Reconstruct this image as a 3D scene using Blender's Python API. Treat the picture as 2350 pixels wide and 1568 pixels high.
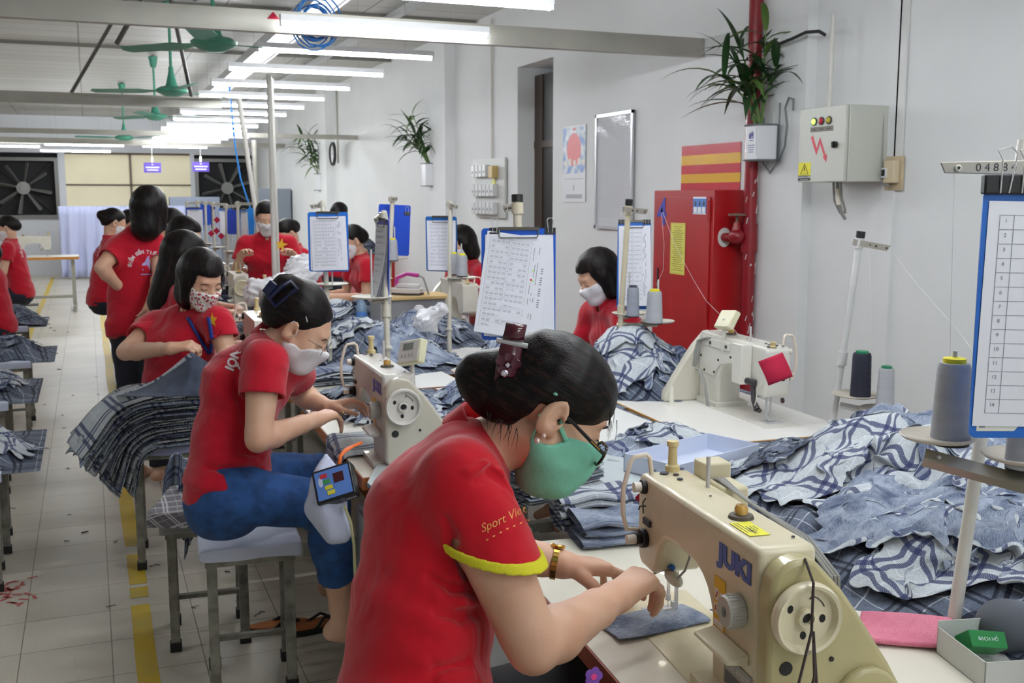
import bpy, bmesh, math, random
import numpy as np
from math import sin, cos, pi, radians, sqrt, atan2, hypot
from mathutils import Vector, Matrix, Quaternion
from mathutils.bvhtree import BVHTree

for o_ in list(bpy.data.objects):
 bpy.data.objects.remove(o_)
scene = bpy.context.scene
COL = scene.collection

# ------------------------------------------------------------------ camera
CAM_H = 1.6
PITCH = math.atan(332 / 2400.0)
YAW = math.atan(975 / hypot(332, 2400.0))
cam_data = bpy.data.cameras.new('camera')
cam = bpy.data.objects.new('camera', cam_data)
COL.objects.link(cam)
cam.location = (0, 0, CAM_H)
cam.rotation_euler = (pi / 2 - PITCH, 0, -YAW)
cam_data.sensor_width = 17.3
cam_data.lens = 17.3 * 2400 / 2350
cam_data.clip_start = 0.05
cam_data.dof.use_dof = True
cam_data.dof.focus_distance = 2.0
cam_data.dof.aperture_fstop = 6.0
scene.camera = cam

# ------------------------------------------------------------------ world, exposure, big lights
world = bpy.data.worlds.new('world')
scene.world = world
world.use_nodes = True
world.node_tree.nodes['Background'].inputs[0].default_value = (0.62, 0.66, 0.74, 1)
world.node_tree.nodes['Background'].inputs[1].default_value = 0.06
scene.view_settings.view_transform = 'Standard'
scene.view_settings.look = 'None'
scene.view_settings.gamma = 1
scene.view_settings.use_curve_mapping = False
scene.view_settings.exposure = 1.22
TUBE_STRENGTH = 36.0

# ------------------------------------------------------------------ pixel helpers (measured frame 2350x1568)
_F = np.array([sin(YAW) * cos(PITCH), cos(YAW) * cos(PITCH), -sin(PITCH)])
_R = np.array([cos(YAW), -sin(YAW), 0.0])
_U = np.cross(_R, _F)
_C = np.array([0, 0, CAM_H])
def ray(px, py): return (px - 1175) * _R + (784 - py) * _U + 2400 * _F
def at_z(px, py, z): d = ray(px, py); return Vector(_C + d * (z - CAM_H) / d[2])
def at_y(px, py, y): d = ray(px, py); return Vector(_C + d * y / d[1])
def at_x(px, py, x): d = ray(px, py); return Vector(_C + d * x / d[0])
def at_d(px, py, D): return Vector(_C + ray(px, py) * D / 2400)

def lerp(a, b, t): return Vector(a) * (1 - t) + Vector(b) * t
# ------------------------------------------------------------------ objects
def tag(o, label=None, cat=None, group=None, kind=None):
 if label: o['label'] = label
 if cat: o['category'] = cat
 if group: o['group'] = group
 if kind: o['kind'] = kind
 return o
def thing(name, label, cat, loc=(0, 0, 0), rz=0.0, group=None, rot=None):
 o = bpy.data.objects.new(name, None)
 COL.objects.link(o)
 o.empty_display_size = 0.05
 o.location = loc
 o.rotation_euler = rot if rot is not None else (0, 0, rz)
 return tag(o, label, cat, group)
def link_mesh(name, me, m=None, parent=None, smooth=None):
 o = bpy.data.objects.new(name, me)
 COL.objects.link(o)
 if m is not None:
  for mm in (m if isinstance(m, (list, tuple)) else [m]): me.materials.append(mm)
 if parent is not None: o.parent = parent
 if smooth is True: me.shade_smooth()
 elif smooth is not None and smooth is not False:
  me.shade_smooth(); me.set_sharp_from_angle(angle=radians(smooth))
 return o
def np_mesh(name, V, Fq):
 me = bpy.data.meshes.new(name)
 V = np.asarray(V, np.float32); Fq = np.asarray(Fq, np.int32)
 me.vertices.add(len(V)); me.vertices.foreach_set('co', V.ravel())
 n, k = Fq.shape
 me.loops.add(n * k); me.loops.foreach_set('vertex_index', Fq.ravel())
 me.polygons.add(n); me.polygons.foreach_set('loop_start', np.arange(0, n * k, k, dtype=np.int32))
 me.update(calc_edges=True)
 me.validate()
 return me
def copy_tree(o, parent=None, loc=None, rz=None, label=None, group=None):
 c = o.copy(); COL.objects.link(c)
 if parent is not None: c.parent = parent
 if loc is not None: c.location = loc
 if rz is not None: c.rotation_euler = (0, 0, rz)
 if label: c['label'] = label
 if group: c['group'] = group
 for ch in list(o.children): copy_tree(ch, c)
 return c

def frame(origin, x=None, y=None, z=None):
 """matrix with given origin and axes (two given, third derived)"""
 if x is not None: x = Vector(x).normalized()
 if y is not None: y = Vector(y).normalized()
 if z is not None: z = Vector(z).normalized()
 if x is None: y = y; x = y.cross(z).normalized(); z = x.cross(y)
 elif y is None: y = z.cross(x).normalized(); z = x.cross(y)
 elif z is None: z = x.cross(y).normalized(); y = z.cross(x)
 M = Matrix((x, y, z)).transposed().to_4x4(); M.translation = Vector(origin)
 return M

class MB:
 """collects simple solids in local coordinates; build() links them as ONE mesh"""
 def __init__(self, M=None): self.bm = bmesh.new(); self.M = M or Matrix.Identity(4); self.mi = 0
 def _add(self, vs, fs, M=None):
  T = self.M @ M if M is not None else self.M
  bv = [self.bm.verts.new(T @ Vector(v)) for v in vs]
  out = []
  for f in fs:
   try: q = self.bm.faces.new([bv[i] for i in f]); q.material_index = self.mi; out.append(q)
   except ValueError: pass
  return bv, out
 def box(self, lo, hi, M=None):
  x0, y0, z0 = lo; x1, y1, z1 = hi
  vs = [(x0,y0,z0),(x1,y0,z0),(x1,y1,z0),(x0,y1,z0),(x0,y0,z1),(x1,y0,z1),(x1,y1,z1),(x0,y1,z1)]
  self._add(vs, [(3,2,1,0),(4,5,6,7),(0,1,5,4),(1,2,6,5),(2,3,7,6),(3,0,4,7)], M); return self
 def cbox(self, c, s, M=None):
  return self.box([c[i] - s[i] / 2 for i in range(3)], [c[i] + s[i] / 2 for i in range(3)], M)
 def prism(self, pts, h0, h1, M=None, axis='z'):
  """polygon pts in the plane, extruded along axis from h0 to h1"""
  n = len(pts)
  a = sum(pts[i][0] * pts[(i + 1) % n][1] - pts[(i + 1) % n][0] * pts[i][1] for i in range(n))
  if a < 0: pts = pts[::-1]
  def P(p, h):
   if axis == 'z': return (p[0], p[1], h)
   if axis == 'y': return (p[0], -h, p[1])
   return (h, p[0], p[1])
  vs = [P(p, h0) for p in pts] + [P(p, h1) for p in pts]
  fs = [tuple(range(n))[::-1], tuple(range(n, 2 * n))] + [(i, (i + 1) % n, n + (i + 1) % n, n + i) for i in range(n)]
  self._add(vs, fs, M); return self
 def cyl(self, a, b, r, r2=None, n=16, caps=True):
  a = Vector(a); b = Vector(b); r2 = r if r2 is None else r2
  z = (b - a)
  if z.length < 1e-9: return self
  z.normalize(); x = z.orthogonal().normalized(); y = z.cross(x)
  vs = []
  for (c, rr) in ((a, r), (b, r2)):
   for i in range(n):
    t = 2 * pi * i / n; vs.append(c + x * cos(t) * rr + y * sin(t) * rr)
  fs = [(i, (i + 1) % n, n + (i + 1) % n, n + i) for i in range(n)]
  if caps: fs += [tuple(range(n))[::-1], tuple(range(n, 2 * n))]
  self._add(vs, fs); return self
 def tube(self, pts, r, n=8, closed=False, flat=None):
  pts = [Vector(p) for p in pts]; m = len(pts)
  if m < 2: return self
  rs = r if isinstance(r, (list, tuple)) else [r] * m
  vs = []; x = None
  for i, p in enumerate(pts):
   if closed: t = pts[(i + 1) % m] - pts[(i - 1) % m]
   else: t = pts[min(i + 1, m - 1)] - pts[max(i - 1, 0)]
   if t.length < 1e-9: t = Vector((0, 0, 1))
   t.normalize()
   if x is None: x = t.orthogonal().normalized() if flat is None else (Vector(flat) - t * t.dot(Vector(flat))).normalized()
   else:
    x = x - t * x.dot(t)
    x = x.normalized() if x.length > 1e-6 else t.orthogonal().normalized()
   y = t.cross(x)
   for j in range(n):
    a = 2 * pi * j / n
    vs.append(p + (x * cos(a) + y * sin(a)) * rs[i])
  fs = []
  for i in range(m if closed else m - 1):
   k = (i + 1) % m
   for j in range(n): fs.append((i*n+j, i*n+(j+1)%n, k*n+(j+1)%n, k*n+j))
  if not closed: fs += [tuple(range(n))[::-1], tuple(range((m-1)*n, m*n))]
  self._add(vs, fs); return self
 def lathe(self, prof, n=32, M=None):
  """prof: list of (r, z)"""
  vs = []; idx = []
  for (r, z) in prof:
   if r < 1e-6: idx.append([len(vs)] * n); vs.append((0, 0, z))
   else: idx.append([len(vs) + i for i in range(n)]); vs += [(r * cos(2*pi*i/n), r * sin(2*pi*i/n), z) for i in range(n)]
  fs = []
  for a, b in zip(idx[:-1], idx[1:]):
   for i in range(n):
    q = []
    for v in (a[i], a[(i+1)%n], b[(i+1)%n], b[i]):
     if v not in q: q.append(v)
    if len(q) > 2: fs.append(tuple(q))
  self._add(vs, fs, M); return self
 def ell(self, c, r, M=None, n=16, m=10):
  c = Vector(c); T = Matrix.Translation(c) @ Matrix.Diagonal((r[0], r[1], r[2], 1))
  if M is not None: T = M @ T
  prof = [(sin(pi*i/m), -cos(pi*i/m)) for i in range(m+1)]
  return self.lathe(prof, n, T)
 def quad(self, a, b, c, d): self._add([a, b, c, d], [(0, 1, 2, 3)]); return self
 def strip(self, left, right):
  """two rails -> quads"""
  n = len(left); self._add(list(left) + list(right), [(i, i+1, n+i+1, n+i) for i in range(n-1)]); return self
 def islands(self):
  self.bm.verts.index_update(); seen = set(); out = []
  for v in self.bm.verts:
   if v in seen: continue
   st = [v]; comp = []; seen.add(v)
   while st:
    q = st.pop(); comp.append(q)
    for e in q.link_edges:
     w = e.other_vert(q)
     if w not in seen: seen.add(w); st.append(w)
   out.append(comp)
  return out
 def each(self, name, m=None, parent=None, **k):
  """one object for every loose piece"""
  comps = self.islands(); res = []
  for comp in comps:
   ix = {v: i for i, v in enumerate(comp)}; o = MB()
   fs = {f for v in comp for f in v.link_faces}
   o._add([v.co.copy() for v in comp], [tuple(ix[v] for v in f.verts) for f in fs]); res.append(o.build(name, m, parent, **k))
  self.bm.free(); return res
 def build(self, name, m=None, parent=None, smooth=35, bevel=0, seg=2, subsurf=0, solid=0, fix=True):
  if fix: bmesh.ops.recalc_face_normals(self.bm, faces=self.bm.faces)
  me = bpy.data.meshes.new(name); self.bm.to_mesh(me); self.bm.free()
  o = link_mesh(name, me, m, parent, smooth)
  if solid: s = o.modifiers.new('s', 'SOLIDIFY'); s.thickness = solid; s.offset = 0
  if bevel:
   b = o.modifiers.new('b', 'BEVEL'); b.width = bevel; b.segments = seg; b.limit_method = 'ANGLE'; b.angle_limit = radians(35)
   b.harden_normals = False
   me.shade_smooth()
   if smooth: me.set_sharp_from_angle(angle=radians(50))
  if subsurf: s = o.modifiers.new('u', 'SUBSURF'); s.levels = subsurf; s.render_levels = subsurf
  return o

# ------------------------------------------------------------------ materials
def srgb(r, g, b):
 f = lambda c: (c / 255) / 12.92 if c / 255 <= 0.04045 else ((c / 255 + 0.055) / 1.055) ** 2.4
 return (f(r), f(g), f(b), 1)
_M = {}
def mat(name, col=(200, 200, 200), rough=0.5, metal=0.0, noise=0.0, nscale=20, bump=0.0, bscale=200, spec=0.5,
  emit=None, estr=0, trans=0, alpha=1, sss=0, coat=0, stretch=None, sheen=0, dark=None):
 if name in _M: return _M[name]
 m = bpy.data.materials.new(name); m.use_nodes = True
 nt = m.node_tree; b = nt.nodes['Principled BSDF']
 c = srgb(*col)
 b.inputs['Base Color'].default_value = c
 b.inputs['Roughness'].default_value = rough; b.inputs['Metallic'].default_value = metal
 b.inputs['Specular IOR Level'].default_value = spec
 if emit: b.inputs['Emission Color'].default_value = srgb(*emit); b.inputs['Emission Strength'].default_value = estr
 if trans: b.inputs['Transmission Weight'].default_value = trans
 if alpha < 1: b.inputs['Alpha'].default_value = alpha
 if sss: b.inputs['Subsurface Weight'].default_value = sss; b.inputs['Subsurface Radius'].default_value = (1, .35, .2); b.inputs['Subsurface Scale'].default_value = 0.006
 if coat: b.inputs['Coat Weight'].default_value = coat
 if sheen: b.inputs['Sheen Weight'].default_value = sheen; b.inputs['Sheen Roughness'].default_value = 0.5
 tc = None
 def coords(sc):
  nonlocal tc
  if tc is None: tc = nt.nodes.new('ShaderNodeTexCoord')
  mp = nt.nodes.new('ShaderNodeMapping'); nt.links.new(tc.outputs['Object'], mp.inputs[0])
  s = stretch or (1, 1, 1)
  mp.inputs['Scale'].default_value = (sc * s[0], sc * s[1], sc * s[2]); return mp.outputs[0]
 if noise:
  n = nt.nodes.new('ShaderNodeTexNoise'); nt.links.new(coords(nscale), n.inputs['Vector']); n.inputs['Scale'].default_value = 1; n.inputs['Detail'].default_value = 4
  r = nt.nodes.new('ShaderNodeMix'); r.data_type = 'RGBA'
  d = srgb(*dark) if dark else (c[0] * (1 - noise), c[1] * (1 - noise), c[2] * (1 - noise), 1)
  r.inputs[6].default_value = c; r.inputs[7].default_value = d
  mr = nt.nodes.new('ShaderNodeMapRange'); mr.inputs[1].default_value = 0.4; mr.inputs[2].default_value = 0.7
  nt.links.new(n.outputs[0], mr.inputs[0]); nt.links.new(mr.outputs[0], r.inputs[0]); nt.links.new(r.outputs[2], b.inputs['Base Color'])
 if bump:
  n2 = nt.nodes.new('ShaderNodeTexNoise'); nt.links.new(coords(bscale), n2.inputs['Vector']); n2.inputs['Scale'].default_value = 1; n2.inputs['Detail'].default_value = 3
  bp = nt.nodes.new('ShaderNodeBump'); bp.inputs['Strength'].default_value = bump; bp.inputs['Distance'].default_value = 0.002
  nt.links.new(n2.outputs[0], bp.inputs['Height']); nt.links.new(bp.outputs[0], b.inputs['Normal'])
 _M[name] = m
 return m
def text_mesh(body, size, extrude=0.0, shear=0.0, bold=0.0, align='CENTER', res=3, spacing=1.0):
 """lettering as a plain mesh in the xy plane"""
 cu = bpy.data.curves.new('lettering', 'FONT'); cu.body = body; cu.size = size; cu.extrude = extrude; cu.shear = shear
 cu.offset = bold; cu.align_x = align; cu.align_y = 'CENTER'; cu.resolution_u = res; cu.space_character = spacing
 o = bpy.data.objects.new('lettering', cu); COL.objects.link(o)
 dg = bpy.context.evaluated_depsgraph_get()
 me = bpy.data.meshes.new_from_object(o.evaluated_get(dg))
 bpy.data.objects.remove(o); bpy.data.curves.remove(cu)
 me.materials.clear()
 return me
def text(name, body, size, M, m, parent=None, extrude=0.0004, **k):
 me = text_mesh(body, size, extrude, **k)
 o = link_mesh(name, me, m, parent); o.matrix_local = M
 return o

# ------------------------------------------------------------------ signed-distance modelling
def smin(a, b, k):
 if k <= 0: return np.minimum(a, b)
 h = np.maximum(k - np.abs(a - b), 0) / k
 return np.minimum(a, b) - h * h * k * 0.25
class SDF:
 def __init__(s, lo, hi, h):
  s.h = h; s.lo = np.array(lo, np.float32); s.n = [int(math.ceil((hi[i] - lo[i]) / h)) + 1 for i in range(3)]
  s.F = np.full(s.n, 0.08, np.float32)
 def _blk(s, lo, hi):
  a = [max(0, int((lo[i] - s.lo[i]) / s.h)) for i in range(3)]
  b = [min(s.n[i], int((hi[i] - s.lo[i]) / s.h) + 2) for i in range(3)]
  if any(b[i] <= a[i] for i in range(3)): return None, None
  P = [(s.lo[i] + s.h * np.arange(a[i], b[i], dtype=np.float32)).reshape([-1 if j == i else 1 for j in range(3)]) for i in range(3)]
  return tuple(slice(a[i], b[i]) for i in range(3)), P
 def _op(s, lo, hi, f, k, mode, clip=None):
  m = 0.02 + k
  sl, P = s._blk([v - m for v in lo], [v + m for v in hi])
  if sl is None: return
  d = f(P)
  if clip is not None:
   for (c, n) in clip:   # keep the side where (p-c).n < 0
    c = np.array(c, np.float32); n = np.array(Vector(n).normalized(), np.float32)
    d = np.maximum(d, (P[0]-c[0])*n[0] + (P[1]-c[1])*n[1] + (P[2]-c[2])*n[2])
  if mode > 0: s.F[sl] = smin(s.F[sl], d, k)
  else: s.F[sl] = -smin(-s.F[sl], d, k)
 def cap(s, a, b, ra, rb=None, k=0.02, mode=1, side=None, w=1.0, clip=None, shell=None):
  rb = ra if rb is None else rb
  a = np.array(a, np.float32); b = np.array(b, np.float32); R = max(ra, rb) * max(w, 1)
  if side is not None: sd = np.array(Vector(side).normalized(), np.float32)
  ab = b - a; L2 = max(float(ab @ ab), 1e-10)
  def f(P):
   p = [P[i] - a[i] for i in range(3)]
   t = np.clip((p[0]*ab[0] + p[1]*ab[1] + p[2]*ab[2]) / L2, 0, 1)
   q = [p[i] - t * ab[i] for i in range(3)]
   if side is not None:
    u = q[0]*sd[0] + q[1]*sd[1] + q[2]*sd[2]; c = (1 / w - 1)
    q = [q[i] + c * u * sd[i] for i in range(3)]
   d = np.sqrt(q[0]**2 + q[1]**2 + q[2]**2) - (ra + t * (rb - ra))
   return np.abs(d) - shell if shell else d
  s._op(np.minimum(a, b) - R, np.maximum(a, b) + R, f, k, mode, clip); return s
 def ell(s, c, r, R=None, k=0.02, mode=1, clip=None, shell=None):
  """R: 3x3 / Matrix whose columns are the ellipsoid's axes"""
  c = np.array(c, np.float32); A = np.array(R.to_3x3() if R is not None else Matrix.Identity(3), np.float32); m = max(r)
  def f(P):
   p = [P[i] - c[i] for i in range(3)]
   q = [p[0]*A[0, j] + p[1]*A[1, j] + p[2]*A[2, j] for j in range(3)]
   k0 = np.sqrt(sum((q[j] / r[j])**2 for j in range(3))); k1 = np.sqrt(sum((q[j] / r[j]**2)**2 for j in range(3)))
   d = k0 * (k0 - 1) / np.maximum(k1, 1e-6)
   return np.abs(d) - shell if shell else d
  s._op(c - m, c + m, f, k, mode, clip); return s
 def chain(s, pts, rs, k=0.02, **kw):
  for i in range(len(pts) - 1): s.cap(pts[i], pts[i+1], rs[i], rs[i+1], k=k, **kw)
  return s
 def poly(s, M, pts, x0, x1, k=0.005, mode=-1):
  """prism in frame M: polygon in local (y,z), from local x0 to x1"""
  A = np.array(M.to_3x3(), np.float32); c = np.array(M.translation, np.float32)
  pts = np.array(pts, np.float32); n = len(pts)
  cr = [Vector(M @ Vector((x, float(p[0]), float(p[1])))) for p in pts for x in (x0, x1)]
  lo = [min(v[i] for v in cr) for i in range(3)]; hi = [max(v[i] for v in cr) for i in range(3)]
  def f(P):
   p = [P[i] - c[i] for i in range(3)]
   X, Y, Z = [p[0]*A[0, j] + p[1]*A[1, j] + p[2]*A[2, j] for j in range(3)]
   d = np.full(Y.shape, 1e9, np.float32); sg = np.ones(Y.shape, np.float32)
   for i in range(n):
    a, b = pts[i], pts[(i + 1) % n]
    ey, ez = b[0]-a[0], b[1]-a[1]; wy, wz = Y - a[0], Z - a[1]
    t = np.clip((wy*ey + wz*ez) / max(ey*ey + ez*ez, 1e-12), 0, 1)
    d = np.minimum(d, (wy - t*ey)**2 + (wz - t*ez)**2)
    c1 = Z >= a[1]; c2 = Z < b[1]; c3 = ey * wz > ez * wy
    sg = np.where((c1 & c2 & c3) | (~c1 & ~c2 & ~c3), -sg, sg)
   d = np.sqrt(d) * sg
   return np.maximum(d, np.maximum(x0 - X, X - x1))
  s._op(lo, hi, f, k, mode); return s
 def plane(s, c, n):   # global cut: keep (p-c).n < 0
  P = [(s.lo[i] + s.h * np.arange(s.n[i], dtype=np.float32)).reshape([-1 if j == i else 1 for j in range(3)]) for i in range(3)]
  n = np.array(Vector(n).normalized(), np.float32)
  s.F = np.maximum(s.F, (P[0]-c[0])*n[0] + (P[1]-c[1])*n[1] + (P[2]-c[2])*n[2]); return s
 def hit(s, px, py, eye=None):
  """first surface point seen along a measured sight line"""
  d = np.array(ray(px, py)); d = d / np.linalg.norm(d); t = np.arange(0.3, 12, s.h * 0.5)
  P = _C[None, :] + d[None, :] * t[:, None]; I = np.rint((P - s.lo) / s.h).astype(int)
  ok = ((I >= 0) & (I < np.array(s.n))).all(1); I = I[ok]; P = P[ok]
  v = s.F[I[:, 0], I[:, 1], I[:, 2]] < 0
  return Vector(P[np.argmax(v)]) if v.any() else None
 def disp(s, f):
  P = [(s.lo[i] + s.h * np.arange(s.n[i], dtype=np.float32)).reshape([-1 if j == i else 1 for j in range(3)]) for i in range(3)]
  s.F = s.F + f(P[0], P[1], P[2]).astype(np.float32); return s
 def mesh(s, name):
  F = s.F; S = F < 0; nx, ny, nz = [v - 1 for v in s.n]
  cnt = np.zeros((nx, ny, nz), np.int8)
  for i in (0, 1):
   for j in (0, 1):
    for k in (0, 1): cnt += S[i:i+nx, j:j+ny, k:k+nz]
  mix = (cnt > 0) & (cnt < 8); I, J, K = np.nonzero(mix)
  idx = np.full((nx, ny, nz), -1, np.int32); idx[I, J, K] = np.arange(len(I), dtype=np.int32)
  acc = np.zeros((len(I), 3), np.float32); w = np.zeros(len(I), np.float32)
  cs = [(i, j, k) for i in (0, 1) for j in (0, 1) for k in (0, 1)]
  val = {c: F[I + c[0], J + c[1], K + c[2]] for c in cs}
  for c in cs:
   for ax in range(3):
    if c[ax] == 0:
     e = list(c); e[ax] = 1; e = tuple(e); a, b = val[c], val[e]; m = (a < 0) != (b < 0)
     t = np.where(m, a / np.where(m, a - b, 1), 0)
     p = np.array(c, np.float32)[None, :].repeat(len(I), 0); p[:, ax] = t
     acc += np.where(m[:, None], p, 0); w += m
  V = (np.stack([I, J, K], 1) + acc / w[:, None]) * s.h + s.lo
  Q = []
  for ax in range(3):
   u, v = [(1, 2), (2, 0), (0, 1)][ax]
   lo = [slice(0, -1)] * 3; hi = [slice(0, -1)] * 3
   lo = [slice(0, s.n[d]) for d in range(3)]; hi = list(lo)
   lo[ax] = slice(0, s.n[ax] - 1); hi[ax] = slice(1, s.n[ax])
   A, B = S[tuple(lo)], S[tuple(hi)]
   pts = np.stack(np.nonzero(A != B), 1)
   ok = (pts[:, u] > 0) & (pts[:, v] > 0) & (pts[:, u] < s.n[u] - 1) & (pts[:, v] < s.n[v] - 1)
   pts = pts[ok]
   def g(du, dv): q = pts.copy(); q[:, u] -= du; q[:, v] -= dv; return idx[q[:, 0], q[:, 1], q[:, 2]]
   q = np.stack([g(1, 1), g(0, 1), g(0, 0), g(1, 0)], 1)
   ins = A[pts[:, 0], pts[:, 1], pts[:, 2]]
   q = np.where(ins[:, None], q, q[:, ::-1]); Q.append(q)
  Q = np.concatenate(Q); Q = Q[(Q >= 0).all(1)]
  return V, Q
 def build(s, name, m, parent=None, M=None, smooth_it=1):
  V, Q = s.mesh(name)
  if smooth_it and len(Q):
   for _ in range(smooth_it):
    acc = np.zeros_like(V); w = np.zeros(len(V), np.float32)
    for a, b in ((0, 1), (1, 2), (2, 3), (3, 0)):
     np.add.at(acc, Q[:, a], V[Q[:, b]]); np.add.at(acc, Q[:, b], V[Q[:, a]])
     np.add.at(w, Q[:, a], 1); np.add.at(w, Q[:, b], 1)
    V = V * 0.5 + 0.5 * acc / np.maximum(w, 1)[:, None]
  pw = Matrix.Identity(4); q = parent
  while q is not None: pw = q.matrix_basis @ pw; q = q.parent
  if parent is not None and M is None: M = pw.copy()
  loc = M
  if M is not None:
   A = np.array(M.inverted(), np.float32); Vl = V @ A[:3, :3].T + A[:3, 3]
  else: Vl = V
  me = np_mesh(name, Vl, Q)
  o = link_mesh(name, me, m, parent, True)
  if parent is not None:
   o.matrix_basis = pw.inverted() @ loc
  _SURF[o.name] = (V, Q)
  return o
_SURF = {}
def surf_hit(surf, px, py):
 V, Q = _SURF[surf.name]; bvh = BVHTree.FromPolygons([Vector(v) for v in V.tolist()], Q.tolist()); d = Vector(ray(px, py)).normalized(); return bvh.ray_cast(Vector((0, 0, CAM_H)), d)[0]
def wrap_on(me, M, surf, name, m, parent, off=0.0012, dirn=None):
 """projects a flat mesh (world frame M) along its -z onto a surface object"""
 V, Q = _SURF[surf.name]
 bvh = BVHTree.FromPolygons([Vector(v) for v in V.tolist()], Q.tolist())
 n = (M.to_3x3() @ Vector((0, 0, 1))).normalized()
 inv = parent.matrix_basis.inverted() if parent is not None else Matrix.Identity(4)
 for v in me.vertices:
  w = M @ v.co
  hit = bvh.ray_cast(w + n * 0.25, -n, 0.6)
  if hit[0] is not None: w = hit[0] + n * off
  v.co = inv @ w
 return link_mesh(name, me, m, parent)
# ================================================================== the room
WX, FY, CZ, LX, BY = 3.5, 23.8, 3.25, -6.5, -3.0
def struct(o): o['kind'] = 'structure'; return o
def wall_mat(name, col=(230, 232, 232), dirt=0.04):
 return mat(name, col, rough=0.75, noise=dirt, nscale=1.6, bump=0.06, bscale=60)
def floor_mat():
 m = bpy.data.materials.new('terrazzo_tiles'); m.use_nodes = True; nt = m.node_tree; b = nt.nodes['Principled BSDF']
 tc = nt.nodes.new('ShaderNodeTexCoord')
 br = nt.nodes.new('ShaderNodeTexBrick'); br.offset = 0; br.squash = 1
 br.inputs['Scale'].default_value = 1; br.inputs['Brick Width'].default_value = 0.3; br.inputs['Row Height'].default_value = 0.3
 br.inputs['Mortar Size'].default_value = 0.0022; br.inputs['Mortar Smooth'].default_value = 0.3
 br.inputs['Color1'].default_value = srgb(218, 211, 196); br.inputs['Color2'].default_value = srgb(206, 199, 183); br.inputs['Mortar'].default_value = srgb(136, 128, 116)
 nt.links.new(tc.outputs['Object'], br.inputs['Vector'])
 n = nt.nodes.new('ShaderNodeTexNoise'); n.inputs['Scale'].default_value = 2.2; n.inputs['Detail'].default_value = 6; nt.links.new(tc.outputs['Object'], n.inputs['Vector'])
 sp = nt.nodes.new('ShaderNodeTexNoise'); sp.inputs['Scale'].default_value = 120; nt.links.new(tc.outputs['Object'], sp.inputs['Vector'])
 r1 = nt.nodes.new('ShaderNodeMapRange'); r1.inputs[1].default_value = 0.35; r1.inputs[2].default_value = 0.75; r1.inputs[3].default_value = 1.0; r1.inputs[4].default_value = 0.86; nt.links.new(n.outputs[0], r1.inputs[0])
 r2 = nt.nodes.new('ShaderNodeMapRange'); r2.inputs[1].default_value = 0.35; r2.inputs[2].default_value = 0.65; r2.inputs[3].default_value = 0.93; r2.inputs[4].default_value = 1.04; nt.links.new(sp.outputs[0], r2.inputs[0])
 mu = nt.nodes.new('ShaderNodeMath'); mu.operation = 'MULTIPLY'; nt.links.new(r1.outputs[0], mu.inputs[0]); nt.links.new(r2.outputs[0], mu.inputs[1])
 mx = nt.nodes.new('ShaderNodeVectorMath'); mx.operation = 'SCALE'; nt.links.new(br.outputs['Color'], mx.inputs[0]); nt.links.new(mu.outputs[0], mx.inputs['Scale'])
 nt.links.new(mx.outputs[0], b.inputs['Base Color']); b.inputs['Roughness'].default_value = 0.34
 return m
def ceiling_mat():
 m = bpy.data.materials.new('ceiling_panels'); m.use_nodes = True; nt = m.node_tree; b = nt.nodes['Principled BSDF']
 tc = nt.nodes.new('ShaderNodeTexCoord'); br = nt.nodes.new('ShaderNodeTexBrick'); br.offset = 0
 br.inputs['Scale'].default_value = 1; br.inputs['Brick Width'].default_value = 1.2; br.inputs['Row Height'].default_value = 0.42; br.inputs['Mortar Size'].default_value = 0.008
 br.inputs['Color1'].default_value = srgb(196, 196, 192); br.inputs['Color2'].default_value = srgb(184, 183, 178); br.inputs['Mortar'].default_value = srgb(128, 126, 120)
 nt.links.new(tc.outputs['Object'], br.inputs['Vector']); nt.links.new(br.outputs['Color'], b.inputs['Base Color']); b.inputs['Roughness'].default_value = 0.6
 return m
b = MB(); b.box((LX, BY, -0.12), (WX + 0.3, FY + 0.3, 0)); struct(b.build('floor', floor_mat()))
b = MB(); b.box((LX, BY, CZ), (WX + 0.3, FY + 0.3, CZ + 0.12)); struct(b.build('ceiling', ceiling_mat()))
wm_ = wall_mat('white_plaster')
b = MB(); b.box((WX, 8.567, 0), (WX + 0.3, FY + 0.3, CZ)); b.box((WX, 4.6, 0), (WX + 0.3, 7.815, CZ)); b.box((WX, 7.815, 2.706), (WX + 0.3, 8.567, CZ)); b.box((WX + 0.06, BY, 0), (WX + 0.3, 4.6, CZ))
struct(b.build('wall_right', wm_, smooth=None))
b = MB(); b.box((WX + 0.045, 3.97, 0), (WX + 0.062, 4.05, CZ)); struct(b.build('trim_1', wm_))
for i, (y0, y1, d) in enumerate(((10.24, 10.75, 0.11), (15.9, 16.5, 0.13), (20.9, 21.4, 0.13))):
 b = MB(); b.box((WX - d, y0, 0), (WX, y1, CZ)); struct(b.build('trim_%d' % (i + 2), wm_))
b = MB(); b.box((LX - 0.2, BY, 0), (LX, FY + 0.3, CZ)); struct(b.build('wall_left', wm_))
b = MB(); b.box((LX, BY - 0.2, 0), (WX + 0.3, BY, CZ)); struct(b.build('wall_back', wm_))
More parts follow.
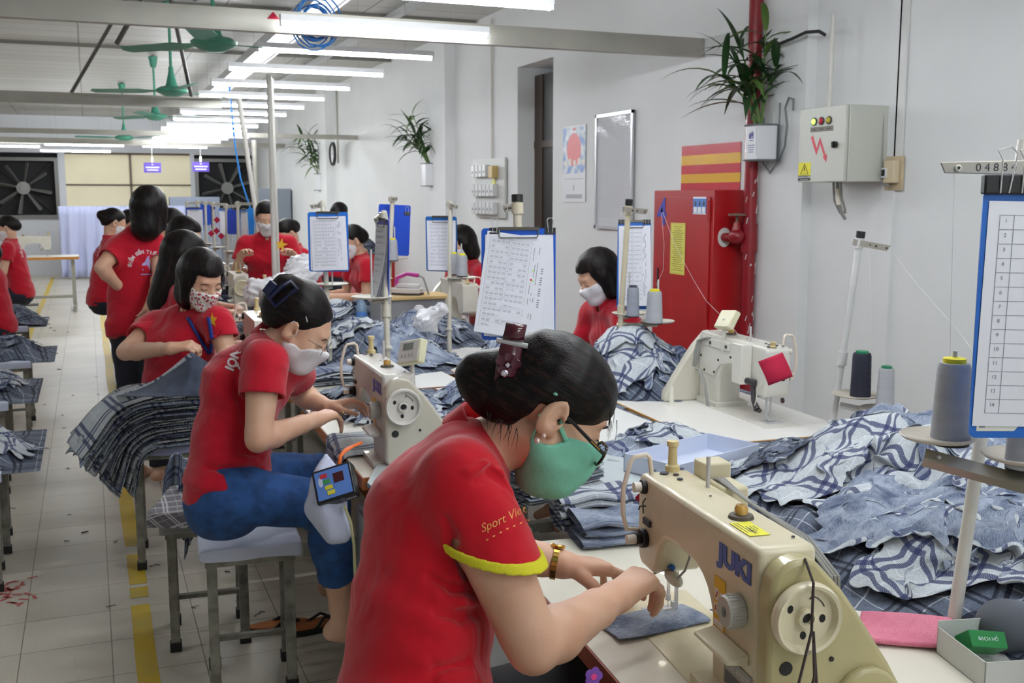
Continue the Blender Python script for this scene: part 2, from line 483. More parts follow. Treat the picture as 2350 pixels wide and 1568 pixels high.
# far wall with openings: fan | blinds | fan
def farx(px): return at_y(px, 400, FY)[0]
fx = [farx(-30), farx(134), farx(150), farx(437), farx(447), farx(582)]
zt, zb, zb2 = 2.40, 1.20, 1.42
b = MB(); b.box((LX, FY, 0), (WX, FY + 0.25, zb)); b.box((LX, FY, 2.5), (WX, FY + 0.25, CZ)); b.box((LX, FY, zb), (fx[0], FY + 0.25, 2.5)); b.box((fx[5], FY, zb), (WX, FY + 0.25, 2.5))
b.box((fx[1], FY, zb), (fx[2], FY + 0.25, 2.5)); b.box((fx[3], FY, zb), (fx[4], FY + 0.25, 2.5)); struct(b.build('wall_far', wall_mat('far_plaster', (214, 216, 220))))
struct(MB().box((LX, FY + 0.25, zb - 0.3), (WX, FY + 0.3, 2.6)).build('trim_6', mat('night_dark', (34, 34, 36), rough=0.8)))
blm = mat('cream_blind', (252, 242, 208), rough=0.7, noise=0.05, nscale=2)
b = MB(); b.box((fx[2], FY + 0.05, zb), (fx[3], FY + 0.08, 2.5)); w1 = struct(b.build('window_1', blm))
b = MB(); b.box((fx[2] + (fx[3] - fx[2]) * 0.505, FY - 0.01, zb), (fx[2] + (fx[3] - fx[2]) * 0.52, FY + 0.05, 2.5)); b.box((fx[2], FY - 0.01, 1.84), (fx[3], FY + 0.04, 1.865)); b.box((fx[2], FY - 0.01, 2.48), (fx[3], FY + 0.04, 2.52)); b.build('window_frame', mat('brown_frame', (92, 72, 52), rough=0.5), w1)
# dark door in the side wall
dk_ = mat('door_dark', (36, 34, 34), rough=0.5); br_ = mat('door_brown', (70, 54, 44), rough=0.5)
b = MB(); b.box((WX + 0.17, 7.815, 0), (WX + 0.2, 8.567, 2.64)); d1 = struct(b.build('door_1', dk_))
b = MB(); b.box((WX + 0.16, 8.40, 0), (WX + 0.172, 8.567, 2.64)); b.box((WX + 0.155, 7.85, 2.02), (WX + 0.172, 8.567, 2.08)); b.box((WX + 0.16, 7.83, 0), (WX + 0.172, 8.02, 2.0)); b.build('door_panel', br_, d1)
# yellow lane lines (painted on the tiles)
ym = mat('lane_yellow', (214, 178, 34), rough=0.45, noise=0.25, nscale=5, dark=(190, 170, 80))
rd = random.Random(4)
for k, (x0, seg) in enumerate(((0.112, ((2.0, 4.22), (4.3, 4.42), (4.46, 4.86), (4.98, 22.9))), (-0.714, ((5.5, 22.9),)))):
 b = MB()
 for (y0, y1) in seg:
  n = max(1, int((y1 - y0) / 0.5)); 
  for i in range(n):
   a0, a1 = y0 + (y1 - y0) * i / n, y0 + (y1 - y0) * (i + 1) / n; dx = 0.004 * sin(a0 * 3); ex = 0.004 * sin(a1 * 3)
   b.quad((x0 - 0.035 + dx, a0, 0.0012), (x0 + 0.035 + dx, a0, 0.0012), (x0 + 0.035 + ex, a1, 0.0012), (x0 - 0.035 + ex, a1, 0.0012))
 struct(b.build('trim_%d' % (7 + k), ym, smooth=None))
b = MB()
rr_ = random.Random(9)
for i in range(26):
 x, y = -0.68 + 0.05 * rr_.random() + 0.12 * rr_.random(), 5.1 + rr_.uniform(-0.16, 0.16); a = rr_.uniform(0, 3)
 b.box((-0.02, -0.006, 0.0008), (0.02, 0.006, 0.0016), Matrix.Translation((x + 0.25, y - 0.55, 0)) @ Matrix.Rotation(a, 4, 'Z'))
struct(b.build('trim_9', mat('red_paint_mark', (196, 92, 84), rough=0.6)))
# scraps of thread and cloth on the floor
sm = mat('scrap_dark', (74, 74, 80), rough=0.9)
for i in range(46):
 x, y = rr_.uniform(-0.65, 0.05) if i % 3 else rr_.uniform(0.15, 0.6), rr_.uniform(3.2, 14)
 if i % 3 == 0: y = rr_.uniform(3.0, 5)
 b = MB(); p = [(0, 0, 0.002)]
 for k in range(4): p.append((p[-1][0] + rr_.uniform(-0.012, 0.02), p[-1][1] + rr_.uniform(-0.015, 0.015), 0.002 + 0.002 * rr_.random()))
 b.tube(p, 0.0016 + 0.002 * (i % 4 == 0), 4); o = b.build('thread_scrap', sm); o.location = (x, y, 0); tag(o, 'short dark scrap of thread lying on the aisle tiles', 'scrap', 'thread scraps on the floor')

# ------------------------------------------------------------------ tube lamps
tube_on = mat('tube_lit', (255, 255, 255), emit=(247, 251, 255), estr=TUBE_STRENGTH)
hous = mat('lamp_housing', (228, 230, 232), rough=0.4)
def lamp_tube(label, x, y, z, L=1.2, group='rows of ceiling tube lamps', rz=0.0):
 t = thing('tube_lamp', label, 'ceiling lamp', (x, y, z), rz, group)
 b = MB(); b.box((0, -0.022, 0.012), (L, 0.022, 0.045)); b.build('housing', hous, t)
 b = MB(); b.cyl((0.012, 0, 0), (L - 0.012, 0, 0), 0.0135, n=12); b.build('tube', tube_on, t)
 b = MB()
 for xx in (0.0, L - 0.014): b.box((xx, -0.016, -0.015), (xx + 0.014, 0.016, 0.012))
 b.each('end_cap', hous, t)
 b = MB()
 for xx in (0.2, L - 0.2): b.cyl((xx, 0, 0.045), (xx, 0, CZ - z), 0.0012, n=5)
 b.each('suspension_wire', mat('wire_grey', (150, 150, 146), rough=0.5), t)
 return t
ys = [7.1, 8.22, 9.36, 10.45, 11.5, 12.6, 13.7, 14.8, 15.9, 17.0, 18.1, 19.2, 20.3, 21.4]
lamp_tube('lit white tube lamp mounted on the nearest grey ceiling rail', 0.955, 5.53, 2.475, 1.13)
lamp_tube('lit white tube lamp cut by the top edge of the picture', 0.89, 4.5, 2.455, 1.12)
for i, y in enumerate(ys):
 lamp_tube('lit white tube lamp in the main row above the tables', 1.02 + (0.05 if i == 0 else 0), y, 2.55)
for y in (3.4, 2.5, 1.7, 0.6, -0.6, -1.8):
 lamp_tube('lit white tube lamp in the main row above the tables', 1.02, y, 2.55)
for i, (x, y, l) in enumerate(((-0.78, 21.8, 1.25), (-1.95, 19.9, 1.25), (0.95, 15.2, 1.2), (-0.62, 19.2, 1.25))): lamp_tube(['lit tube lamp low over the far end of the aisle', 'lit tube lamp at the far left edge', 'lit tube lamp just right of the main row', 'lit tube lamp left of the far rows'][i], x, y, [2.46, 2.45, 2.43, 2.46][i], l, 'tube lamps outside the main row')
for y in (3, 6, 9, 12, 15): lamp_tube('lit tube lamp in the left-hand row', -3.2, y, 2.55, group='left-hand row of tube lamps')
# ------------------------------------------------------------------ overhead rails, fans, cables
gm_ = mat('galvanised', (168, 166, 156), rough=0.4, metal=0.3, noise=0.15, nscale=3)
wp = mat('white_pipe', (214, 212, 204), rough=0.4, noise=0.1, nscale=6)
for i, (y, z, x0, x1, lb) in enumerate(((5.6, 2.50, -6.3, 3.49, 'grey steel rail crossing the ceiling just behind the nearest lit tubes'), (10.2, 2.47, -6.3, 1.2, 'grey steel rail crossing the left ceiling below the green fans'), (14.4, 2.42, -6.3, 3.49, 'third grey rail, meeting the wall above the clock'), (17.6, 2.46, -6.3, 1.2, 'fourth grey rail at the left'), (20.1, 2.56, -6.3, 3.49, 'furthest grey rail near the blinds'))):
 b = MB(); h = (0.045, 0.04, 0.02, 0.03, 0.03)[i]
 b.box((x0, -0.02, -h), (x1, 0.02, h)); b.box((x0, -0.03, -h - 0.02), (x1, 0.03, -h))
 o = b.build('ceiling_rail', gm_); o.location = (0, y, z); tag(o, lb, 'rail', 'steel rails across the ceiling')
b = MB(); b.box((1.62, 1.0, -0.02), (1.80, 22, 0.03)); b.box((1.60, 1.0, -0.03), (1.62, 22, 0.05)); b.box((1.80, 1.0, -0.03), (1.82, 22, 0.05)); o = b.build('cable_tray', mat('tray_grey', (186, 188, 190), rough=0.35, metal=0.4)); o.location = (-0.1, 0, 2.95); tag(o, 'long grey cable tray running above the main row of tubes', 'cable tray')
b = MB(); b.box((0, 4.0, 0), (0.07, 22, 0.05)); o = b.build('cable_duct', mat('tray_grey', (186, 188, 190))); o.location = (2.55, 0, 3.15); tag(o, 'narrow grey duct near the wall side of the ceiling', 'cable tray')
for i, y in enumerate((6.6, 9.6, 12.6)):
 b = MB(); b.box((-6.3, -0.02, 0), (3.49, 0.02, 0.03)); o = b.build('ceiling_batten', mat('batten_grey', (120, 118, 110), rough=0.6)); o.location = (0, y, CZ - 0.035); tag(o, 'thin dark batten across the ceiling panels', 'batten', 'battens across the ceiling')
for i, (a, c) in enumerate((((0.62, 7.2, 3.24), (0.22, 7.2, 2.55)), ((0.5, 7.3, 3.24), (0.86, 9.4, 2.45)), ((0.9, 9.2, 3.2), (1.5, 6.4, 3.2)), ((0.42, 9.0, 3.24), (-0.1, 10.4, 2.5)))):
 b = MB(); b.tube([Vector((0, 0, 0)), Vector(c) - Vector(a)], 0.016, 8); o = b.build('ceiling_brace', mat('brace_dark', (84, 82, 78), rough=0.5)); o.location = a; tag(o, 'slanting dark steel brace below the ceiling by the green fans', 'brace', 'slanting ceiling braces')
fg = mat('fan_green', (74, 156, 130), rough=0.45)
def ceiling_fan(label, x, y, z, a0, rodtop=CZ):
 t = thing('ceiling_fan', label, 'fan', (x, y, z), 0, 'green ceiling fans')
 b = MB(); b.lathe([(0, -0.05), (0.06, -0.045), (0.13, -0.01), (0.135, 0.01), (0.10, 0.03), (0.03, 0.045), (0, 0.05)], 32); b.build('motor', fg, t)
 b = MB(); b.lathe([(0.055, 0.035), (0.045, 0.06), (0.022, 0.16), (0.02, 0.2), (0.012, 0.2), (0.012, rodtop - z - 0.12), (0.03, rodtop - z - 0.14), (0.055, rodtop - z - 0.02), (0.0, rodtop - z)], 20); b.build('rod', fg, t)
 for k in range(3):
  a = radians(a0 + 120 * k); R_ = Matrix.Rotation(a, 4, 'Z') @ Matrix.Rotation(radians(10), 4, 'X')
  b = MB(R_); b.prism([(0.11, -0.02), (0.2, -0.035), (0.26, -0.065), (0.66, -0.055), (0.69, 0.0), (0.66, 0.055), (0.26, 0.065), (0.2, 0.035), (0.11, 0.02)], -0.002, 0.002); b.build('blade', fg, t, bevel=0.001)
 return t
ceiling_fan('green ceiling fan nearest the camera, behind the first rail', 0.735, 6.5, 2.49, 15)
ceiling_fan('green ceiling fan, second from the camera', 0.72, 9.6, 2.50, 40)
ceiling_fan('green ceiling fan, third from the camera', 0.80, 13.3, 2.545, 10)
ceiling_fan('green ceiling fan, furthest, mostly rod', 0.55, 16.6, 2.46, 70)
cb = mat('blue_hose', (40, 120, 196), rough=0.35)
b = MB(); rc = random.Random(2)
for k in range(9):
 r = rc.uniform(0.07, 0.12); tilt = rc.uniform(-0.3, 0.3); n = 22
 b.tube([Vector((r * cos(2*pi*i/n) + rc.uniform(-.003, .003) + tilt * 0.06, rc.uniform(-0.02, 0.02) + 0.01 * k - 0.04, r * 1.15 * sin(2*pi*i/n) + tilt * 0.05)) for i in range(n)], 0.0042, 6, closed=True)
o = b.build('hose_coil', cb); o.location = at_y(722, 55, 5.72); tag(o, 'coil of blue air hose hanging on the nearest rail', 'hose')
b = MB(); p0 = at_y(545, 180, 11.2); pts = [at_y(x, y, 11.2) - p0 for x, y in ((525, 180), (532, 260), (540, 340), (552, 410), (575, 480), (592, 540))]; b.tube(pts, 0.009, 6); o = b.build('air_hose', cb); o.location = p0; tag(o, 'blue air hose hanging down beside the slanting white pole', 'hose')
b = MB(); b.prism([(-0.03, 0), (0.03, 0), (0, 0.035)], -0.03, 0.03, axis='y'); o = b.build('cloth_scrap', mat('red_cloth', (176, 24, 60), rough=0.9)); o.location = at_y(625, 36, 5.6) + Vector((0, 0, -0.02)); tag(o, 'small red cloth scrap lying on the nearest ceiling rail', 'scrap')
# poles
def pole(label, a, c, r=0.024, m=None):
 a = Vector(a); a.z = 0.0 if m else 0.775; b = MB(); b.cyl((0, 0, 0), Vector(c) - Vector(a), r, n=16); b.cyl((0, 0, 0), (0, 0, 0.01), r * 1.6, n=16); o = b.build('support_pole', m or wp); o.location = a; tag(o, label, 'pole'); return o
pole('white upright pole rising from the tables to the tube lamps, front of the pair', at_y(630, 640, 6.9), at_y(617, 172, 6.9), 0.016)
pole('white upright pole close behind the front pole', at_y(640, 660, 7.6), at_y(623, 180, 7.6), 0.014)
pole('slanting white pole left of the upright pair', at_y(612, 590, 9.2), at_y(548, 225, 9.2), 0.02)
pole('grey upright pole beyond the slanting white pole', at_y(590, 560, 14), at_y(583, 322, 14), 0.03, gm_)
# exhaust fans in the far wall
def exhaust_fan(label, x0, x1, z0, z1, nb=8, a0=10):
 w = x1 - x0; h = z1 - z0; t = thing('exhaust_fan', label, 'exhaust fan', ((x0 + x1) / 2, FY - 0.05, (z0 + z1) / 2))
 fr = mat('fan_frame', (116, 116, 112), rough=0.5, metal=0.3); bl = mat('fan_blade', (128, 128, 124), rough=0.45, metal=0.3)
 b = MB(); f = 0.07
 b.box((-w/2, -0.02, -h/2), (w/2, 0.28, -h/2 + f)); b.box((-w/2, -0.02, h/2 - f), (w/2, 0.28, h/2)); b.box((-w/2, -0.02, -h/2 + f), (-w/2 + f, 0.28, h/2 - f)); b.box((w/2 - f, -0.02, -h/2 + f), (w/2, 0.28, h/2 - f)); b.build('frame', fr, t)
 R0 = min(w, h) / 2 - f
 b = MB(); b.cyl((0, 0.02, 0), (0, 0.14, 0), 0.13, n=24); b.cyl((0, -0.01, 0), (0, 0.02, 0), 0.07, n=20); b.build('hub', bl, t)
 for k in range(nb):
  a = radians(a0 + 360 * k / nb); M = Matrix.Rotation(a, 4, 'Y') @ Matrix.Translation((0, 0.08, 0)) @ Matrix.Rotation(radians(28), 4, 'X')
  b = MB(M); b.prism([(0.12, -0.035), (R0 - 0.02, -0.07), (R0, 0.0), (R0 - 0.02, 0.07), (0.12, 0.035)], -0.005, 0.005); b.build('blade', bl, t, bevel=0.003)
 for s in (-1, 1):
  b = MB(); b.tube([(-w/2 * s, 0.2, h/2), (w/2 * s, 0.2, -h/2)], 0.014, 6); b.build('strut', mat('dark_steel', (52, 50, 52)), t)
 return t
exhaust_fan('large exhaust fan at the far left, in a grey square frame', fx[0] - 0.02, fx[1], 1.16, 2.40)
exhaust_fan('large dim exhaust fan right of the cream blinds', fx[4], fx[5] + 0.1, 1.16, 2.42, a0=30)
b = MB(); b.box((0, 0, 0), (0.30, 0.02, 1.6)); o = b.build('wall_board', mat('dusty_pink', (196, 164, 150), rough=0.8)); o.location = (fx[5] + 0.14, FY - 0.03, 0.9); tag(o, 'narrow dusty pink board at the far right corner', 'board')
# hanging purple signs
for (px, py, lb, s) in ((350, 385, 'purple hanging sign in front of the cream blinds', 0), (461, 383, 'purple hanging sign left of the dim exhaust fan', 1)):
 p = at_y(px, py, 20.5); t = thing('hanging_sign', lb, 'sign', p)
 b = MB(); b.box((-0.15, 0, -0.09), (0.15, 0.01, 0.09)); b.build('board', mat('sign_purple', (84, 60, 168), rough=0.5), t)
 b = MB()
 for i, wd in enumerate((0.03, 0.24, 0.2)): b.box((-wd / 2, -0.003, 0.045 - 0.05 * i), (wd / 2, 0, 0.068 - 0.05 * i))
 b.build('lettering', mat('sign_white', (220, 216, 240)), t)
 b = MB(); b.tube([(0, 0, 0.09), (0, 0, 0.19)], 0.025, 4); b.cyl((0, 0, 0.19), (0, 0, CZ - p.z), 0.004, n=5); b.build('hanger', wp, t)
# lavender curtain at the far end
cn = 60; b = MB(); L1 = []; L2 = []; x0, x1 = at_y(135, 500, 22.3)[0], at_y(425, 500, 22.3)[0]
rows = []
for j in range(9):
 v = j / 8; rows.append([(x0 + (x1 - x0) * i / cn, 0.05 * sin(i * 0.9) * (0.3 + v) + 0.02 * sin(i * 2.3 + v * 3) - 0.15 * v * v, 1.42 - 1.38 * v) for i in range(cn + 1)])
for j in range(8):
 b.strip(rows[j + 1], rows[j])
bmesh.ops.remove_doubles(b.bm, verts=b.bm.verts, dist=1e-5)
o = b.build('curtain', mat('lavender_cloth', (186, 192, 224), rough=0.9), smooth=80, solid=0.006); o.location = (0, 22.3, 0); tag(o, 'pale lavender curtain sheet hanging across the far end of the aisle', 'curtain')

# ------------------------------------------------------------------ things on the right-hand wall
WF = lambda y, z, d=0.0: frame((WX - d, y, z), x=(0, -1, 0), y=(0, 0, 1))     # x to the right on the wall, y up, z out of it
red = mat('cabinet_red', (176, 18, 26), rough=0.38, noise=0.12, nscale=5, coat=0.2)
def fire_cabinet():
 zb_, zt_, d = 0.45, 1.64, 0.2
 t = thing('fire_hose_cabinet', 'red fire hose cabinet with a blue number 4 on its door, against the wall', 'fire cabinet', (WX - 0.1, 5.47, zb_), 0)
 inv = Matrix.Translation((-(WX - 0.1), -5.47, -zb_))
 yn, yf = 5.13, 5.81
 b = MB(inv); b.box((WX - d, yn, zb_), (WX - 0.001, yf, zt_)); b.build('body', red, t, bevel=0.004)
 b = MB(inv); b.box((WX - d - 0.008, yn + 0.03, zb_ + 0.03), (WX - d, yf - 0.03, zt_ - 0.04)); dr = b.build('door', red, t, bevel=0.003)
 b = MB(inv)
 for z in (1.52, 0.95): b.cyl((WX - d - 0.012, yn + 0.035, z - 0.06), (WX - d - 0.012, yn + 0.035, z + 0.06), 0.007, n=8)
 b.each('hinge', red, dr)
 b = MB(inv); b.box((WX - d - 0.012, yf - 0.085, 1.02), (WX - d - 0.008, yf - 0.07, 1.16)); b.build('handle_slot', mat('black_plastic', (22, 22, 24)), dr)
 F4 = inv @ frame((WX - d - 0.0095, 5.695, 1.50), x=(0, -1, 0), y=(0, 0, 1)); text('number_lettering', '4', 0.24, F4, mat('number_blue', (40, 40, 160), rough=0.5), dr, bold=0.0025, res=1)
 F5 = inv @ frame((WX - d - 0.009, 5.50, 1.37), x=(0, -1, 0), y=(0, 0, 1))
 b = MB(F5 @ Matrix.Translation((0.0, -0.08, 0))); b.box((-0.085, -0.155, 0), (0.085, 0.155, 0.0008)); n_ = b.build('notice', mat('notice_yellow', (222, 214, 96), rough=0.6), dr)
 b = MB(F5 @ Matrix.Translation((0.0, -0.08, 0)))
 for i in range(22):
  v = 0.132 - i * 0.0125; wd = 0.03 if i in (0, 1) else (0.05 if i in (4, 9) else 0.066 - 0.01 * (i % 3)); b.box((-wd if i > 1 else -0.05 + 0.02 * i, v - 0.0016, 0.0009), (wd if i > 1 else 0.05 - 0.02 * i, v + 0.0016, 0.0012))
 for s in (-1, 1): b.box((s * 0.078 - 0.0006, -0.148, 0.0009), (s * 0.078 + 0.0006, 0.148, 0.0012)); b.box((-0.078, s * 0.148 - 0.0006, 0.0009), (0.078, s * 0.148 + 0.0006, 0.0012))
 b.build('print', mat('notice_ink', (120, 116, 50), rough=0.8), n_)
 F6 = inv @ frame((WX - d - 0.009, 5.265, 1.55), x=(0, -1, 0), y=(0, 0, 1))
 b = MB(F6); b.box((-0.07, -0.05, 0), (0.07, 0.05, 0.0008)); p_ = b.build('photo_strip', mat('photo_blue', (66, 120, 200), rough=0.5), dr)
 b = MB(F6); 
 for i in (-1, 0, 1): b.box((i * 0.045 - 0.018, -0.042, 0.0008), (i * 0.045 + 0.018, -0.008, 0.0012)); 
 b.box((-0.07, 0.04, 0.0008), (0.07, 0.05, 0.0012)); b.box((-0.07, -0.05, 0.0008), (0.07, -0.044, 0.0012)); b.each('photo_shirts', mat('sign_white2', (226, 230, 236)), p_)
 b = MB(F6)
 for i in (-1, 0, 1): b.ell((i * 0.045, 0.012, 0.001), (0.010, 0.015, 0.0012), n=10, m=6)
 b.each('photo_heads', mat('photo_dark', (50, 40, 44)), p_)
 # white patch and red valve on the near side
 b = MB(inv); b.lathe([(0, 0), (0.055, 0), (0.055, 0.002), (0, 0.002)], 28, frame((WX - 0.125, yn - 0.0005, 1.37), x=(1, 0, 0), z=(0, -1, 0)) @ Matrix.Diagonal((0.8, 1, 1, 1))); b.build('white_opening', mat('opening_white', (222, 222, 218), rough=0.6), t)
 return t
fire_cabinet()
px_, py_ = WX - 0.045, 5.0
t = thing('fire_pipe', 'red upright fire pipe with chipped paint beside the fire cabinet', 'pipe', (px_, py_, 0))
rp = mat('pipe_red', (140, 12, 26), rough=0.35, noise=0.5, nscale=11, dark=(130, 14, 30), coat=0.2)
b = MB(); b.cyl((0, 0, 0), (0, 0, CZ), 0.038, n=24); b.build('pipe', rp, t)
b = MB(); b.cyl((0, 0, 1.29), (0, 0, 1.45), 0.046, n=24); b.build('tee', rp, t)
b = MB(); rq = random.Random(6)
for i in range(26):
 z = rq.uniform(0.8, 1.9); a = rq.uniform(3.4, 5.9); l_ = rq.uniform(0.006, 0.04)
 b.tube([(0.0385 * cos(a), 0.0385 * sin(a), z), (0.0385 * cos(a + 0.2), 0.0385 * sin(a + 0.2), z + l_)], rq.uniform(0.002, 0.0045), 4)
b.each('paint_chip', mat('chip_grey', (206, 200, 198), rough=0.7), t)
t = thing('fire_valve', 'red stop valve with a worn handwheel between the pipe and the fire cabinet', 'valve', (WX - 0.105, 5.04, 1.37))
b = MB(); b.tube([(0.035, -0.03, 0), (0.0, -0.02, 0), (-0.018, 0.02, 0), (-0.02, 0.085, 0)], 0.027, 16); b.ell((-0.01, -0.02, 0.01), (0.045, 0.05, 0.045)); b.cyl((-0.01, -0.02, 0.03), (-0.01, -0.02, 0.09), 0.032, 0.016, n=16); b.build('valve_body', rp, t)
b = MB(); b.lathe([(0, 0), (0.014, 0), (0.016, 0.006), (0.045, 0.004), (0.05, 0.0), (0.05, 0.012), (0.045, 0.012), (0.016, 0.014), (0, 0.014)], 20, Matrix.Translation((-0.01, -0.02, 0.125))); b.cyl((-0.01, -0.02, 0.08), (-0.01, -0.02, 0.13), 0.008, n=10); b.build('handwheel', mat('worn_wheel', (116, 96, 80), rough=0.7, noise=0.4, nscale=30), t)
# striped poster
t = thing('wall_poster', 'red and yellow striped poster above the fire cabinet', 'poster', (WX - 0.004, 5.49, 1.64)); P_ = frame((0, 0, 0), x=(0, -1, 0), y=(0, 0, 1))
for i, (z0, z1, c, nm) in enumerate(((0.215, 0.275, 'poster_red', 'red_stripe'), (0.155, 0.215, 'poster_yellow', 'yellow_stripe'), (0.10, 0.155, 'poster_red', 'red_stripe'), (0.045, 0.10, 'poster_yellow', 'yellow_stripe'), (-0.01, 0.045, 'poster_red', 'red_stripe'))):
 b = MB(P_); b.box((-0.325, z0, 0), (0.325, z1, 0.002)); b.build(nm, mat(c, (196, 34, 56) if 'red' in c else (228, 176, 40), rough=0.22, coat=0.4), t)
# framed notice under plastic
t = thing('notice_frame', 'tall white framed notice under shiny plastic', 'notice board', (WX - 0.01, 6.72, 1.78)); b = MB(P_); w_, h_ = 0.285, 0.41
b.box((-w_, -h_, 0), (w_, -h_ + 0.022, 0.016)); b.box((-w_, h_ - 0.022, 0), (w_, h_, 0.016)); b.box((-w_, -h_, 0), (-w_ + 0.022, h_, 0.016)); b.box((w_ - 0.022, -h_, 0), (w_, h_, 0.016)); b.build('frame', mat('frame_alu', (200, 202, 206), rough=0.3, metal=0.4), t)
b = MB(P_); b.box((-w_ + 0.02, -h_ + 0.02, 0), (w_ - 0.02, h_ - 0.02, 0.004)); b.build('sheet', mat('sheet_grey', (212, 214, 218), rough=0.8), t)
b = MB(P_)
for i in range(40):
 v = 0.36 - i * 0.0175; b.box((-0.24, v - 0.0012, 0.0042), (0.24 - 0.08 * ((i * 7) % 3) * 0.4, v + 0.0012, 0.0046))
b.build('print', mat('print_pale', (190, 192, 198), rough=0.9), t)
b = MB(P_); n = 24
for j in range(n):
 for i in range(10):
  def q(i, j): return Vector((-w_ + 0.022 + (2 * w_ - 0.044) * i / 10, -h_ + 0.022 + (2 * h_ - 0.044) * j / n, 0.012 + 0.0022 * sin(j * 1.3 + i * 0.7) + 0.0016 * sin(i * 1.9 + j * 0.4)))
  b.quad(q(i, j), q(i + 1, j), q(i + 1, j + 1), q(i, j + 1))
bmesh.ops.remove_doubles(b.bm, verts=b.bm.verts, dist=1e-5)
fm_ = mat('plastic_film', (255, 255, 255), rough=0.06, alpha=0.09, spec=0.8); b.build('plastic_film', fm_, t, smooth=80)
# calendar
t = thing('wall_calendar', 'long wall calendar with a colourful top, left of the framed notice', 'calendar', (WX - 0.004, 7.40, 1.85)); 
b = MB(P_); b.box((-0.2, -0.29, 0), (0.2, 0.29, 0.004)); b.build('sheet', mat('cal_white', (222, 224, 228), rough=0.5), t)
cm2 = bpy.data.materials.new('calendar_picture'); cm2.use_nodes = True; nt = cm2.node_tree; bb = nt.nodes['Principled BSDF']; tc = nt.nodes.new('ShaderNodeTexCoord'); nz = nt.nodes.new('ShaderNodeTexNoise'); nz.inputs['Scale'].default_value = 14; nz.inputs['Detail'].default_value = 3
cr = nt.nodes.new('ShaderNodeValToRGB'); cr.color_ramp.elements[0].position = 0.38; cr.color_ramp.elements[0].color = srgb(120, 150, 210); cr.color_ramp.elements[1].position = 0.62; cr.color_ramp.elements[1].color = srgb(226, 228, 234)
e = cr.color_ramp.elements.new(0.5); e.color = srgb(186, 200, 214); nt.links.new(tc.outputs['Object'], nz.inputs['Vector']); nt.links.new(nz.outputs[0], cr.inputs[0]); nt.links.new(cr.outputs[0], bb.inputs['Base Color'])
b = MB(P_); b.box((-0.2, -0.07, 0.004), (0.2, 0.28, 0.005)); b.build('picture', cm2, t)
b = MB(P_); b.lathe([(0, 0.0052), (0.125, 0.0052)], 32, Matrix.Translation((0.0, 0.11, 0))); b.box((-0.02, 0.255, 0.005), (0.03, 0.275, 0.0055)); b.build('red_disc', mat('cal_red', (222, 110, 112), rough=0.5), t)
b = MB(P_)
for i in range(5): b.box((-0.17 + 0.08 * i - 0.0, -0.01, 0.0052), (-0.125 + 0.08 * i, 0.03 + 0.012 * (i % 2), 0.006))
b.each('picture_houses', mat('cal_houses', (232, 222, 214)), t)
b = MB(P_); b.box((-0.17, -0.115, 0.004), (0.17, -0.11, 0.0045)); b.box((-0.14, -0.262, 0.004), (0.15, -0.23, 0.0045)); b.box((-0.01, -0.2, 0.004), (0.01, -0.16, 0.0045)); b.build('print', mat('print_grey', (162, 164, 170)), t)
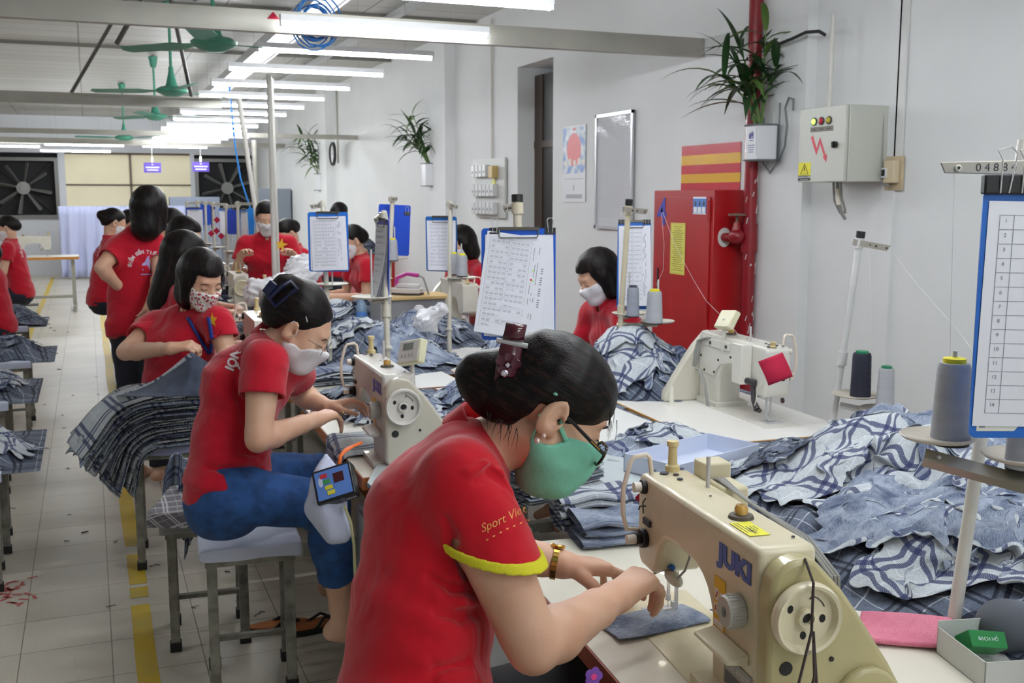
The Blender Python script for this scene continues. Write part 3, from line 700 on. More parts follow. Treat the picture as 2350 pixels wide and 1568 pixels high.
# electric cabinet
def electric_box():
 yc, zc = 4.20, 1.85; d = 0.20; t = thing('electric_cabinet', 'pale grey electric cabinet with three indicator lamps and a red lightning arrow', 'electric cabinet', (WX + 0.06, yc, zc))
 g = mat('cabinet_grey', (196, 198, 188), rough=0.4); W = frame((-0.06, 0, 0), x=(0, -1, 0), y=(0, 0, 1)); w = 0.175; h = 0.178
 b = MB(W); b.box((-w, -h, -0.059), (w, h, d - 0.02)); b.build('body', g, t, bevel=0.004)
 b = MB(W); b.box((-w, -h, d - 0.018), (w - 0.006, h, d)); dr = b.build('door', g, t, bevel=0.003)
 for i, (c, e) in enumerate((((170, 220, 90), 1), ((200, 40, 56), 0), ((190, 176, 40), 0))):
  b = MB(W); b.ell((-0.06 + 0.055 * i, 0.112 - 0.0 * i, d + 0.004), (0.0155, 0.0155, 0.010)); b.build('indicator_lamp', mat('ind_%d' % i, c, rough=0.15, emit=c if e else None, estr=0.8 if e else 0, coat=0.6), dr)
  b = MB(W); b.lathe([(0.015, 0), (0.020, 0), (0.020, 0.005), (0.015, 0.006)], 20, Matrix.Translation((-0.06 + 0.055 * i, 0.112, d))); b.build('lamp_ring', mat('dark_steel', (52, 50, 52)), dr)
 b = MB(W); b.box((-0.088, 0.062, d), (0.082, 0.086, d + 0.001)); lb = b.build('lamp_label', mat('label_dark', (110, 104, 92), rough=0.5), dr)
 b = MB(W); z_ = d + 0.001
 for i in range(3): b.box((-0.078 + 0.055 * i, 0.07, z_), (-0.045 + 0.055 * i, 0.078, z_ + 0.0006))
 b.build('label_print', mat('label_dark2', (76, 70, 60)), lb)
 b = MB(W); b.prism([(-0.082, 0.038), (-0.068, 0.048), (-0.036, -0.018), (-0.012, 0.036), (0.034, -0.052), (0.043, -0.046), (0.040, -0.085), (0.012, -0.058), (0.022, -0.056), (-0.012, 0.006), (-0.036, -0.05)], d, d + 0.001); b.build('lightning_arrow', mat('arrow_red', (206, 60, 76), rough=0.5), dr)
 b = MB(W); b.cyl((0.105, -0.005, d), (0.105, -0.005, d + 0.016), 0.016, n=16); b.box((0.10, -0.019, d + 0.016), (0.11, 0.009, d + 0.024)); b.build('lock_knob', mat('black_plastic', (22, 22, 24)), dr)
 b = MB(W); b.box((-0.17, -0.170, d), (-0.075, -0.082, d + 0.001)); sg = b.build('warning_sign', mat('sign_yellow', (232, 222, 24), rough=0.4), dr)
 b = MB(W); z_ = d + 0.0011
 b.box((-0.17, -0.170, z_), (-0.075, -0.145, z_ + 0.0005))
 T3 = [(-0.152, -0.138), (-0.093, -0.138), (-0.1225, -0.089)]
 for i in range(3): b.tube([Vector((*T3[i], z_)), Vector((*T3[(i + 1) % 3], z_))], 0.0016, 4)
 b.prism([(-0.121, -0.1), (-0.129, -0.118), (-0.1225, -0.117), (-0.126, -0.132), (-0.115, -0.112), (-0.121, -0.113), (-0.117, -0.1)], z_, z_ + 0.0005); b.build('sign_black', mat('black_plastic', (22, 22, 24)), sg)
 text('sign_lettering', 'CẢNH BÁO CÓ ĐIỆN', 0.0105, W @ Matrix.Translation((-0.1225, -0.154, z_ + 0.0008)), mat('sign_white2', (226, 230, 236)), sg, bold=0.0003, extrude=0.0001)
 text('sign_lettering', 'Warning : Electricity', 0.0075, W @ Matrix.Translation((-0.1225, -0.164, z_ + 0.0008)), mat('sign_white2', (226, 230, 236)), sg, extrude=0.0001)
 b = MB(W); 
 for i, (x, l_) in enumerate(((-0.075, 0.15), (-0.045, 0.16), (-0.02, 0.13))): b.tube([(x, -h, 0.06), (x, -h - l_ * 0.6, 0.05), (x + 0.01 * (1 - i), -h - l_, 0.02), (-0.05, -h - l_ - 0.02, 0.0)], 0.009 if i == 1 else 0.006, 8)
 b.each('cable', mat('grey_cable', (150, 150, 146)), t)
 b = MB(W); b.cyl((-0.045, -h - 0.03, 0.057), (-0.045, -h - 0.11, 0.045), 0.0125, n=12); b.build('cable_gland', mat('white_plastic', (226, 220, 206)), t)
 return t
electric_box()
b = MB(); b.cyl((0, 0, 0), (0, 0, 0.46), 0.011, n=12)
o = b.build('conduit', wp); o.location = (WX - 0.05, 4.34, 2.03); tag(o, 'white conduit rising from the top of the electric cabinet', 'conduit')
b = MB(); pts = [at_x(x, y, WX - 0.06) for x, y in ((1745, 92), (1760, 100), (1790, 100), (1820, 88), (1850, 74), (1880, 72), (1893, 80))]; p0 = pts[0].copy(); b.tube([p - p0 for p in pts], 0.009, 8); o = b.build('black_cable', mat('black_cable', (44, 44, 46), rough=0.5)); o.location = p0; tag(o, 'black cable sagging from the red pipe to the white conduit', 'cable')
b = MB(); b.box((0, 0, 0), (0.012, 0.05, 1.9)); o = b.build('cable_duct', mat('white_duct', (222, 222, 220), rough=0.5)); o.location = (WX + 0.045, 3.93, 1.73); o['label'] = 'flat white cable duct running up from the wall switch'; o['category'] = 'cable duct'
t = thing('wall_switch', 'old beige breaker switch on a worn backplate right of the electric cabinet', 'switch', (WX + 0.055, 3.97, 1.72)); b = MB(P_); b.box((-0.06, -0.09, 0), (0.055, 0.07, 0.012)); b.build('backplate', mat('beige_plate', (206, 188, 156), rough=0.6, noise=0.2, nscale=20), t, bevel=0.001)
b = MB(P_); b.box((-0.03, -0.055, 0.012), (0.04, 0.05, 0.05)); b.build('switch_body', mat('beige_switch', (214, 198, 166), rough=0.5), t, bevel=0.004)
b = MB(P_); b.box((-0.035, -0.03, 0.05), (-0.005, 0.015, 0.056)); sw = b.build('rocker_frame', mat('sign_white2', (226, 230, 236)), t); b = MB(P_); b.box((-0.03, -0.022, 0.056), (-0.012, 0.008, 0.060)); b.build('rocker', mat('black_plastic', (22, 22, 24)), sw)
b = MB(); pts = [Vector((0.0, 0.23, 0.29)), Vector((-0.03, 0.12, 0.30)), Vector((-0.04, 0.06, 0.27)), Vector((-0.04, 0.055, 0.1)), Vector((-0.04, 0.05, -0.04)), Vector((-0.04, 0.0, -0.07))]; b.tube(pts, 0.006, 6); b.build('cable', mat('grey_cable', (150, 150, 146)), t)
for (lb, y, z0, z1, r) in (('thin white conduit running down to the meter board', 9.157, 1.95, 3.2, 0.01), ('thin dark conduit beside the clock column', 15.6, 2.1, 3.2, 0.012)):
 b = MB(); b.cyl((0, 0, 0), (0, 0, z1 - z0), r, n=8); o = b.build('conduit', wp if '9' in str(y)[0] else gm_); o.location = (WX - 0.015, y, z0); tag(o, lb, 'conduit')
# meter / switch board
t = thing('switch_board', 'grey board with rows of white breaker boxes left of the dark door', 'switch board', (WX - 0.01, 9.18, 1.68)); b = MB(P_); b.box((-0.38, -0.27, 0), (0.38, 0.27, 0.02)); b.build('board', mat('board_grey', (196, 198, 194), rough=0.5), t)
for r_ in range(3):
 for i in range(6):
  if r_ == 0 and i > 3: continue
  b = MB(P_); x = -0.33 + 0.1 * i; z = (0.16, -0.02, -0.185)[r_]; b.box((x - 0.04, z - 0.055, 0.02), (x + 0.04, z + 0.055, 0.07)); bx = b.build('breaker_box', mat('breaker_white', (214, 216, 216), rough=0.4), t, bevel=0.004)
  b = MB(P_); b.box((x - 0.012, z - 0.02, 0.07), (x + 0.012, z + 0.0, 0.074)); b.build('breaker_switch', mat('print_grey', (162, 164, 170)), bx)
b = MB(P_); b.box((0.12, 0.09, 0.02), (0.22, 0.20, 0.08)); b.build('brown_box', mat('box_tan', (190, 164, 104), rough=0.5), t, bevel=0.004); b = MB(P_); b.box((0.08, 0.03, 0.02), (0.16, 0.08, 0.03)); b.build('yellow_note', mat('note_yellow', (212, 208, 104)), t)
# clock, small switch
t = thing('wall_clock', 'round black-rimmed wall clock', 'clock', (WX - 0.16, 15.2, 2.215)); CF = frame((0, 0, 0), x=(0, -1, 0), z=(-1, 0, 0)); b = MB(); b.lathe([(0.155, 0), (0.17, 0.0), (0.17, 0.03), (0.145, 0.04), (0.145, 0.02)], 32, CF); b.build('rim', mat('black_plastic', (22, 22, 24)), t); b = MB(); b.lathe([(0, 0.015), (0.147, 0.015)], 32, CF); b.build('dial', mat('cal_white', (222, 224, 228)), t)
b = MB(CF); b.box((-0.004, -0.01, 0.017), (0.004, 0.09, 0.02)); b.box((-0.07, -0.003, 0.017), (0.01, 0.003, 0.02)); b.build('hands', mat('black_plastic', (22, 22, 24)), t)
b = MB(); b.box((-0.17, -0.02, -0.02), (-0.0, 0.02, 0.02)); 
o = MB(P_).box((-0.06, -0.11, 0), (0.06, 0.11, 0.03)).build('switch_plate', mat('switch_dark', (70, 76, 96), rough=0.5)); o.location = (WX - 0.001, 20.7, 1.63); tag(o, 'small dark switch plate near the far right corner', 'switch')
# wall planters
lf = mat('leaf_green', (44, 78, 40), rough=0.42, noise=0.3, nscale=6, dark=(26, 52, 28)); lf2 = mat('leaf_light', (92, 122, 60), rough=0.45)
def planter(label, y, z, seed, logo=False, sc=1.0, lean=0, fs=1.0):
 t = thing('wall_planter', label, 'potted plant', (WX, y, z)); rd = random.Random(seed)
 hx = [(-0.145, 0.055), (-0.145, -0.055), (-0.045, -0.085), (-0.02, -0.06), (-0.02, 0.06), (-0.045, 0.085)]
 b = MB(); b.prism([(x * sc, y_ * sc) for x, y_ in hx], -0.13 * sc, 0.06 * sc); pt = b.build('pot', mat('pot_white', (222, 224, 228), rough=0.35), t, bevel=0.003)
 gw = mat('bracket_grey', (120, 124, 128), rough=0.4, metal=0.4)
 b = MB(); 
 for zz in (0.055, -0.132): b.tube([Vector((x * 1.05 * sc, y_ * 1.05 * sc, zz * sc)) for x, y_ in hx], 0.005, 6, closed=True)
 b.tube([(-0.02 * sc, -0.07 * sc, 0.17 * sc), (-0.02 * sc, -0.07 * sc, -0.14 * sc), (-0.02, 0, -0.2 * sc), (-0.02 * sc, 0.07 * sc, -0.14 * sc), (-0.02 * sc, 0.07 * sc, 0.1 * sc)], 0.006, 6)
 b.tube([(-0.02, -0.08 * sc, -0.14 * sc), (-0.03, -0.14 * sc, -0.06 * sc), (-0.03, -0.15 * sc, 0.05 * sc), (-0.03, -0.13 * sc, 0.14 * sc), (-0.03, -0.16 * sc, 0.19 * sc), (-0.03, -0.2 * sc, 0.18 * sc), (-0.03, -0.2 * sc, 0.12 * sc)], 0.006, 6)
 b.build('bracket', gw, t)
 if logo:
  L_ = frame((-0.1465 * sc, 0.0, -0.03), x=(0, -1, 0), y=(0, 0, 1)); b = MB(L_); b.box((-0.045, -0.075, 0), (0.045, 0.075, 0.0008)); lb = b.build('pot_label', mat('cal_white', (222, 224, 228)), pt)
  b = MB(L_); 
  b.prism([(-0.022, 0.012), (-0.022, 0.035), (-0.008, 0.048), (-0.004, 0.036), (0.006, 0.056), (0.014, 0.04), (0.02, 0.05), (0.02, 0.012), (0.01, 0.012), (0.01, 0.026), (0.002, 0.026), (0.002, 0.012)], 0.0008, 0.0014)
  for i in range(4): b.box((-0.034 + 0.004 * i, -0.025 - 0.012 * i, 0.0008), (0.034 - 0.004 * i, -0.021 - 0.012 * i, 0.0012))
  b.box((-0.018, 0.0, 0.0008), (0.018, 0.005, 0.0012)); b.build('label_logo', mat('logo_navy', (50, 46, 130)), lb)
 # stems and leaves
 st_ = MB(); lv = MB(); lv2 = MB(); s0_ = sc; sc = sc * fs
 def leaf(B, p, d, L, w, droop):
  d = Vector(d).normalized(); s = d.cross(Vector((0, 0, 1)));  s = s.normalized() if s.length > 0.05 else Vector((0, 1, 0)); n = 7; A = []; Bq = []; C_ = []
  q = Vector(p); dd = d.copy()
  for i in range(n + 1):
   u = i / n; ww = w * (sin(pi * min(1, (u * 0.94 + 0.06)) ** 0.75)) * (1 if u < 1 else 0.02) + 0.0008; up = s.cross(dd)
   A.append(q - s * ww + up * ww * 0.25); C_.append(q.copy()); Bq.append(q + s * ww + up * ww * 0.25); q = q + dd * L / n; dd = (dd + Vector((0, 0, -droop / n))).normalized()
  B.strip(A, C_); B.strip(C_, Bq)
 ns = 7
 for k in range(ns):
  a = rd.uniform(-1.1, 1.1) if k else 0; H_ = rd.uniform(0.18, 0.42) * sc; dy = rd.uniform(-0.10, 0.22) * sc + lean * 0.6; dx = rd.uniform(-0.16, 0.04) * sc
  p0 = Vector((-0.08 * s0_ + rd.uniform(-.02, .02), rd.uniform(-0.03, 0.03), 0.02)); p3 = p0 + Vector((dx, dy, H_)); mid = lerp(p0, p3, 0.5) + Vector((0, 0, 0.04))
  pts = [p0, lerp(p0, mid, 0.6), mid, p3]; st_.tube(pts, [0.006 * sc, 0.005 * sc, 0.004 * sc, 0.002 * sc], 6)
  nl = rd.randint(9, 12)
  for j in range(nl):
   u = 0.35 + 0.65 * j / (nl - 1); p = lerp(mid, p3, (u - 0.5) * 2) if u > 0.5 else lerp(p0, mid, u * 2); az = 2.4 * j + rd.uniform(-.5, .5) + k
   dr = Vector((cos(az) - 0.25, sin(az), rd.uniform(0.2, 1.0) if u < 0.97 else 2.0)); leaf(lv if rd.random() < 0.85 else lv2, p, dr, rd.uniform(0.15, 0.27) * sc, rd.uniform(0.009, 0.016) * sc, rd.uniform(0.6, 2.0))
 st_.build('stem', lf2, t); o = lv.build('foliage', lf, t, smooth=80, fix=False); lv2.build('foliage', lf2, t, smooth=80, fix=False)
 return t
planter('leafy plant in a white wall pot with blue emblem, by the red pipe', 4.86, 1.93, 5, logo=True, sc=1.0, lean=0.08, fs=1.5)
planter('leafy plant in a white wall pot at mid wall, left of the meter board', 10.75, 1.88, 8, sc=1.25, lean=0.2, fs=1.2)
planter('leafy plant in a white wall pot furthest along the wall, below the rails', 16.4, 1.88, 11, sc=1.35, lean=0.25, fs=1.2)
# ================================================================== people
def skin_mat():
 return mat('skin', (218, 176, 148), rough=0.5, noise=0.12, nscale=9, bump=0.1, bscale=260, sss=0.06, dark=(208, 158, 130))
def hair_mat(name='hair', straight=False, col=(14, 12, 13), brown=(48, 31, 24)):
 if name in _M: return _M[name]
 m = bpy.data.materials.new(name); m.use_nodes = True; _M[name] = m
 nt = m.node_tree; b = nt.nodes['Principled BSDF']
 tc = nt.nodes.new('ShaderNodeTexCoord')
 def streak(sc, det=3):
  mp = nt.nodes.new('ShaderNodeMapping'); nt.links.new(tc.outputs['Object'], mp.inputs[0])
  mp.inputs['Scale'].default_value = (sc, sc, sc * 0.04) if straight else (sc, sc * 0.05, sc)
  n = nt.nodes.new('ShaderNodeTexNoise'); n.inputs['Scale'].default_value = 1; n.inputs['Detail'].default_value = det; n.inputs['Distortion'].default_value = 0.3
  nt.links.new(mp.outputs[0], n.inputs['Vector']); return n.outputs[0]
 r = nt.nodes.new('ShaderNodeMapRange'); r.inputs[1].default_value = 0.5; r.inputs[2].default_value = 0.75; nt.links.new(streak(150), r.inputs[0])
 mx = nt.nodes.new('ShaderNodeMix'); mx.data_type = 'RGBA'; mx.inputs[6].default_value = srgb(*col); mx.inputs[7].default_value = srgb(*brown)
 nt.links.new(r.outputs[0], mx.inputs[0]); nt.links.new(mx.outputs[2], b.inputs['Base Color'])
 b.inputs['Roughness'].default_value = 0.4; b.inputs['Specular IOR Level'].default_value = 0.2
 bp = nt.nodes.new('ShaderNodeBump'); bp.inputs['Strength'].default_value = 0.5; bp.inputs['Distance'].default_value = 0.002
 nt.links.new(streak(420, 2), bp.inputs['Height']); nt.links.new(bp.outputs[0], b.inputs['Normal'])
 return m
def shirt_mat(name='red_polo', col=(186, 14, 40)):
 if name in _M: return _M[name]
 m = mat(name, col, rough=0.85, spec=0.25, sheen=0.25)
 nt = m.node_tree; b = nt.nodes['Principled BSDF']; tc = nt.nodes.new('ShaderNodeTexCoord')
 n1 = nt.nodes.new('ShaderNodeTexNoise'); n1.inputs['Scale'].default_value = 7; n1.inputs['Detail'].default_value = 2; n1.inputs['Distortion'].default_value = 1.2
 nt.links.new(tc.outputs['Object'], n1.inputs['Vector'])
 n2 = nt.nodes.new('ShaderNodeTexNoise'); n2.inputs['Scale'].default_value = 900; nt.links.new(tc.outputs['Object'], n2.inputs['Vector'])
 b1 = nt.nodes.new('ShaderNodeBump'); b1.inputs['Strength'].default_value = 0.5; b1.inputs['Distance'].default_value = 0.03; nt.links.new(n1.outputs[0], b1.inputs['Height'])
 b2 = nt.nodes.new('ShaderNodeBump'); b2.inputs['Strength'].default_value = 0.2; b2.inputs['Distance'].default_value = 0.0006
 nt.links.new(n2.outputs[0], b2.inputs['Height']); nt.links.new(b1.outputs[0], b2.inputs['Normal']); nt.links.new(b2.outputs[0], b.inputs['Normal'])
 return m

def hand_chains(w, d, n, side, curl, splay=(8, 2, -3, -9), sc=1.0, thumb=(0.55, 0.75, 0.35), tcurl=20):
 """chains of (points, radii): palm rays then fingers; d finger direction, n palm normal, side +1 right hand"""
 d = Vector(d).normalized(); n = Vector(n); n = (n - d * n.dot(d)).normalized(); l = d.cross(n) * side
 w = Vector(w); palm = []; fing = []
 lat = (0.026, 0.0085, -0.009, -0.0245); al = (0.086, 0.09, 0.085, 0.075)
 L = ((0.041, 0.025, 0.02), (0.045, 0.029, 0.021), (0.041, 0.027, 0.02), (0.032, 0.021, 0.018))
 for i in range(4):
  kn = w + (d * al[i] + l * lat[i] - n * 0.004) * sc
  palm.append(([w + l * lat[i] * 0.55 * sc, kn], [0.0155 * sc, 0.0122 * sc]))
  sp = radians(splay[i]); dd = (d * cos(sp) + l * sin(sp)).normalized()
  p = kn.copy(); pts = [p.copy()]; a = 0
  for j in range(3):
   a += radians(curl[i][j]); v = dd * cos(a) + n * sin(a); p = p + v * L[i][j] * sc; pts.append(p.copy())
  r = [0.0094, 0.0085, 0.0076, 0.0062]; q = 0.86 if i == 3 else 1
  fing.append((pts, [x * sc * q for x in r]))
 tb = w + (d * 0.018 + l * 0.02 + n * 0.004) * sc
 td = (l * thumb[0] + d * thumb[1] + n * thumb[2]).normalized()
 p = tb.copy(); pts = [p.copy()]; back = (d - td * d.dot(td)).normalized()
 for j, ln in enumerate((0.042, 0.031, 0.025)):
  a = radians(tcurl * j); v = td * cos(a) + (back * 0.6 + n * 0.4).normalized() * sin(a); p = p + v.normalized() * ln * sc; pts.append(p.copy())
 fing.append((pts, [0.0155 * sc, 0.0115 * sc, 0.0098 * sc, 0.0075 * sc]))
 return palm, fing

def head_frame(c, fwd, up): return frame(c, y=fwd, z=Vector(up) - Vector(fwd).normalized() * Vector(up).dot(Vector(fwd).normalized()))

def sdf_head(S, H, sc=1.0, face=True, ear=True):
 T = lambda x, y, z: H @ Vector((x * sc, y * sc, z * sc))
 e = lambda c, r, k=0.02, mode=1, **kw: S.ell(T(*c), [v * sc for v in r], H, k * sc, mode, **kw)
 e((0, -0.014, 0.036), (0.073, 0.094, 0.082), 0.0)
 e((0, 0.03, -0.025), (0.062, 0.062, 0.085), 0.03)
 S.cap(T(0, 0.062, -0.092), T(0, 0.058, -0.09), 0.024 * sc, k=0.035 * sc)
 for s in (-1, 1):
  S.cap(T(s * 0.05, 0.0, -0.05), T(s * 0.02, 0.06, -0.095), 0.02 * sc, 0.016 * sc, k=0.03 * sc)
  e((s * 0.036, 0.06, -0.032), (0.024, 0.022, 0.024), 0.02)
 if face:
  S.cap(T(-0.03, 0.08, 0.02), T(0.03, 0.08, 0.02), 0.011 * sc, k=0.02 * sc)
  S.cap(T(0, 0.084, 0.008), T(0, 0.104, -0.028), 0.0075 * sc, 0.0115 * sc, k=0.012 * sc)
  for s in (-1, 1):
   e((s * 0.031, 0.094, 0.001), (0.016, 0.012, 0.012), 0.014, -1)
   e((s * 0.031, 0.0795, -0.001), (0.0145, 0.0115, 0.012), 0.004)
   e((s * 0.011, 0.096, -0.033), (0.008, 0.01, 0.007), 0.008)
  e((0, 0.093, -0.058), (0.022, 0.01, 0.0055), 0.006); e((0, 0.0915, -0.068), (0.018, 0.01, 0.0055), 0.005)
 if ear:
  for s in (-1, 1):
   er = H @ Matrix.Rotation(radians(-12), 4, 'X') @ Matrix.Rotation(radians(s * -18), 4, 'Z')
   e2 = lambda c, r, k, m=1: S.ell(T(*c), [v * sc for v in r], er, k * sc, m)
   e2((s * 0.081, -0.009, -0.004), (0.009, 0.021, 0.035), 0.005)
   e2((s * 0.091, -0.004, 0.001), (0.0085, 0.0135, 0.023), 0.003, -1)
   e2((s * 0.078, -0.008, 0.0), (0.006, 0.008, 0.015), 0.004)
   e2((s * 0.084, 0.002, -0.004), (0.006, 0.006, 0.008), 0.003, -1)
   e2((s * 0.077, 0.004, -0.028), (0.006, 0.009, 0.01), 0.006)

def bounds(pts, m):
 return [min(p[i] for p in pts) - m for i in range(3)], [max(p[i] for p in pts) + m for i in range(3)]

def person(label, J, res=0.006, base=None, group=None, face=True, cuff=0.52, skin=True, hair=None, mask=None, pants=None,
           hem=None, folds=None, shirt=None, extras=True, collar=True, wr=1.0, hres=None, fat=1.0, armf=1.0, sleeve_r=1.0, disp_amp=0.0025, shoes=True):
 """J: joints in world space: spine=[pelvis, waist, chest, neck], head, hf, hu, shR.. elR.. wrR.. hdR (dir), hnR (palm normal), cR (curls); same for L;
 optional hipR knR anR.  Returns (root, dict of parts)"""
 sp = [Vector(p) for p in J['spine']]; nb = sp[-1]; pel = sp[0]
 shR, shL = Vector(J['shR']), Vector(J['shL'])
 lat = (shR - shL).normalized()
 H = head_frame(J['head'], J['hf'], J['hu'])
 root = thing('person', label, 'person', base if base is not None else (pel.x, pel.y, 0), group=group)
 P = {}
 arms = []
 for s in 'RL':
  if 'el' + s in J: arms.append((s, Vector(J['sh' + s]), Vector(J['el' + s]), Vector(J['wr' + s])))
 # ---------------- body
 pts = [pel, nb, Vector(J['head']), shR, shL] + [p for a in arms for p in a[1:]]
 hands = []
 for (s, sh, el, w) in arms:
  if 'hd' + s in J:
   pl, fg = hand_chains(w, J['hd' + s], J['hn' + s], 1 if s == 'R' else -1, J.get('c' + s, [(15, 25, 15)] * 4),
                                 sc=J.get('hs', 0.93), thumb=J.get('th' + s, (0.55, 0.75, 0.35)), tcurl=J.get('tc' + s, 20), splay=J.get('sp' + s, (8, 2, -3, -9)))
   hands.append((pl, fg)); pts += [p for c in fg for p in c[0]]
 legs = []
 for s in 'RL':
  if 'kn' + s in J:
   legs.append((s, Vector(J['hip' + s]), Vector(J['kn' + s]), Vector(J['an' + s]))); pts += [Vector(J['kn' + s]), Vector(J['an' + s])]
 lo, hi = bounds(pts, 0.14)
 S = SDF(lo, hi, res)
 sd = dict(side=lat, w=1.42)
 f = fat; af = armf * fat
 rr = [0.10 * f, 0.085 * f, 0.092 * f, 0.055]
 for i in range(3): S.cap(sp[i], sp[i+1] if i < 2 else lerp(sp[i], sp[i+1], 0.85), rr[i], rr[i+1], k=0.04, **sd)
 S.cap(lerp(nb, shR, 0.3), lerp(shR, nb, 0.1), 0.045, 0.042, k=0.04); S.cap(lerp(nb, shL, 0.3), lerp(shL, nb, 0.1), 0.045, 0.042, k=0.04)
 S.cap(nb - (sp[3] - sp[2]).normalized() * 0.02, H @ Vector((0, -0.022, -0.055)), 0.054, 0.05, k=0.025)
 sdf_head(S, H, face=face, ear=extras)
 for (s, sh, el, w) in arms:
  a = sh; ua = (el - sh).normalized(); fa = (w - el).normalized()
  S.cap(a, lerp(a, el, 0.35), 0.046 * af, 0.046 * af, k=0.03); S.chain([lerp(a, el, 0.35), lerp(a, el, 0.9), el], [0.046 * af, 0.038 * af, 0.034 * af], k=0.006)
  S.chain([el, lerp(el, w, 0.25), lerp(el, w, 0.75), w], [0.034 * af, 0.038 * af, 0.0275 * af, 0.0225 * af], k=0.012)
  if 'hd' + s not in J: S.ell(w + fa * 0.06, (0.03, 0.05, 0.03), frame((0, 0, 0), y=fa, z=Vector((0, 0, 1))), k=0.03)
  else: S.cap(w, w + Vector(J['hd' + s]).normalized() * 0.02, 0.021, 0.019, k=0.02, side=Vector(J['hd' + s]).cross(Vector(J['hn' + s])), w=1.2)
 for pl, fg in hands:
  for c, r in pl: S.chain(c, r, k=0.012)
  for c, r in fg: S.chain(c, r, k=0.0045)
 for (s, hp, kn, an) in legs:
  S.cap(hp, kn, 0.07 * f, 0.05 * f, k=0.03); S.chain([kn, lerp(kn, an, 0.3), lerp(kn, an, 0.85), an], [0.048 * f, 0.052 * f, 0.034, 0.035], k=0.02)
  fd = Vector(J.get('ft' + s, (1, 0, -0.25))).normalized()
  S.chain([an - fd * 0.04 - Vector((0, 0, 0.035)), an + fd * 0.06 - Vector((0, 0, 0.03)), an + fd * 0.15 - Vector((0, 0, 0.045))], [0.03, 0.034, 0.022], k=0.03)
 P['body'] = S.build('body', skin_mat(), root)
 # ---------------- shirt
 smt = shirt or shirt_mat()
 lo, hi = bounds([pel, nb, shR, shL] + [lerp(a[1], a[2], cuff) for a in arms], 0.19)
 S = SDF(lo, hi, res)
 sd = dict(side=lat, w=1.4 * wr)
 r = [0.122 * f, 0.108 * f, 0.113 * f, 0.068]
 dn = (sp[0] - sp[1]).normalized()
 hc, hn = hem if hem else (sp[0] + dn * 0.06, dn)
 low = sp[0] + dn * 0.16
 S.cap(low, sp[0], r[0] * 1.03, r[0], k=0, clip=[(hc, hn)], **sd)
 S.cap(sp[0], sp[1], r[0], r[1], k=0.05, **sd)
 S.cap(sp[1], sp[2], r[1], r[2], k=0.05, **sd)
 S.cap(sp[2], lerp(sp[2], sp[3], 0.8), r[2], r[3], k=0.05, **sd)
 fw = J.get('cf')
 fw = Vector(fw).normalized() if fw else (sp[3] - sp[1]).normalized().cross(lat).normalized()
 for s, sg in ((shR, 1), (shL, -1)):
  S.cap(lerp(nb, s, 0.28), lerp(s, nb, 0.04), 0.056, 0.058, k=0.05)
  S.ell(sp[2] + fw * 0.062 * f + lat * sg * 0.07, (0.062 * f, 0.055 * f, 0.06 * f), k=0.05)
 up = (sp[3] - sp[2]).normalized()
 for (s, sh, el, w) in arms:
  ua = (el - sh).normalized(); c = lerp(sh, el, cuff); cs = J.get('cs' + s)
  cn = Vector(cs).normalized() if cs else ua
  S.cap(sh - ua * 0.01, c + ua * 0.06, 0.062 * sleeve_r * f, 0.066 * sleeve_r * f, k=0.03, clip=[(c, cn)])
 for fo in (folds or []):   # (points, radius, mode)
  fp = [S.hit(*p) if len(p) == 2 else p for p in fo[0]]; fo = ([p for p in fp if p is not None], fo[1], fo[2])
  if len(fo[0]) < 2: continue
  S.chain(fo[0], [fo[1] * (0.5 if i in (0, len(fo[0]) - 1) else 1) for i in range(len(fo[0]))], k=fo[1] * 2.2, mode=fo[2])
 if disp_amp:
  a = disp_amp; o = float(hash(label) % 97) if False else float(sum(map(ord, label)) % 97)
  S.disp(lambda x, y, z: a * (np.sin(26 * x + 9 * z + 3 * np.sin(11 * z + 8 * y + o)) * np.sin(17 * z - 12 * y + o + 2 * np.sin(9 * x))
         + 0.6 * np.sin(55 * z + 18 * y + 4 * np.sin(13 * x + 9 * z + o))))
 for (s, sh, el, w) in arms:      # open cuffs
  ua = (el - sh).normalized(); c = lerp(sh, el, cuff); cn = Vector(J['cs' + s]).normalized() if J.get('cs' + s) else ua
  S.cap(c - ua * 0.035, c + ua * 0.012, 0.054 * sleeve_r * f, 0.057 * sleeve_r * f, k=0.004, mode=-1, clip=[(c - cn * 0.022, -cn)])
 # neck opening (slanting down at the front)
 S.cap(nb - up * 0.0 + fw * 0.012, nb + up * 0.09 + fw * 0.02, 0.056, 0.06, k=0.006, mode=-1)
 P['shirt'] = S.build('shirt', smt, root)
 if collar:
  lo, hi = bounds([nb], 0.15); S = SDF(lo, hi, min(res, 0.004))
  nd = (H @ Vector((0, -0.03, -0.07)) - nb).normalized(); nd = (nd + up).normalized()
  S.cap(nb - nd * 0.03, nb + nd * 0.1, 0.073, 0.058, k=0, shell=0.0035, clip=[(nb + nd * 0.048, nd - fw * 0.0), (nb - nd * 0.012, -nd - fw * 0.25)])
  if face:
   M = frame(nb, x=lat, z=nd); S.poly(M, [(0.02, 0.0), (0.12, 0.09), (0.12, -0.1), (0.05, -0.1)], -0.012, 0.012)
  P['collar'] = S.build('collar', smt, root)
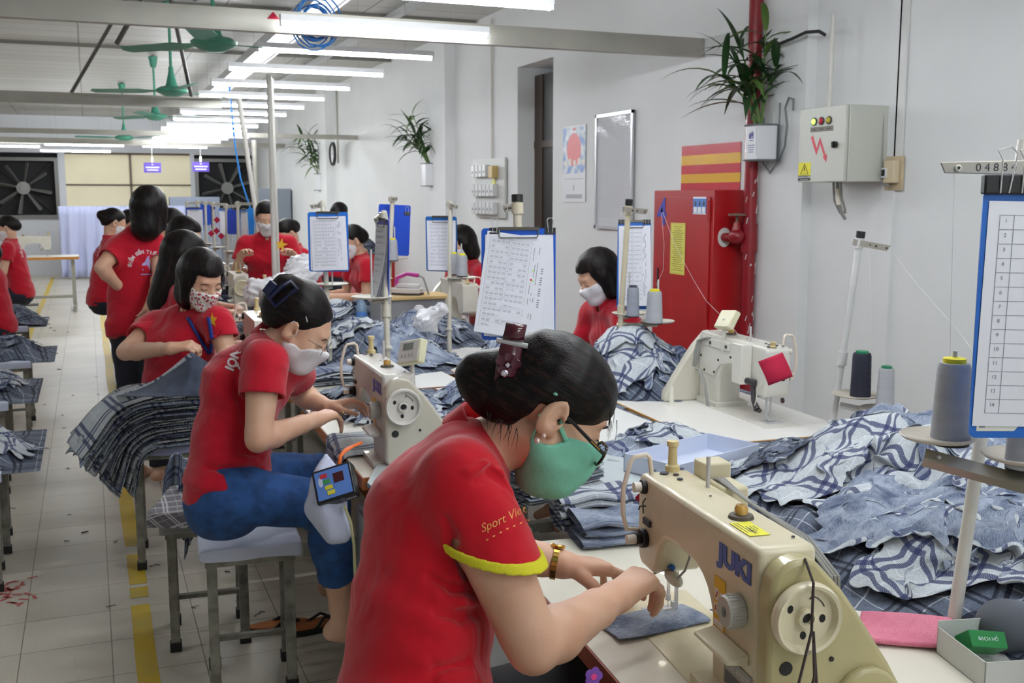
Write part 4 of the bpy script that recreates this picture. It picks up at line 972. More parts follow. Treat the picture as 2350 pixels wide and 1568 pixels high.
 # ---------------- trousers
 if pants and legs:
  lo, hi = bounds([pel] + [p for l in legs for p in l[1:]], 0.16); S = SDF(lo, hi, max(res, 0.006))
  S.cap(sp[0] + dn * 0.03, sp[0] - dn * 0.02, 0.118 * f, 0.108 * f, k=0, side=lat, w=1.4)
  for (s, hp, kn, an) in legs:
   e = lerp(kn, an, pants.get('len', 0.95)); v = (an - kn).normalized()
   S.cap(hp, kn, 0.092 * f, 0.07 * f, k=0.05)
   S.chain([kn, lerp(kn, an, 0.3), e + v * 0.05], [0.068 * f, 0.064 * f, 0.052 * f], k=0.03)
   S.cap(e, e + v * 0.3, 0.11, k=0.0, mode=-1, clip=[(e, -v)])
  S.disp(lambda x, y, z: 0.003 * np.sin(38 * x + 5 * np.sin(13 * z + 9 * y)) * np.sin(27 * z + 4 * np.sin(11 * y)))
  P['trousers'] = S.build('trousers', pants['mat'], root)
 if hair: P['hair'] = hair(root, H, res)
 if mask: mask(root, H, res, P)
 return root, P, H

# ---------------- hair styles (profile polygons are (forward, up) in the head's own frame)
def hair_bob(face_poly, length=0.15, res_=None, fringe=True, col=None, name='straight_hair', width=0.088, back=0.0, extra=None):
 def f(root, H, res):
  lo, hi = bounds([H @ Vector(p) for p in ((0, 0, 0.14), (0, -0.12, -length), (0, 0.12, 0), (0.1, 0, 0), (-0.1, 0, 0), (0, 0, -length))], 0.05)
  S = SDF(lo, hi, res); T = lambda x, y, z: H @ Vector((x, y, z))
  S.ell(T(0, -0.014, 0.04), (0.087, 0.106, 0.092), H, k=0)
  S.cap(T(0, -0.035 - back, 0.0), T(0, -0.035 - back, -length + 0.06), 0.082, 0.078, k=0.04, side=H.to_3x3() @ Vector((1, 0, 0)), w=width / 0.078)
  for s in (-1, 1): S.cap(T(s * 0.073, 0.01, 0.0), T(s * 0.068, 0.02, -length + 0.07), 0.024, 0.022, k=0.03)
  S.disp(lambda x, y, z: 0.0016 * np.sin(130 * x + 3 * np.sin(30 * z)) * np.sin(110 * y + 2 * np.sin(21 * z)))
  if fringe:
   S.poly(H, face_poly, -0.058, 0.058, k=0.006)
  else: S.poly(H, face_poly, -0.12, 0.12, k=0.006)
  if extra: extra(S, H)
  return S.build('hair', hair_mat(name, True), root, M=H, smooth_it=3)
 return f
def hair_up(face_poly, bun=((0, -0.115, 0.02), (0.045, 0.05, 0.045)), vol=1.0, name='tied_hair', extra=None, grow=1.0):
 def f(root, H, res):
  lo, hi = bounds([H @ Vector(p) for p in ((0, 0, 0.16), (0, -0.2, 0), (0, 0.13, 0), (0.1, 0, 0), (-0.1, 0, 0), (0, 0, -0.13))], 0.03)
  S = SDF(lo, hi, res); T = lambda x, y, z: H @ Vector((x, y, z))
  S.ell(T(0, -0.016, 0.042), (0.083 * vol, 0.104 * vol, 0.09 * vol), H, k=0)
  S.ell(T(0, -0.045, 0.0), (0.07, 0.07, 0.075), H, k=0.03)
  S.poly(H, face_poly, -0.12, 0.12, k=0.008)
  if bun: S.ell(T(*bun[0]), bun[1], H, k=0.025)
  if extra: extra(S, H)
  S.disp(lambda x, y, z: 0.0012 * np.sin(140 * x + 3 * np.sin(30 * y)) * np.sin(120 * z + 2 * np.sin(25 * y)))
  return S.build('hair', hair_mat(name, False), root, M=H, smooth_it=4)
 return f
def mask_cloth(m, poly=None, loops='ear', full=False):
 poly = poly or [(0.012, -0.028), (0.05, -0.008), (0.085, -0.012), (0.14, -0.02), (0.14, -0.13), (0.04, -0.13), (0.02, -0.085)]
 def f(root, H, res, P):
  lo, hi = bounds([H @ Vector((a, b, c)) for a in (-0.07, 0.07) for b in (0, 0.13) for c in (-0.13, 0.02)], 0.02)
  S = SDF(lo, hi, min(res, 0.005)); T = lambda a, b, c: H @ Vector((a, b, c))
  S.ell(T(0, 0.03, -0.025), (0.066, 0.068, 0.092), H, k=0)
  S.cap(T(0, 0.068, -0.088), T(0, 0.05, -0.09), 0.028, k=0.035)
  S.cap(T(0, 0.085, -0.005), T(0, 0.1, -0.03), 0.012, 0.018, k=0.03)
  S.cap(T(0, 0.1, -0.03), T(0, 0.075, -0.09), 0.016, 0.022, k=0.03)
  for s in (-1, 1):
   S.ell(T(s * 0.036, 0.06, -0.032), (0.027, 0.026, 0.028), H, k=0.02)
   S.cap(T(s * 0.05, 0.0, -0.05), T(s * 0.02, 0.06, -0.095), 0.025, 0.02, k=0.03)
  if full: S.ell(T(0, 0.052, -0.062), (0.058, 0.058, 0.066), H, k=0.03); S.cap(T(0, 0.06, -0.095), T(0, 0.04, -0.11), 0.03, k=0.03)
  # keep only the profile region: cut everything outside of it
  big = [(-0.3, -0.4), (0.4, -0.4), (0.4, 0.4), (-0.3, 0.4)]
  F0 = S.F.copy(); S.F[:] = -0.08
  S.poly(H, poly, -0.12, 0.12, k=0, mode=-1)          # -0.08 inside material, >0 inside poly
  S.F = np.maximum(F0, -S.F)
  S.disp(lambda a, b, c: 0.0012 * np.sin(150 * c + 40 * b) * np.sin(60 * a))
  o = S.build('face_mask', m, root)
  if loops:
   t = MB()
   for s in (-1, 1):
    if loops == 'ear':
     t.tube([T(s*0.069, poly[0][0] + 0.012, poly[0][1] - 0.003), T(s*0.078, 0.012, -0.005), T(s*0.083, 0.004, 0.024), T(s*0.082, -0.014, 0.026), T(s*0.079, -0.024, 0.0), T(s*0.074, -0.01, -0.032), T(s*0.062, 0.025, -0.06)], 0.0016, 6)
   mm = root.matrix_basis.inverted()
   for v in t.bm.verts: v.co = mm @ v.co
   t.each('ear_loop', m, o)
  return o
 return f
def build_front_woman():
 hd = at_d(1262, 937, 1.76)
 az = radians(104); fh = Vector((sin(az), cos(az), 0)); pt = radians(31)
 hf = fh * cos(pt) - Vector((0, 0, 1)) * sin(pt); hu = fh * sin(pt) + Vector((0, 0, 1)) * cos(pt)
 J = dict(spine=[at_d(950, 1640, 1.70), at_d(968, 1400, 1.74), at_d(1010, 1175, 1.79), at_d(1082, 1030, 1.81)],
             head=hd, hf=hf, hu=hu, hs=1.04, csR=(-0.12, 0.1, -1),
             shR=at_d(1066, 1118, 1.65), elR=at_d(1224, 1486, 1.62), wrR=at_d(1412, 1372, 1.85),
             shL=at_d(1075, 1090, 1.97), elL=at_d(1090, 1250, 2.1), wrL=at_d(1292, 1296, 2.08),
             hdR=at_d(1500, 1318, 1.93) - at_d(1412, 1372, 1.85), hnR=(0.25, 0.15, -1.0), cR=[(30, 52, 25), (40, 55, 30), (48, 55, 30), (52, 50, 30)],
             hdL=(0.95, -0.02, -0.22), hnL=(-0.2, -0.05, -0.95), cL=[(12, 38, 22), (14, 40, 22), (22, 38, 22), (28, 40, 25)], thL=(0.62, 0.75, 0.5), tcL=8)
 gm = mat('mint_cotton', (128, 205, 178), rough=0.85, bump=0.25, bscale=900)
 mp = [(-0.020, -0.05), (-0.0135, -0.052), (0.018, -0.044), (0.03, -0.032), (0.036, -0.02), (0.08, -0.012), (0.14, -0.02), (0.14, -0.145),
          (0.011, -0.15), (-0.006, -0.136), (0.004, -0.114), (0.0, -0.09), (-0.014, -0.066)]
 hairp = [(0.075, 0.045), (0.2, 0.05), (0.2, -0.2), (-0.11, -0.2), (-0.105, -0.062), (-0.055, -0.055), (-0.04, -0.02), (-0.035, 0.006), (-0.006, 0.012), (0.004, -0.016), (0.016, -0.012), (0.035, 0.0), (0.048, 0.02)]
 def ex(S, H):
  T = lambda x, y, z: H @ Vector((x, y, z))
  S.ell(T(0, 0.012, 0.045), (0.078, 0.084, 0.07), H, k=0.02)
  S.ell(T(0, -0.13, -0.012), (0.04, 0.042, 0.042), H, k=0.03)
  S.ell(T(0, -0.095, -0.01), (0.055, 0.05, 0.055), H, k=0.03)
 folds = [([(985, 1325), (1040, 1350), (1090, 1352), (1125, 1345)], 0.007, -1),
             ([(1000, 1372), (1060, 1388), (1120, 1380)], 0.006, 1),
             ([(1000, 1410), (1060, 1418), (1125, 1400)], 0.007, -1),
             ([(1000, 1538), (1070, 1522), (1140, 1480)], 0.008, -1),
             ([(1010, 1562), (1080, 1548), (1145, 1515)], 0.007, 1),
             ([(1078, 1085), (1115, 1065), (1150, 1085), (1175, 1130)], 0.005, 1),
             ([(1090, 1105), (1125, 1085), (1155, 1110)], 0.005, -1),
             ([(1022, 1190), (1034, 1235), (1045, 1285)], 0.006, -1)]
 root, P, H = person('woman in red polo with mint mask and glasses, bent over the nearest machine', J, res=0.0035, fat=1.0, armf=1.17, cuff=0.41,
      hair=hair_up(hairp, bun=None, extra=ex, name='tied_hair_dark', vol=0.955), mask=mask_cloth(gm, mp, None, full=True), wr=0.95, sleeve_r=1.05,
      shirt=shirt_mat('red_polo_bright', (196, 12, 34)), hem=(at_d(950, 1900, 1.66), (0, 0, -1)), folds=folds)
 T = lambda x, y, z: H @ Vector((x, y, z))
 inv = root.matrix_basis.inverted()
 def LM(): return MB(inv)
 # dark trousers and thighs under the table
 S = SDF(*bounds([at_d(950, 1640, 1.7), Vector((0.98, 1.95, 0.15)), Vector((0.4, 1.4, 0.5))], 0.15), 0.01)
 pel = J['spine'][0]
 for s in (-1, 1):
  hp = Vector((pel.x + 0.02, pel.y + s * 0.09, 0.66)); kn = Vector((0.93, pel.y + 0.16 + s * 0.13, 0.61))
  S.cap(hp, kn, 0.095, 0.075, k=0.03); S.cap(kn, kn + Vector((-0.02, 0, -0.4)), 0.06, 0.05, k=0.02)
 S.build('trousers', mat('black_trousers', (20, 20, 24), rough=0.9), root)
 # mask straps
 t = LM(); sx = 0.071
 for s in (1, -1):
  x = s * sx
  t.tube([T(x * 0.97, 0.032, -0.026), T(x, 0.012, -0.012), T(s * 0.078, 0.006, 0.008), T(s * 0.08, 0.0, 0.024)], 0.0042, 6)
  t.tube([T(x * 0.95, -0.018, -0.05), T(s * 0.076, -0.022, -0.03), T(s * 0.077, -0.029, -0.01)], 0.0022, 6)
  t.ell(T(s * 0.085, -0.026, 0.031), (0.003, 0.006, 0.0025))
 t.build('strap', gm, P['body'].parent and [c for c in root.children if c.name.startswith('face_mask')][0])
 # glasses
 fm = mat('black_frame', (16, 14, 16), rough=0.25)
 g = LM()
 for s in (1, -1):
  g.tube([T(s * 0.081, -0.02, 0.012), T(s * 0.080, 0.02, 0.006), T(s * 0.076, 0.07, -0.008), T(s * 0.067, 0.102, -0.016)], [0.002, 0.003, 0.0034, 0.0034], 6)
  cx = s * 0.034
  ring = [T(cx + 0.031 * cos(a), 0.106 - 0.003 * abs(cos(a)), -0.022 + 0.017 * max(-1, min(1, 1.25 * sin(a)))) for a in [2 * pi * i / 20 for i in range(20)]]
  g.tube(ring, 0.0026, 6, closed=True)
 g.tube([T(-0.006, 0.107, -0.018), T(0, 0.11, -0.015), T(0.006, 0.107, -0.018)], 0.0022, 6)
 go = g.build('glasses', fm, root)
 gb = LM()
 for s in (1, -1): gb.tube([T(s * 0.0805, 0.066, -0.0065), T(s * 0.0755, 0.088, -0.0125)], 0.0012, 5)
 gb.build('gold_trim', mat('gold', (212, 168, 84), rough=0.25, metal=1), go)
 # ear ring studs
 e = LM(); e.ell(T(0.088, -0.008, -0.036), (0.0042, 0.0042, 0.0042)); e.ell(T(0.088, -0.013, -0.048), (0.005, 0.005, 0.005))
 e.build('earring', mat('pearl', (232, 208, 196), rough=0.15, metal=0.4), root)
 rs = random.Random(5); sh_ = LM()
 for i in range(34):
  if i < 18: p = T(rs.uniform(-0.05, 0.072), 0.085 + rs.uniform(-0.012, 0.006), 0.055 + rs.uniform(-0.02, 0.01)); q = p + (T(rs.uniform(-.01, .01), 0.02, -0.045) - T(0, 0, 0)) * rs.uniform(0.5, 1.0)
  else: p = T(0.06, -0.085 + rs.uniform(-0.02, 0.04), -0.05); q = p + (T(0.004, rs.uniform(0.0, 0.02), -0.035) - T(0, 0, 0)) * rs.uniform(0.5, 1.2)
  sh_.tube([p, lerp(p, q, 0.5) + Vector((0.002, 0, 0.004)), q], [0.0007, 0.0005, 0.0002], 4)
 so = sh_.build('stray_hair', hair_mat('tied_hair_dark'), P['hair']); so['kind'] = 'stuff'; so.matrix_basis = (root.matrix_basis @ P['hair'].matrix_basis).inverted() @ root.matrix_basis
 # eyebrow / lashes
 lb = LM(); lb.tube([T(0.05, 0.083, 0.019), T(0.035, 0.092, 0.023), T(0.018, 0.097, 0.020)], [0.0012, 0.0024, 0.0018], 5)
 lb.tube([T(0.045, 0.086, -0.003), T(0.034, 0.0925, -0.006), T(0.022, 0.093, -0.004)], 0.0012, 5)
 lb.build('eyebrow', hair_mat('tied_hair_dark'), root)
 # claw clip with a flower
 cm = mat('burgundy_plastic', (74, 12, 34), rough=0.18, coat=0.6)
 vd = lambda x, y: -Vector(ray(x, y)).normalized()
 fc = surf_hit(P['hair'], 1165, 838) or at_d(1165, 838, 1.74); F_ = frame(fc + vd(1165, 838) * 0.006, z=vd(1165, 838), y=(at_d(1172, 790, 1.74) - at_d(1160, 850, 1.74)))
 c = LM(); L1 = []; L2 = []
 for i in range(9):   # front arm of the claw arching over the bun
  u = i / 8; p = Vector((0, -0.028 + 0.075 * u, 0.002 - 0.016 * u * u)); wd = 0.019 - 0.004 * abs(u - 0.5); L1.append(F_ @ (p + Vector((-wd, 0, -0.003)))); L2.append(F_ @ (p + Vector((wd, 0, -0.003))))
 c.strip(L1, L2); co = c.build('hair_clip', cm, root, solid=0.004, smooth=80)
 c = LM(); c.strip([F_ @ Vector((-0.016, 0.052 + 0.014 * sin(t_), -0.014 + 0.012 * cos(t_))) for t_ in [-1.2 + 0.4 * i for i in range(8)]], [F_ @ Vector((0.018, 0.055 + 0.014 * sin(t_), -0.014 + 0.012 * cos(t_))) for t_ in [-1.2 + 0.4 * i for i in range(8)]]); c.build('clip_lever', cm, co, solid=0.003, smooth=80)
 c = LM(); c.tube([F_ @ Vector((-0.026, 0.036, -0.012)), F_ @ Vector((0.026, 0.036, -0.012))], 0.0045, 8); c.build('clip_spring', mat('steel', (190, 190, 190)), co)
 fl = LM()
 for i in range(5):
  a = 2 * pi * i / 5 + 0.3; fl.lathe([(0, -0.0015), (0.0082, -0.0015), (0.0092, 0.0005), (0.0075, 0.003), (0.003, 0.0022), (0, 0.002)], 18, F_ @ Matrix.Translation((0.0125 * cos(a), 0.0125 * sin(a), 0.004)))
 fo = fl.each('petal', cm, co)[0]
 ge = LM(); gm2 = mat('rhinestone', (235, 225, 240), rough=0.05, metal=0.8)
 ge.ell(F_ @ Vector((0, 0, 0.007)), (0.0042,) * 3, n=8, m=5); ge.ell(F_ @ Vector((-0.002, -0.014, 0.008)), (0.0062,) * 3, n=8, m=6)
 ge.each('rhinestone', gm2, co, smooth=False)
 # yellow sleeve band
 ym = mat('yellow_rib', (222, 216, 40), rough=0.8, bump=0.5, bscale=500, stretch=(1, 1, 0.1))
 sh, el = Vector(J['shR']), Vector(J['elR']); ua = (el - sh).normalized(); cc = lerp(sh, el, 0.41); cn = Vector(J['csR']).normalized()
 S = SDF(*bounds([cc], 0.13), 0.003)
 S.cap(sh - ua * 0.01, cc + ua * 0.06, 0.0625 * 1.05, 0.0668 * 1.05, k=0, shell=0.0034, clip=[(cc + cn * 0.003, cn), (cc - cn * 0.013, -cn)])
 S.build('sleeve_band', ym, P['shirt'])
 # sleeve embroidery
 c0 = cc - ua * 0.052; view = (Vector((0, 0, CAM_H)) - c0).normalized()
 tx = (Vector((1, -0.25, 0)) - ua * ua.dot(Vector((1, -0.25, 0)))).normalized()
 zz = (view - ua * view.dot(ua)).normalized(); xx = (-ua).cross(zz).normalized()
 M = frame(c0 + zz * 0.05 + xx * 0.034 + ua * 0.010, x=xx, z=zz)
 om = mat('orange_thread', (236, 160, 84), rough=0.6)
 wrap_on(text_mesh('Sport Viet', 0.018, shear=0.35), M, P['shirt'], 'sleeve_lettering', om, root)
 dm = MB()
 for i in range(7): dm.lathe([(0, 0), (0.0024, 0)], 10, Matrix.Translation((-0.034 + i * 0.0115, -0.0155 - 0.0008 * abs(i - 3), 0)) @ Matrix.Diagonal((1, 0.5, 1, 1)))
 me = bpy.data.meshes.new('dots'); dm.bm.to_mesh(me)
 wrap_on(me, M, P['shirt'], 'sleeve_dots', om, root)
 # gold watch
 w = Vector(J['wrL']); dv = Vector(J['hdL']).normalized(); nn = Vector(J['hnL']); fa = (w - Vector(J['elL'])).normalized()
 wf = frame(w - fa * 0.016, z=fa, x=-nn)
 gold = mat('gold', (212, 168, 84), rough=0.25, metal=1)
 b = LM()
 for i in range(22):
  a = 2 * pi * i / 22; c_ = wf @ Vector((0.0315 * cos(a), 0.034 * sin(a), 0)); 
  b.cbox((0, 0, 0), (0.003, 0.0082, 0.011), frame(c_, x=wf.to_3x3() @ Vector((cos(a), sin(a), 0)), z=fa))
 bo = b.build('wristwatch', gold, root, smooth=False)
 fcw = wf @ Matrix.Translation((0.0335, 0, 0)) @ Matrix.Rotation(pi / 2, 4, 'Y')
 k = LM(); k.lathe([(0, -0.002), (0.014, -0.002), (0.0145, 0.003), (0.012, 0.005), (0, 0.005)], 24, fcw); k.build('watch_case', gold, bo)
 k = LM(); k.lathe([(0, 0.0054), (0.0115, 0.0054)], 24, fcw); k.build('watch_dial', mat('watch_glass', (235, 232, 225), rough=0.08), bo)
 return root, P, H, J
FW = build_front_woman()
MASK_W = mat('white_cotton', (226, 224, 226), rough=0.9, bump=0.3, bscale=120)
JEANS = mat('blue_jeans', (40, 82, 140), rough=0.9, noise=0.35, nscale=26, bump=0.4, bscale=700, dark=(30, 58, 104))
NAVYT = mat('navy_trousers', (34, 36, 48), rough=0.9)
FACE_P = [(0.03, 0.055), (0.2, 0.06), (0.2, -0.3), (0.035, -0.3), (0.02, -0.03), (0.03, 0.02)]
SIDE_P = [(0.07, 0.06), (0.2, 0.06), (0.2, -0.2), (-0.1, -0.2), (-0.095, -0.06), (-0.05, -0.04), (-0.03, 0.0), (0.0, 0.005), (0.03, 0.02), (0.05, 0.05)]
def dirs(az, p):
 a = radians(az); fh = Vector((sin(a), cos(a), 0)); t = radians(p); z = Vector((0, 0, 1)); return fh * cos(t) - z * sin(t), fh * sin(t) + z * cos(t), fh, Vector((cos(a), -sin(a), 0))
SHC = mat('shirt_white_print', (226, 214, 218), rough=0.8)
def back_print(root, P, J, H, sc=1.0):
 """curved back lettering with a small emblem"""
 ch = Vector(J['spine'][2]); lat = (Vector(J['shR']) - Vector(J['shL'])).normalized(); up = (Vector(J['spine'][3]) - Vector(J['spine'][1])).normalized(); bk = lat.cross(up).normalized()   # away from the chest
 bk = -up.cross(lat).normalized()
 x = lat; M0 = frame(ch + bk * 0.05 + up * 0.045, x=x, y=up)
 n = (M0.to_3x3() @ Vector((0, 0, 1)))
 s = 'ĐIỂM ĐẾN TIẾP NỐI'; R_ = 0.10 * sc; me_all = MB()
 for i, c in enumerate(s):
  if c == ' ': continue
  a = radians(90 - (i - (len(s) - 1) / 2) * 10.2); tm = text_mesh(c, 0.030 * sc, 0.0, bold=0.001)
  T_ = Matrix.Translation((R_ * cos(a), R_ * sin(a) - 0.06, 0)) @ Matrix.Rotation(a - pi / 2, 4, 'Z'); tm.transform(T_); me_all.bm.from_mesh(tm)
 me = bpy.data.meshes.new('print'); me_all.bm.to_mesh(me); wrap_on(me, M0, P['shirt'], 'back_lettering', SHC, root, off=0.0018)
 b = MB(); b.prism([(-0.022, -0.075), (-0.022, -0.04), (-0.008, -0.03), (-0.006, -0.04), (0.008, 0.0), (0.014, -0.012), (0.02, 0.004), (0.022, -0.075)], 0, 0.0001); b.box((-0.03, -0.1, 0), (0.03, -0.094, 0.0001))
 bmesh.ops.triangulate(b.bm, faces=b.bm.faces); me = bpy.data.meshes.new('emblem'); b.bm.to_mesh(me); wrap_on(me, M0, P['shirt'], 'back_emblem', mat('emblem_lilac', (178, 160, 214), rough=0.8), root, off=0.002)
def seated(label, px, py, D, az, pitch=30, hair='bob', mask=True, res=0.009, lean=1.0, arms=True, reach=(0.24, -0.36), hlen=0.15, spread=0.09, group=None, face=False, stand=False, bp=False, headonly=False, hcol=None, hands=True, yaw_body=None, elout=0.06):
 hd = at_d(px, py, D); hf, hu, fh, lt = dirs(az, pitch)
 if yaw_body is not None: _, _, fh, lt = dirs(yaw_body, 0)
 z = Vector((0, 0, 1)); k = lean
 nb = hd - fh * 0.07 * k - z * 0.15; J = dict(head=hd, hf=hf, hu=hu)
 J['spine'] = [hd - fh * (0.22 * k + 0.02) - z * 0.66, hd - fh * 0.20 * k - z * 0.47, hd - fh * 0.13 * k - z * 0.30, nb]
 J['shR'] = nb + lt * 0.165 - z * 0.055 + fh * 0.01; J['shL'] = nb - lt * 0.165 - z * 0.055 + fh * 0.01
 if arms:
  for s, g in (('R', 1), ('L', -1)):
   sh = J['sh' + s]; J['el' + s] = sh + lt * g * elout + fh * 0.04 - z * 0.24; J['wr' + s] = nb + lt * g * spread + fh * (reach[0] + 0.07) + z * (reach[1] + 0.08)
   d = (J['wr' + s] - J['el' + s]).normalized()
   if hands: J['hd' + s] = (d - lt * g * 0.2 - z * 0.15).normalized(); J['hn' + s] = -z; J['c' + s] = [(20, 35, 20)] * 4
 if not stand and not headonly:
  pel = J['spine'][0]
  for s, g in (('R', 1), ('L', -1)): J['hip' + s] = pel + lt * g * 0.09 - z * 0.03; J['kn' + s] = pel + fh * 0.40 + lt * g * 0.11 - z * 0.05; J['an' + s] = Vector((J['kn' + s].x, J['kn' + s].y, 0.12)) - fh * 0.05; J['ft' + s] = tuple(fh + Vector((0, 0, -0.1)))
 if stand:
  pel = J['spine'][0]
  for s, g in (('R', 1), ('L', -1)): J['hip' + s] = pel + lt * g * 0.09 - z * 0.06; J['kn' + s] = Vector((J['hip' + s].x, J['hip' + s].y, 0.47)) + fh * 0.01; J['an' + s] = Vector((J['hip' + s].x, J['hip' + s].y, 0.08)); J['ft' + s] = tuple(fh + Vector((0, 0, -0.1)))
 hm = None
 if hair == 'bob': hm = hair_bob(FACE_P, hlen, name='straight_hair')
 elif hair == 'long': hm = hair_bob(FACE_P, 0.30, name='brown_hair')
 elif hair == 'bun': hm = hair_up(SIDE_P, bun=((0, -0.12, 0.03), (0.042, 0.045, 0.045)))
 elif hair == 'up': hm = hair_up(SIDE_P, bun=((0, -0.1, 0.0), (0.05, 0.05, 0.06)))
 root, P, H = person(label, J, res=res, face=True, hair=hm, mask=mask_cloth(MASK_W) if mask else None, disp_amp=0.0025, group=group, collar=True,
      pants=dict(mat=NAVYT))
 if bp: back_print(root, P, J, H)
 return root, P, H, J

def build_second_woman():
 hf, hu, fh, lt = dirs(112, 34); hd = at_d(686, 752, 3.2)
 z = Vector((0, 0, 1))
 J = dict(spine=[at_d(520, 1130, 3.22), at_d(535, 1000, 3.25), at_d(560, 880, 3.28), at_d(618, 795, 3.25)], head=hd, hf=hf, hu=hu, hs=0.98,
             shR=at_d(606, 842, 3.09), elR=at_d(592, 1010, 3.03), wrR=at_d(722, 964, 3.27), shL=at_d(668, 838, 3.40), elL=at_d(690, 905, 3.60), wrL=at_d(752, 936, 3.52),
             hdR=(0.75, 0.62, 0.0), hnR=(0.15, 0.2, -1), cR=[(10, 14, 8), (24, 34, 20), (34, 40, 20), (40, 40, 20)],
             hdL=(0.93, -0.25, 0.12), hnL=(0.0, -0.5, -0.85), cL=[(28, 38, 20), (30, 34, 18), (28, 30, 18), (25, 30, 15)], thL=(0.4, 0.8, 0.6),
             hipR=at_d(535, 1135, 3.14), knR=at_d(748, 1160, 3.2), anR=at_d(788, 1430, 3.34), hipL=at_d(545, 1100, 3.32), knL=at_d(740, 1090, 3.62), anL=at_d(770, 1330, 3.75), ftR=(0.95, 0.1, -0.35), ftL=(0.95, 0.1, -0.3))
 hp = [(0.048, 0.032), (0.072, 0.072), (0.2, 0.09), (0.2, -0.2), (-0.12, -0.2), (-0.1, -0.05), (-0.045, -0.03), (-0.034, 0.0), (-0.024, 0.012), (-0.004, 0.014), (0.01, -0.006), (0.022, 0.004), (0.035, 0.02)]
 def ex(S, H):
  T = lambda x, y, z: H @ Vector((x, y, z))
  S.ell(T(0, -0.045, 0.07), (0.068, 0.078, 0.07), H, k=0.03); S.ell(T(0, -0.1, 0.045), (0.05, 0.047, 0.07), H, k=0.03); S.ell(T(0, -0.105, 0.09), (0.03, 0.03, 0.03), H, k=0.02)
 mp = [(-0.012, -0.046), (0.025, -0.036), (0.047, -0.040), (0.07, -0.022), (0.093, -0.016), (0.14, -0.02), (0.14, -0.13), (0.024, -0.13), (0.0, -0.088)]
 folds = [([(480, 1075), (545, 1085), (600, 1080)], 0.010, -1), ([(500, 1050), (560, 1055), (610, 1045)], 0.008, 1), ([(560, 1040), (600, 1050), (640, 1040)], 0.008, -1), ([(540, 880), (553, 920), (560, 960)], 0.008, -1)]
 root, P, H = person('woman in red polo and blue jeans with a navy hair claw, sewing on a stool', J, res=0.0055, armf=1.03, cuff=0.42, sleeve_r=1.1, folds=folds, disp_amp=0.0025,
      hair=hair_up(hp, bun=None, extra=ex, name='tied_hair_dark', vol=0.95), mask=mask_cloth(MASK_W, mp, 'ear'), pants=dict(mat=JEANS, len=0.62), hem=(at_d(530, 1100, 3.2) , at_d(520, 1300, 3.2) - at_d(540, 1100, 3.2)))
 inv = root.matrix_basis.inverted(); T = lambda x, y, z: H @ Vector((x, y, z))
 nv = mat('navy_plastic', (20, 26, 62), rough=0.3); vd = -Vector(ray(645, 672)).normalized(); c0 = (surf_hit(P['hair'], 648, 674) or at_d(645, 672, 3.12)) + vd * 0.008; C = frame(c0, z=vd, x=(at_d(672, 650, 3.1) - at_d(620, 690, 3.1)))
 b = MB(inv); b.tube([C @ Vector(q) for q in ((-0.042, -0.016, -0.012), (-0.042, 0.014, -0.004), (0.0, 0.018, 0.004), (0.042, 0.016, -0.004), (0.042, -0.014, -0.008), (0.0, -0.018, -0.006))], 0.0078, 8, closed=True); hc = b.build('hair_claw', nv, root)
 b = MB(inv); b.cbox((0, 0, 0), (0.042, 0.026, 0.02), C @ Matrix.Translation((-0.018, 0.036, 0.0)) @ Matrix.Rotation(0.25, 4, 'Z')); b.build('claw_lever', nv, hc, bevel=0.003)
 b = MB(inv); b.tube([T(0.073, 0.0, 0.062), T(0.076, 0.012, 0.052), T(0.078, 0.02, 0.045)], 0.0018, 6); b.build('hair_pin', mat('steel', (190, 190, 190)), root)
 b = MB(inv); cxx = 0.03
 b.tube([T(0.05 * cos(a) * 0.55 + 0.032, 0.104, -0.008 + 0.018 * sin(a)) for a in [2 * pi * i / 16 for i in range(16)]], 0.0012, 5, closed=True); b.tube([T(-0.05 * cos(a) * 0.55 - 0.032, 0.104, -0.008 + 0.018 * sin(a)) for a in [2 * pi * i / 16 for i in range(16)]], 0.0012, 5, closed=True); b.tube([T(0.06, 0.1, 0.0), T(0.074, 0.05, 0.0)], 0.001, 5); b.tube([T(-0.006, 0.106, -0.002), T(0.006, 0.106, -0.002)], 0.001, 5)
 b.build('glasses', mat('glasses_wire', (120, 120, 124), rough=0.3, metal=0.8), root)
 b = MB(inv); b.tube([T(0.052, 0.083, 0.017), T(0.035, 0.09, 0.022), T(0.018, 0.095, 0.019)], [0.001, 0.002, 0.0015], 5); b.tube([T(0.046, 0.084, -0.004), T(0.034, 0.0915, -0.008), T(0.02, 0.092, -0.006)], 0.0013, 5); b.each('eyebrow', hair_mat('tied_hair_dark'), root)
 # shoulder lettering seen at the back of the shoulder
 c0 = at_d(531, 832, 3.2); lat = (Vector(J['shR']) - Vector(J['shL'])).normalized(); M = frame(c0 - (at_d(531, 832, 3.2) - Vector((0, 0, CAM_H))).normalized() * 0.15, z=Vector((0, 0, CAM_H)) - c0, x=(at_d(521, 848, 3.2) - at_d(533, 818, 3.2)))
 wrap_on(text_mesh('NỐI', 0.036, 0.0, bold=0.0015), M, P['shirt'], 'back_lettering', SHC, root, off=0.002)
 # bare foot mule
 # sleeve/arm ring
 w = Vector(J['wrR'])
 b = MB(inv); kn = w + Vector(J['hdR']).normalized() * 0.112 ; b.lathe([(0.0088, -0.002), (0.0098, 0), (0.0088, 0.002)], 14, frame(kn - Vector((-0.012, 0.012, 0)), z=J['hdR'], x=(0, 0, 1))); b.build('ring', mat('gold', (212, 168, 84)), root)
 return root, P, H, J
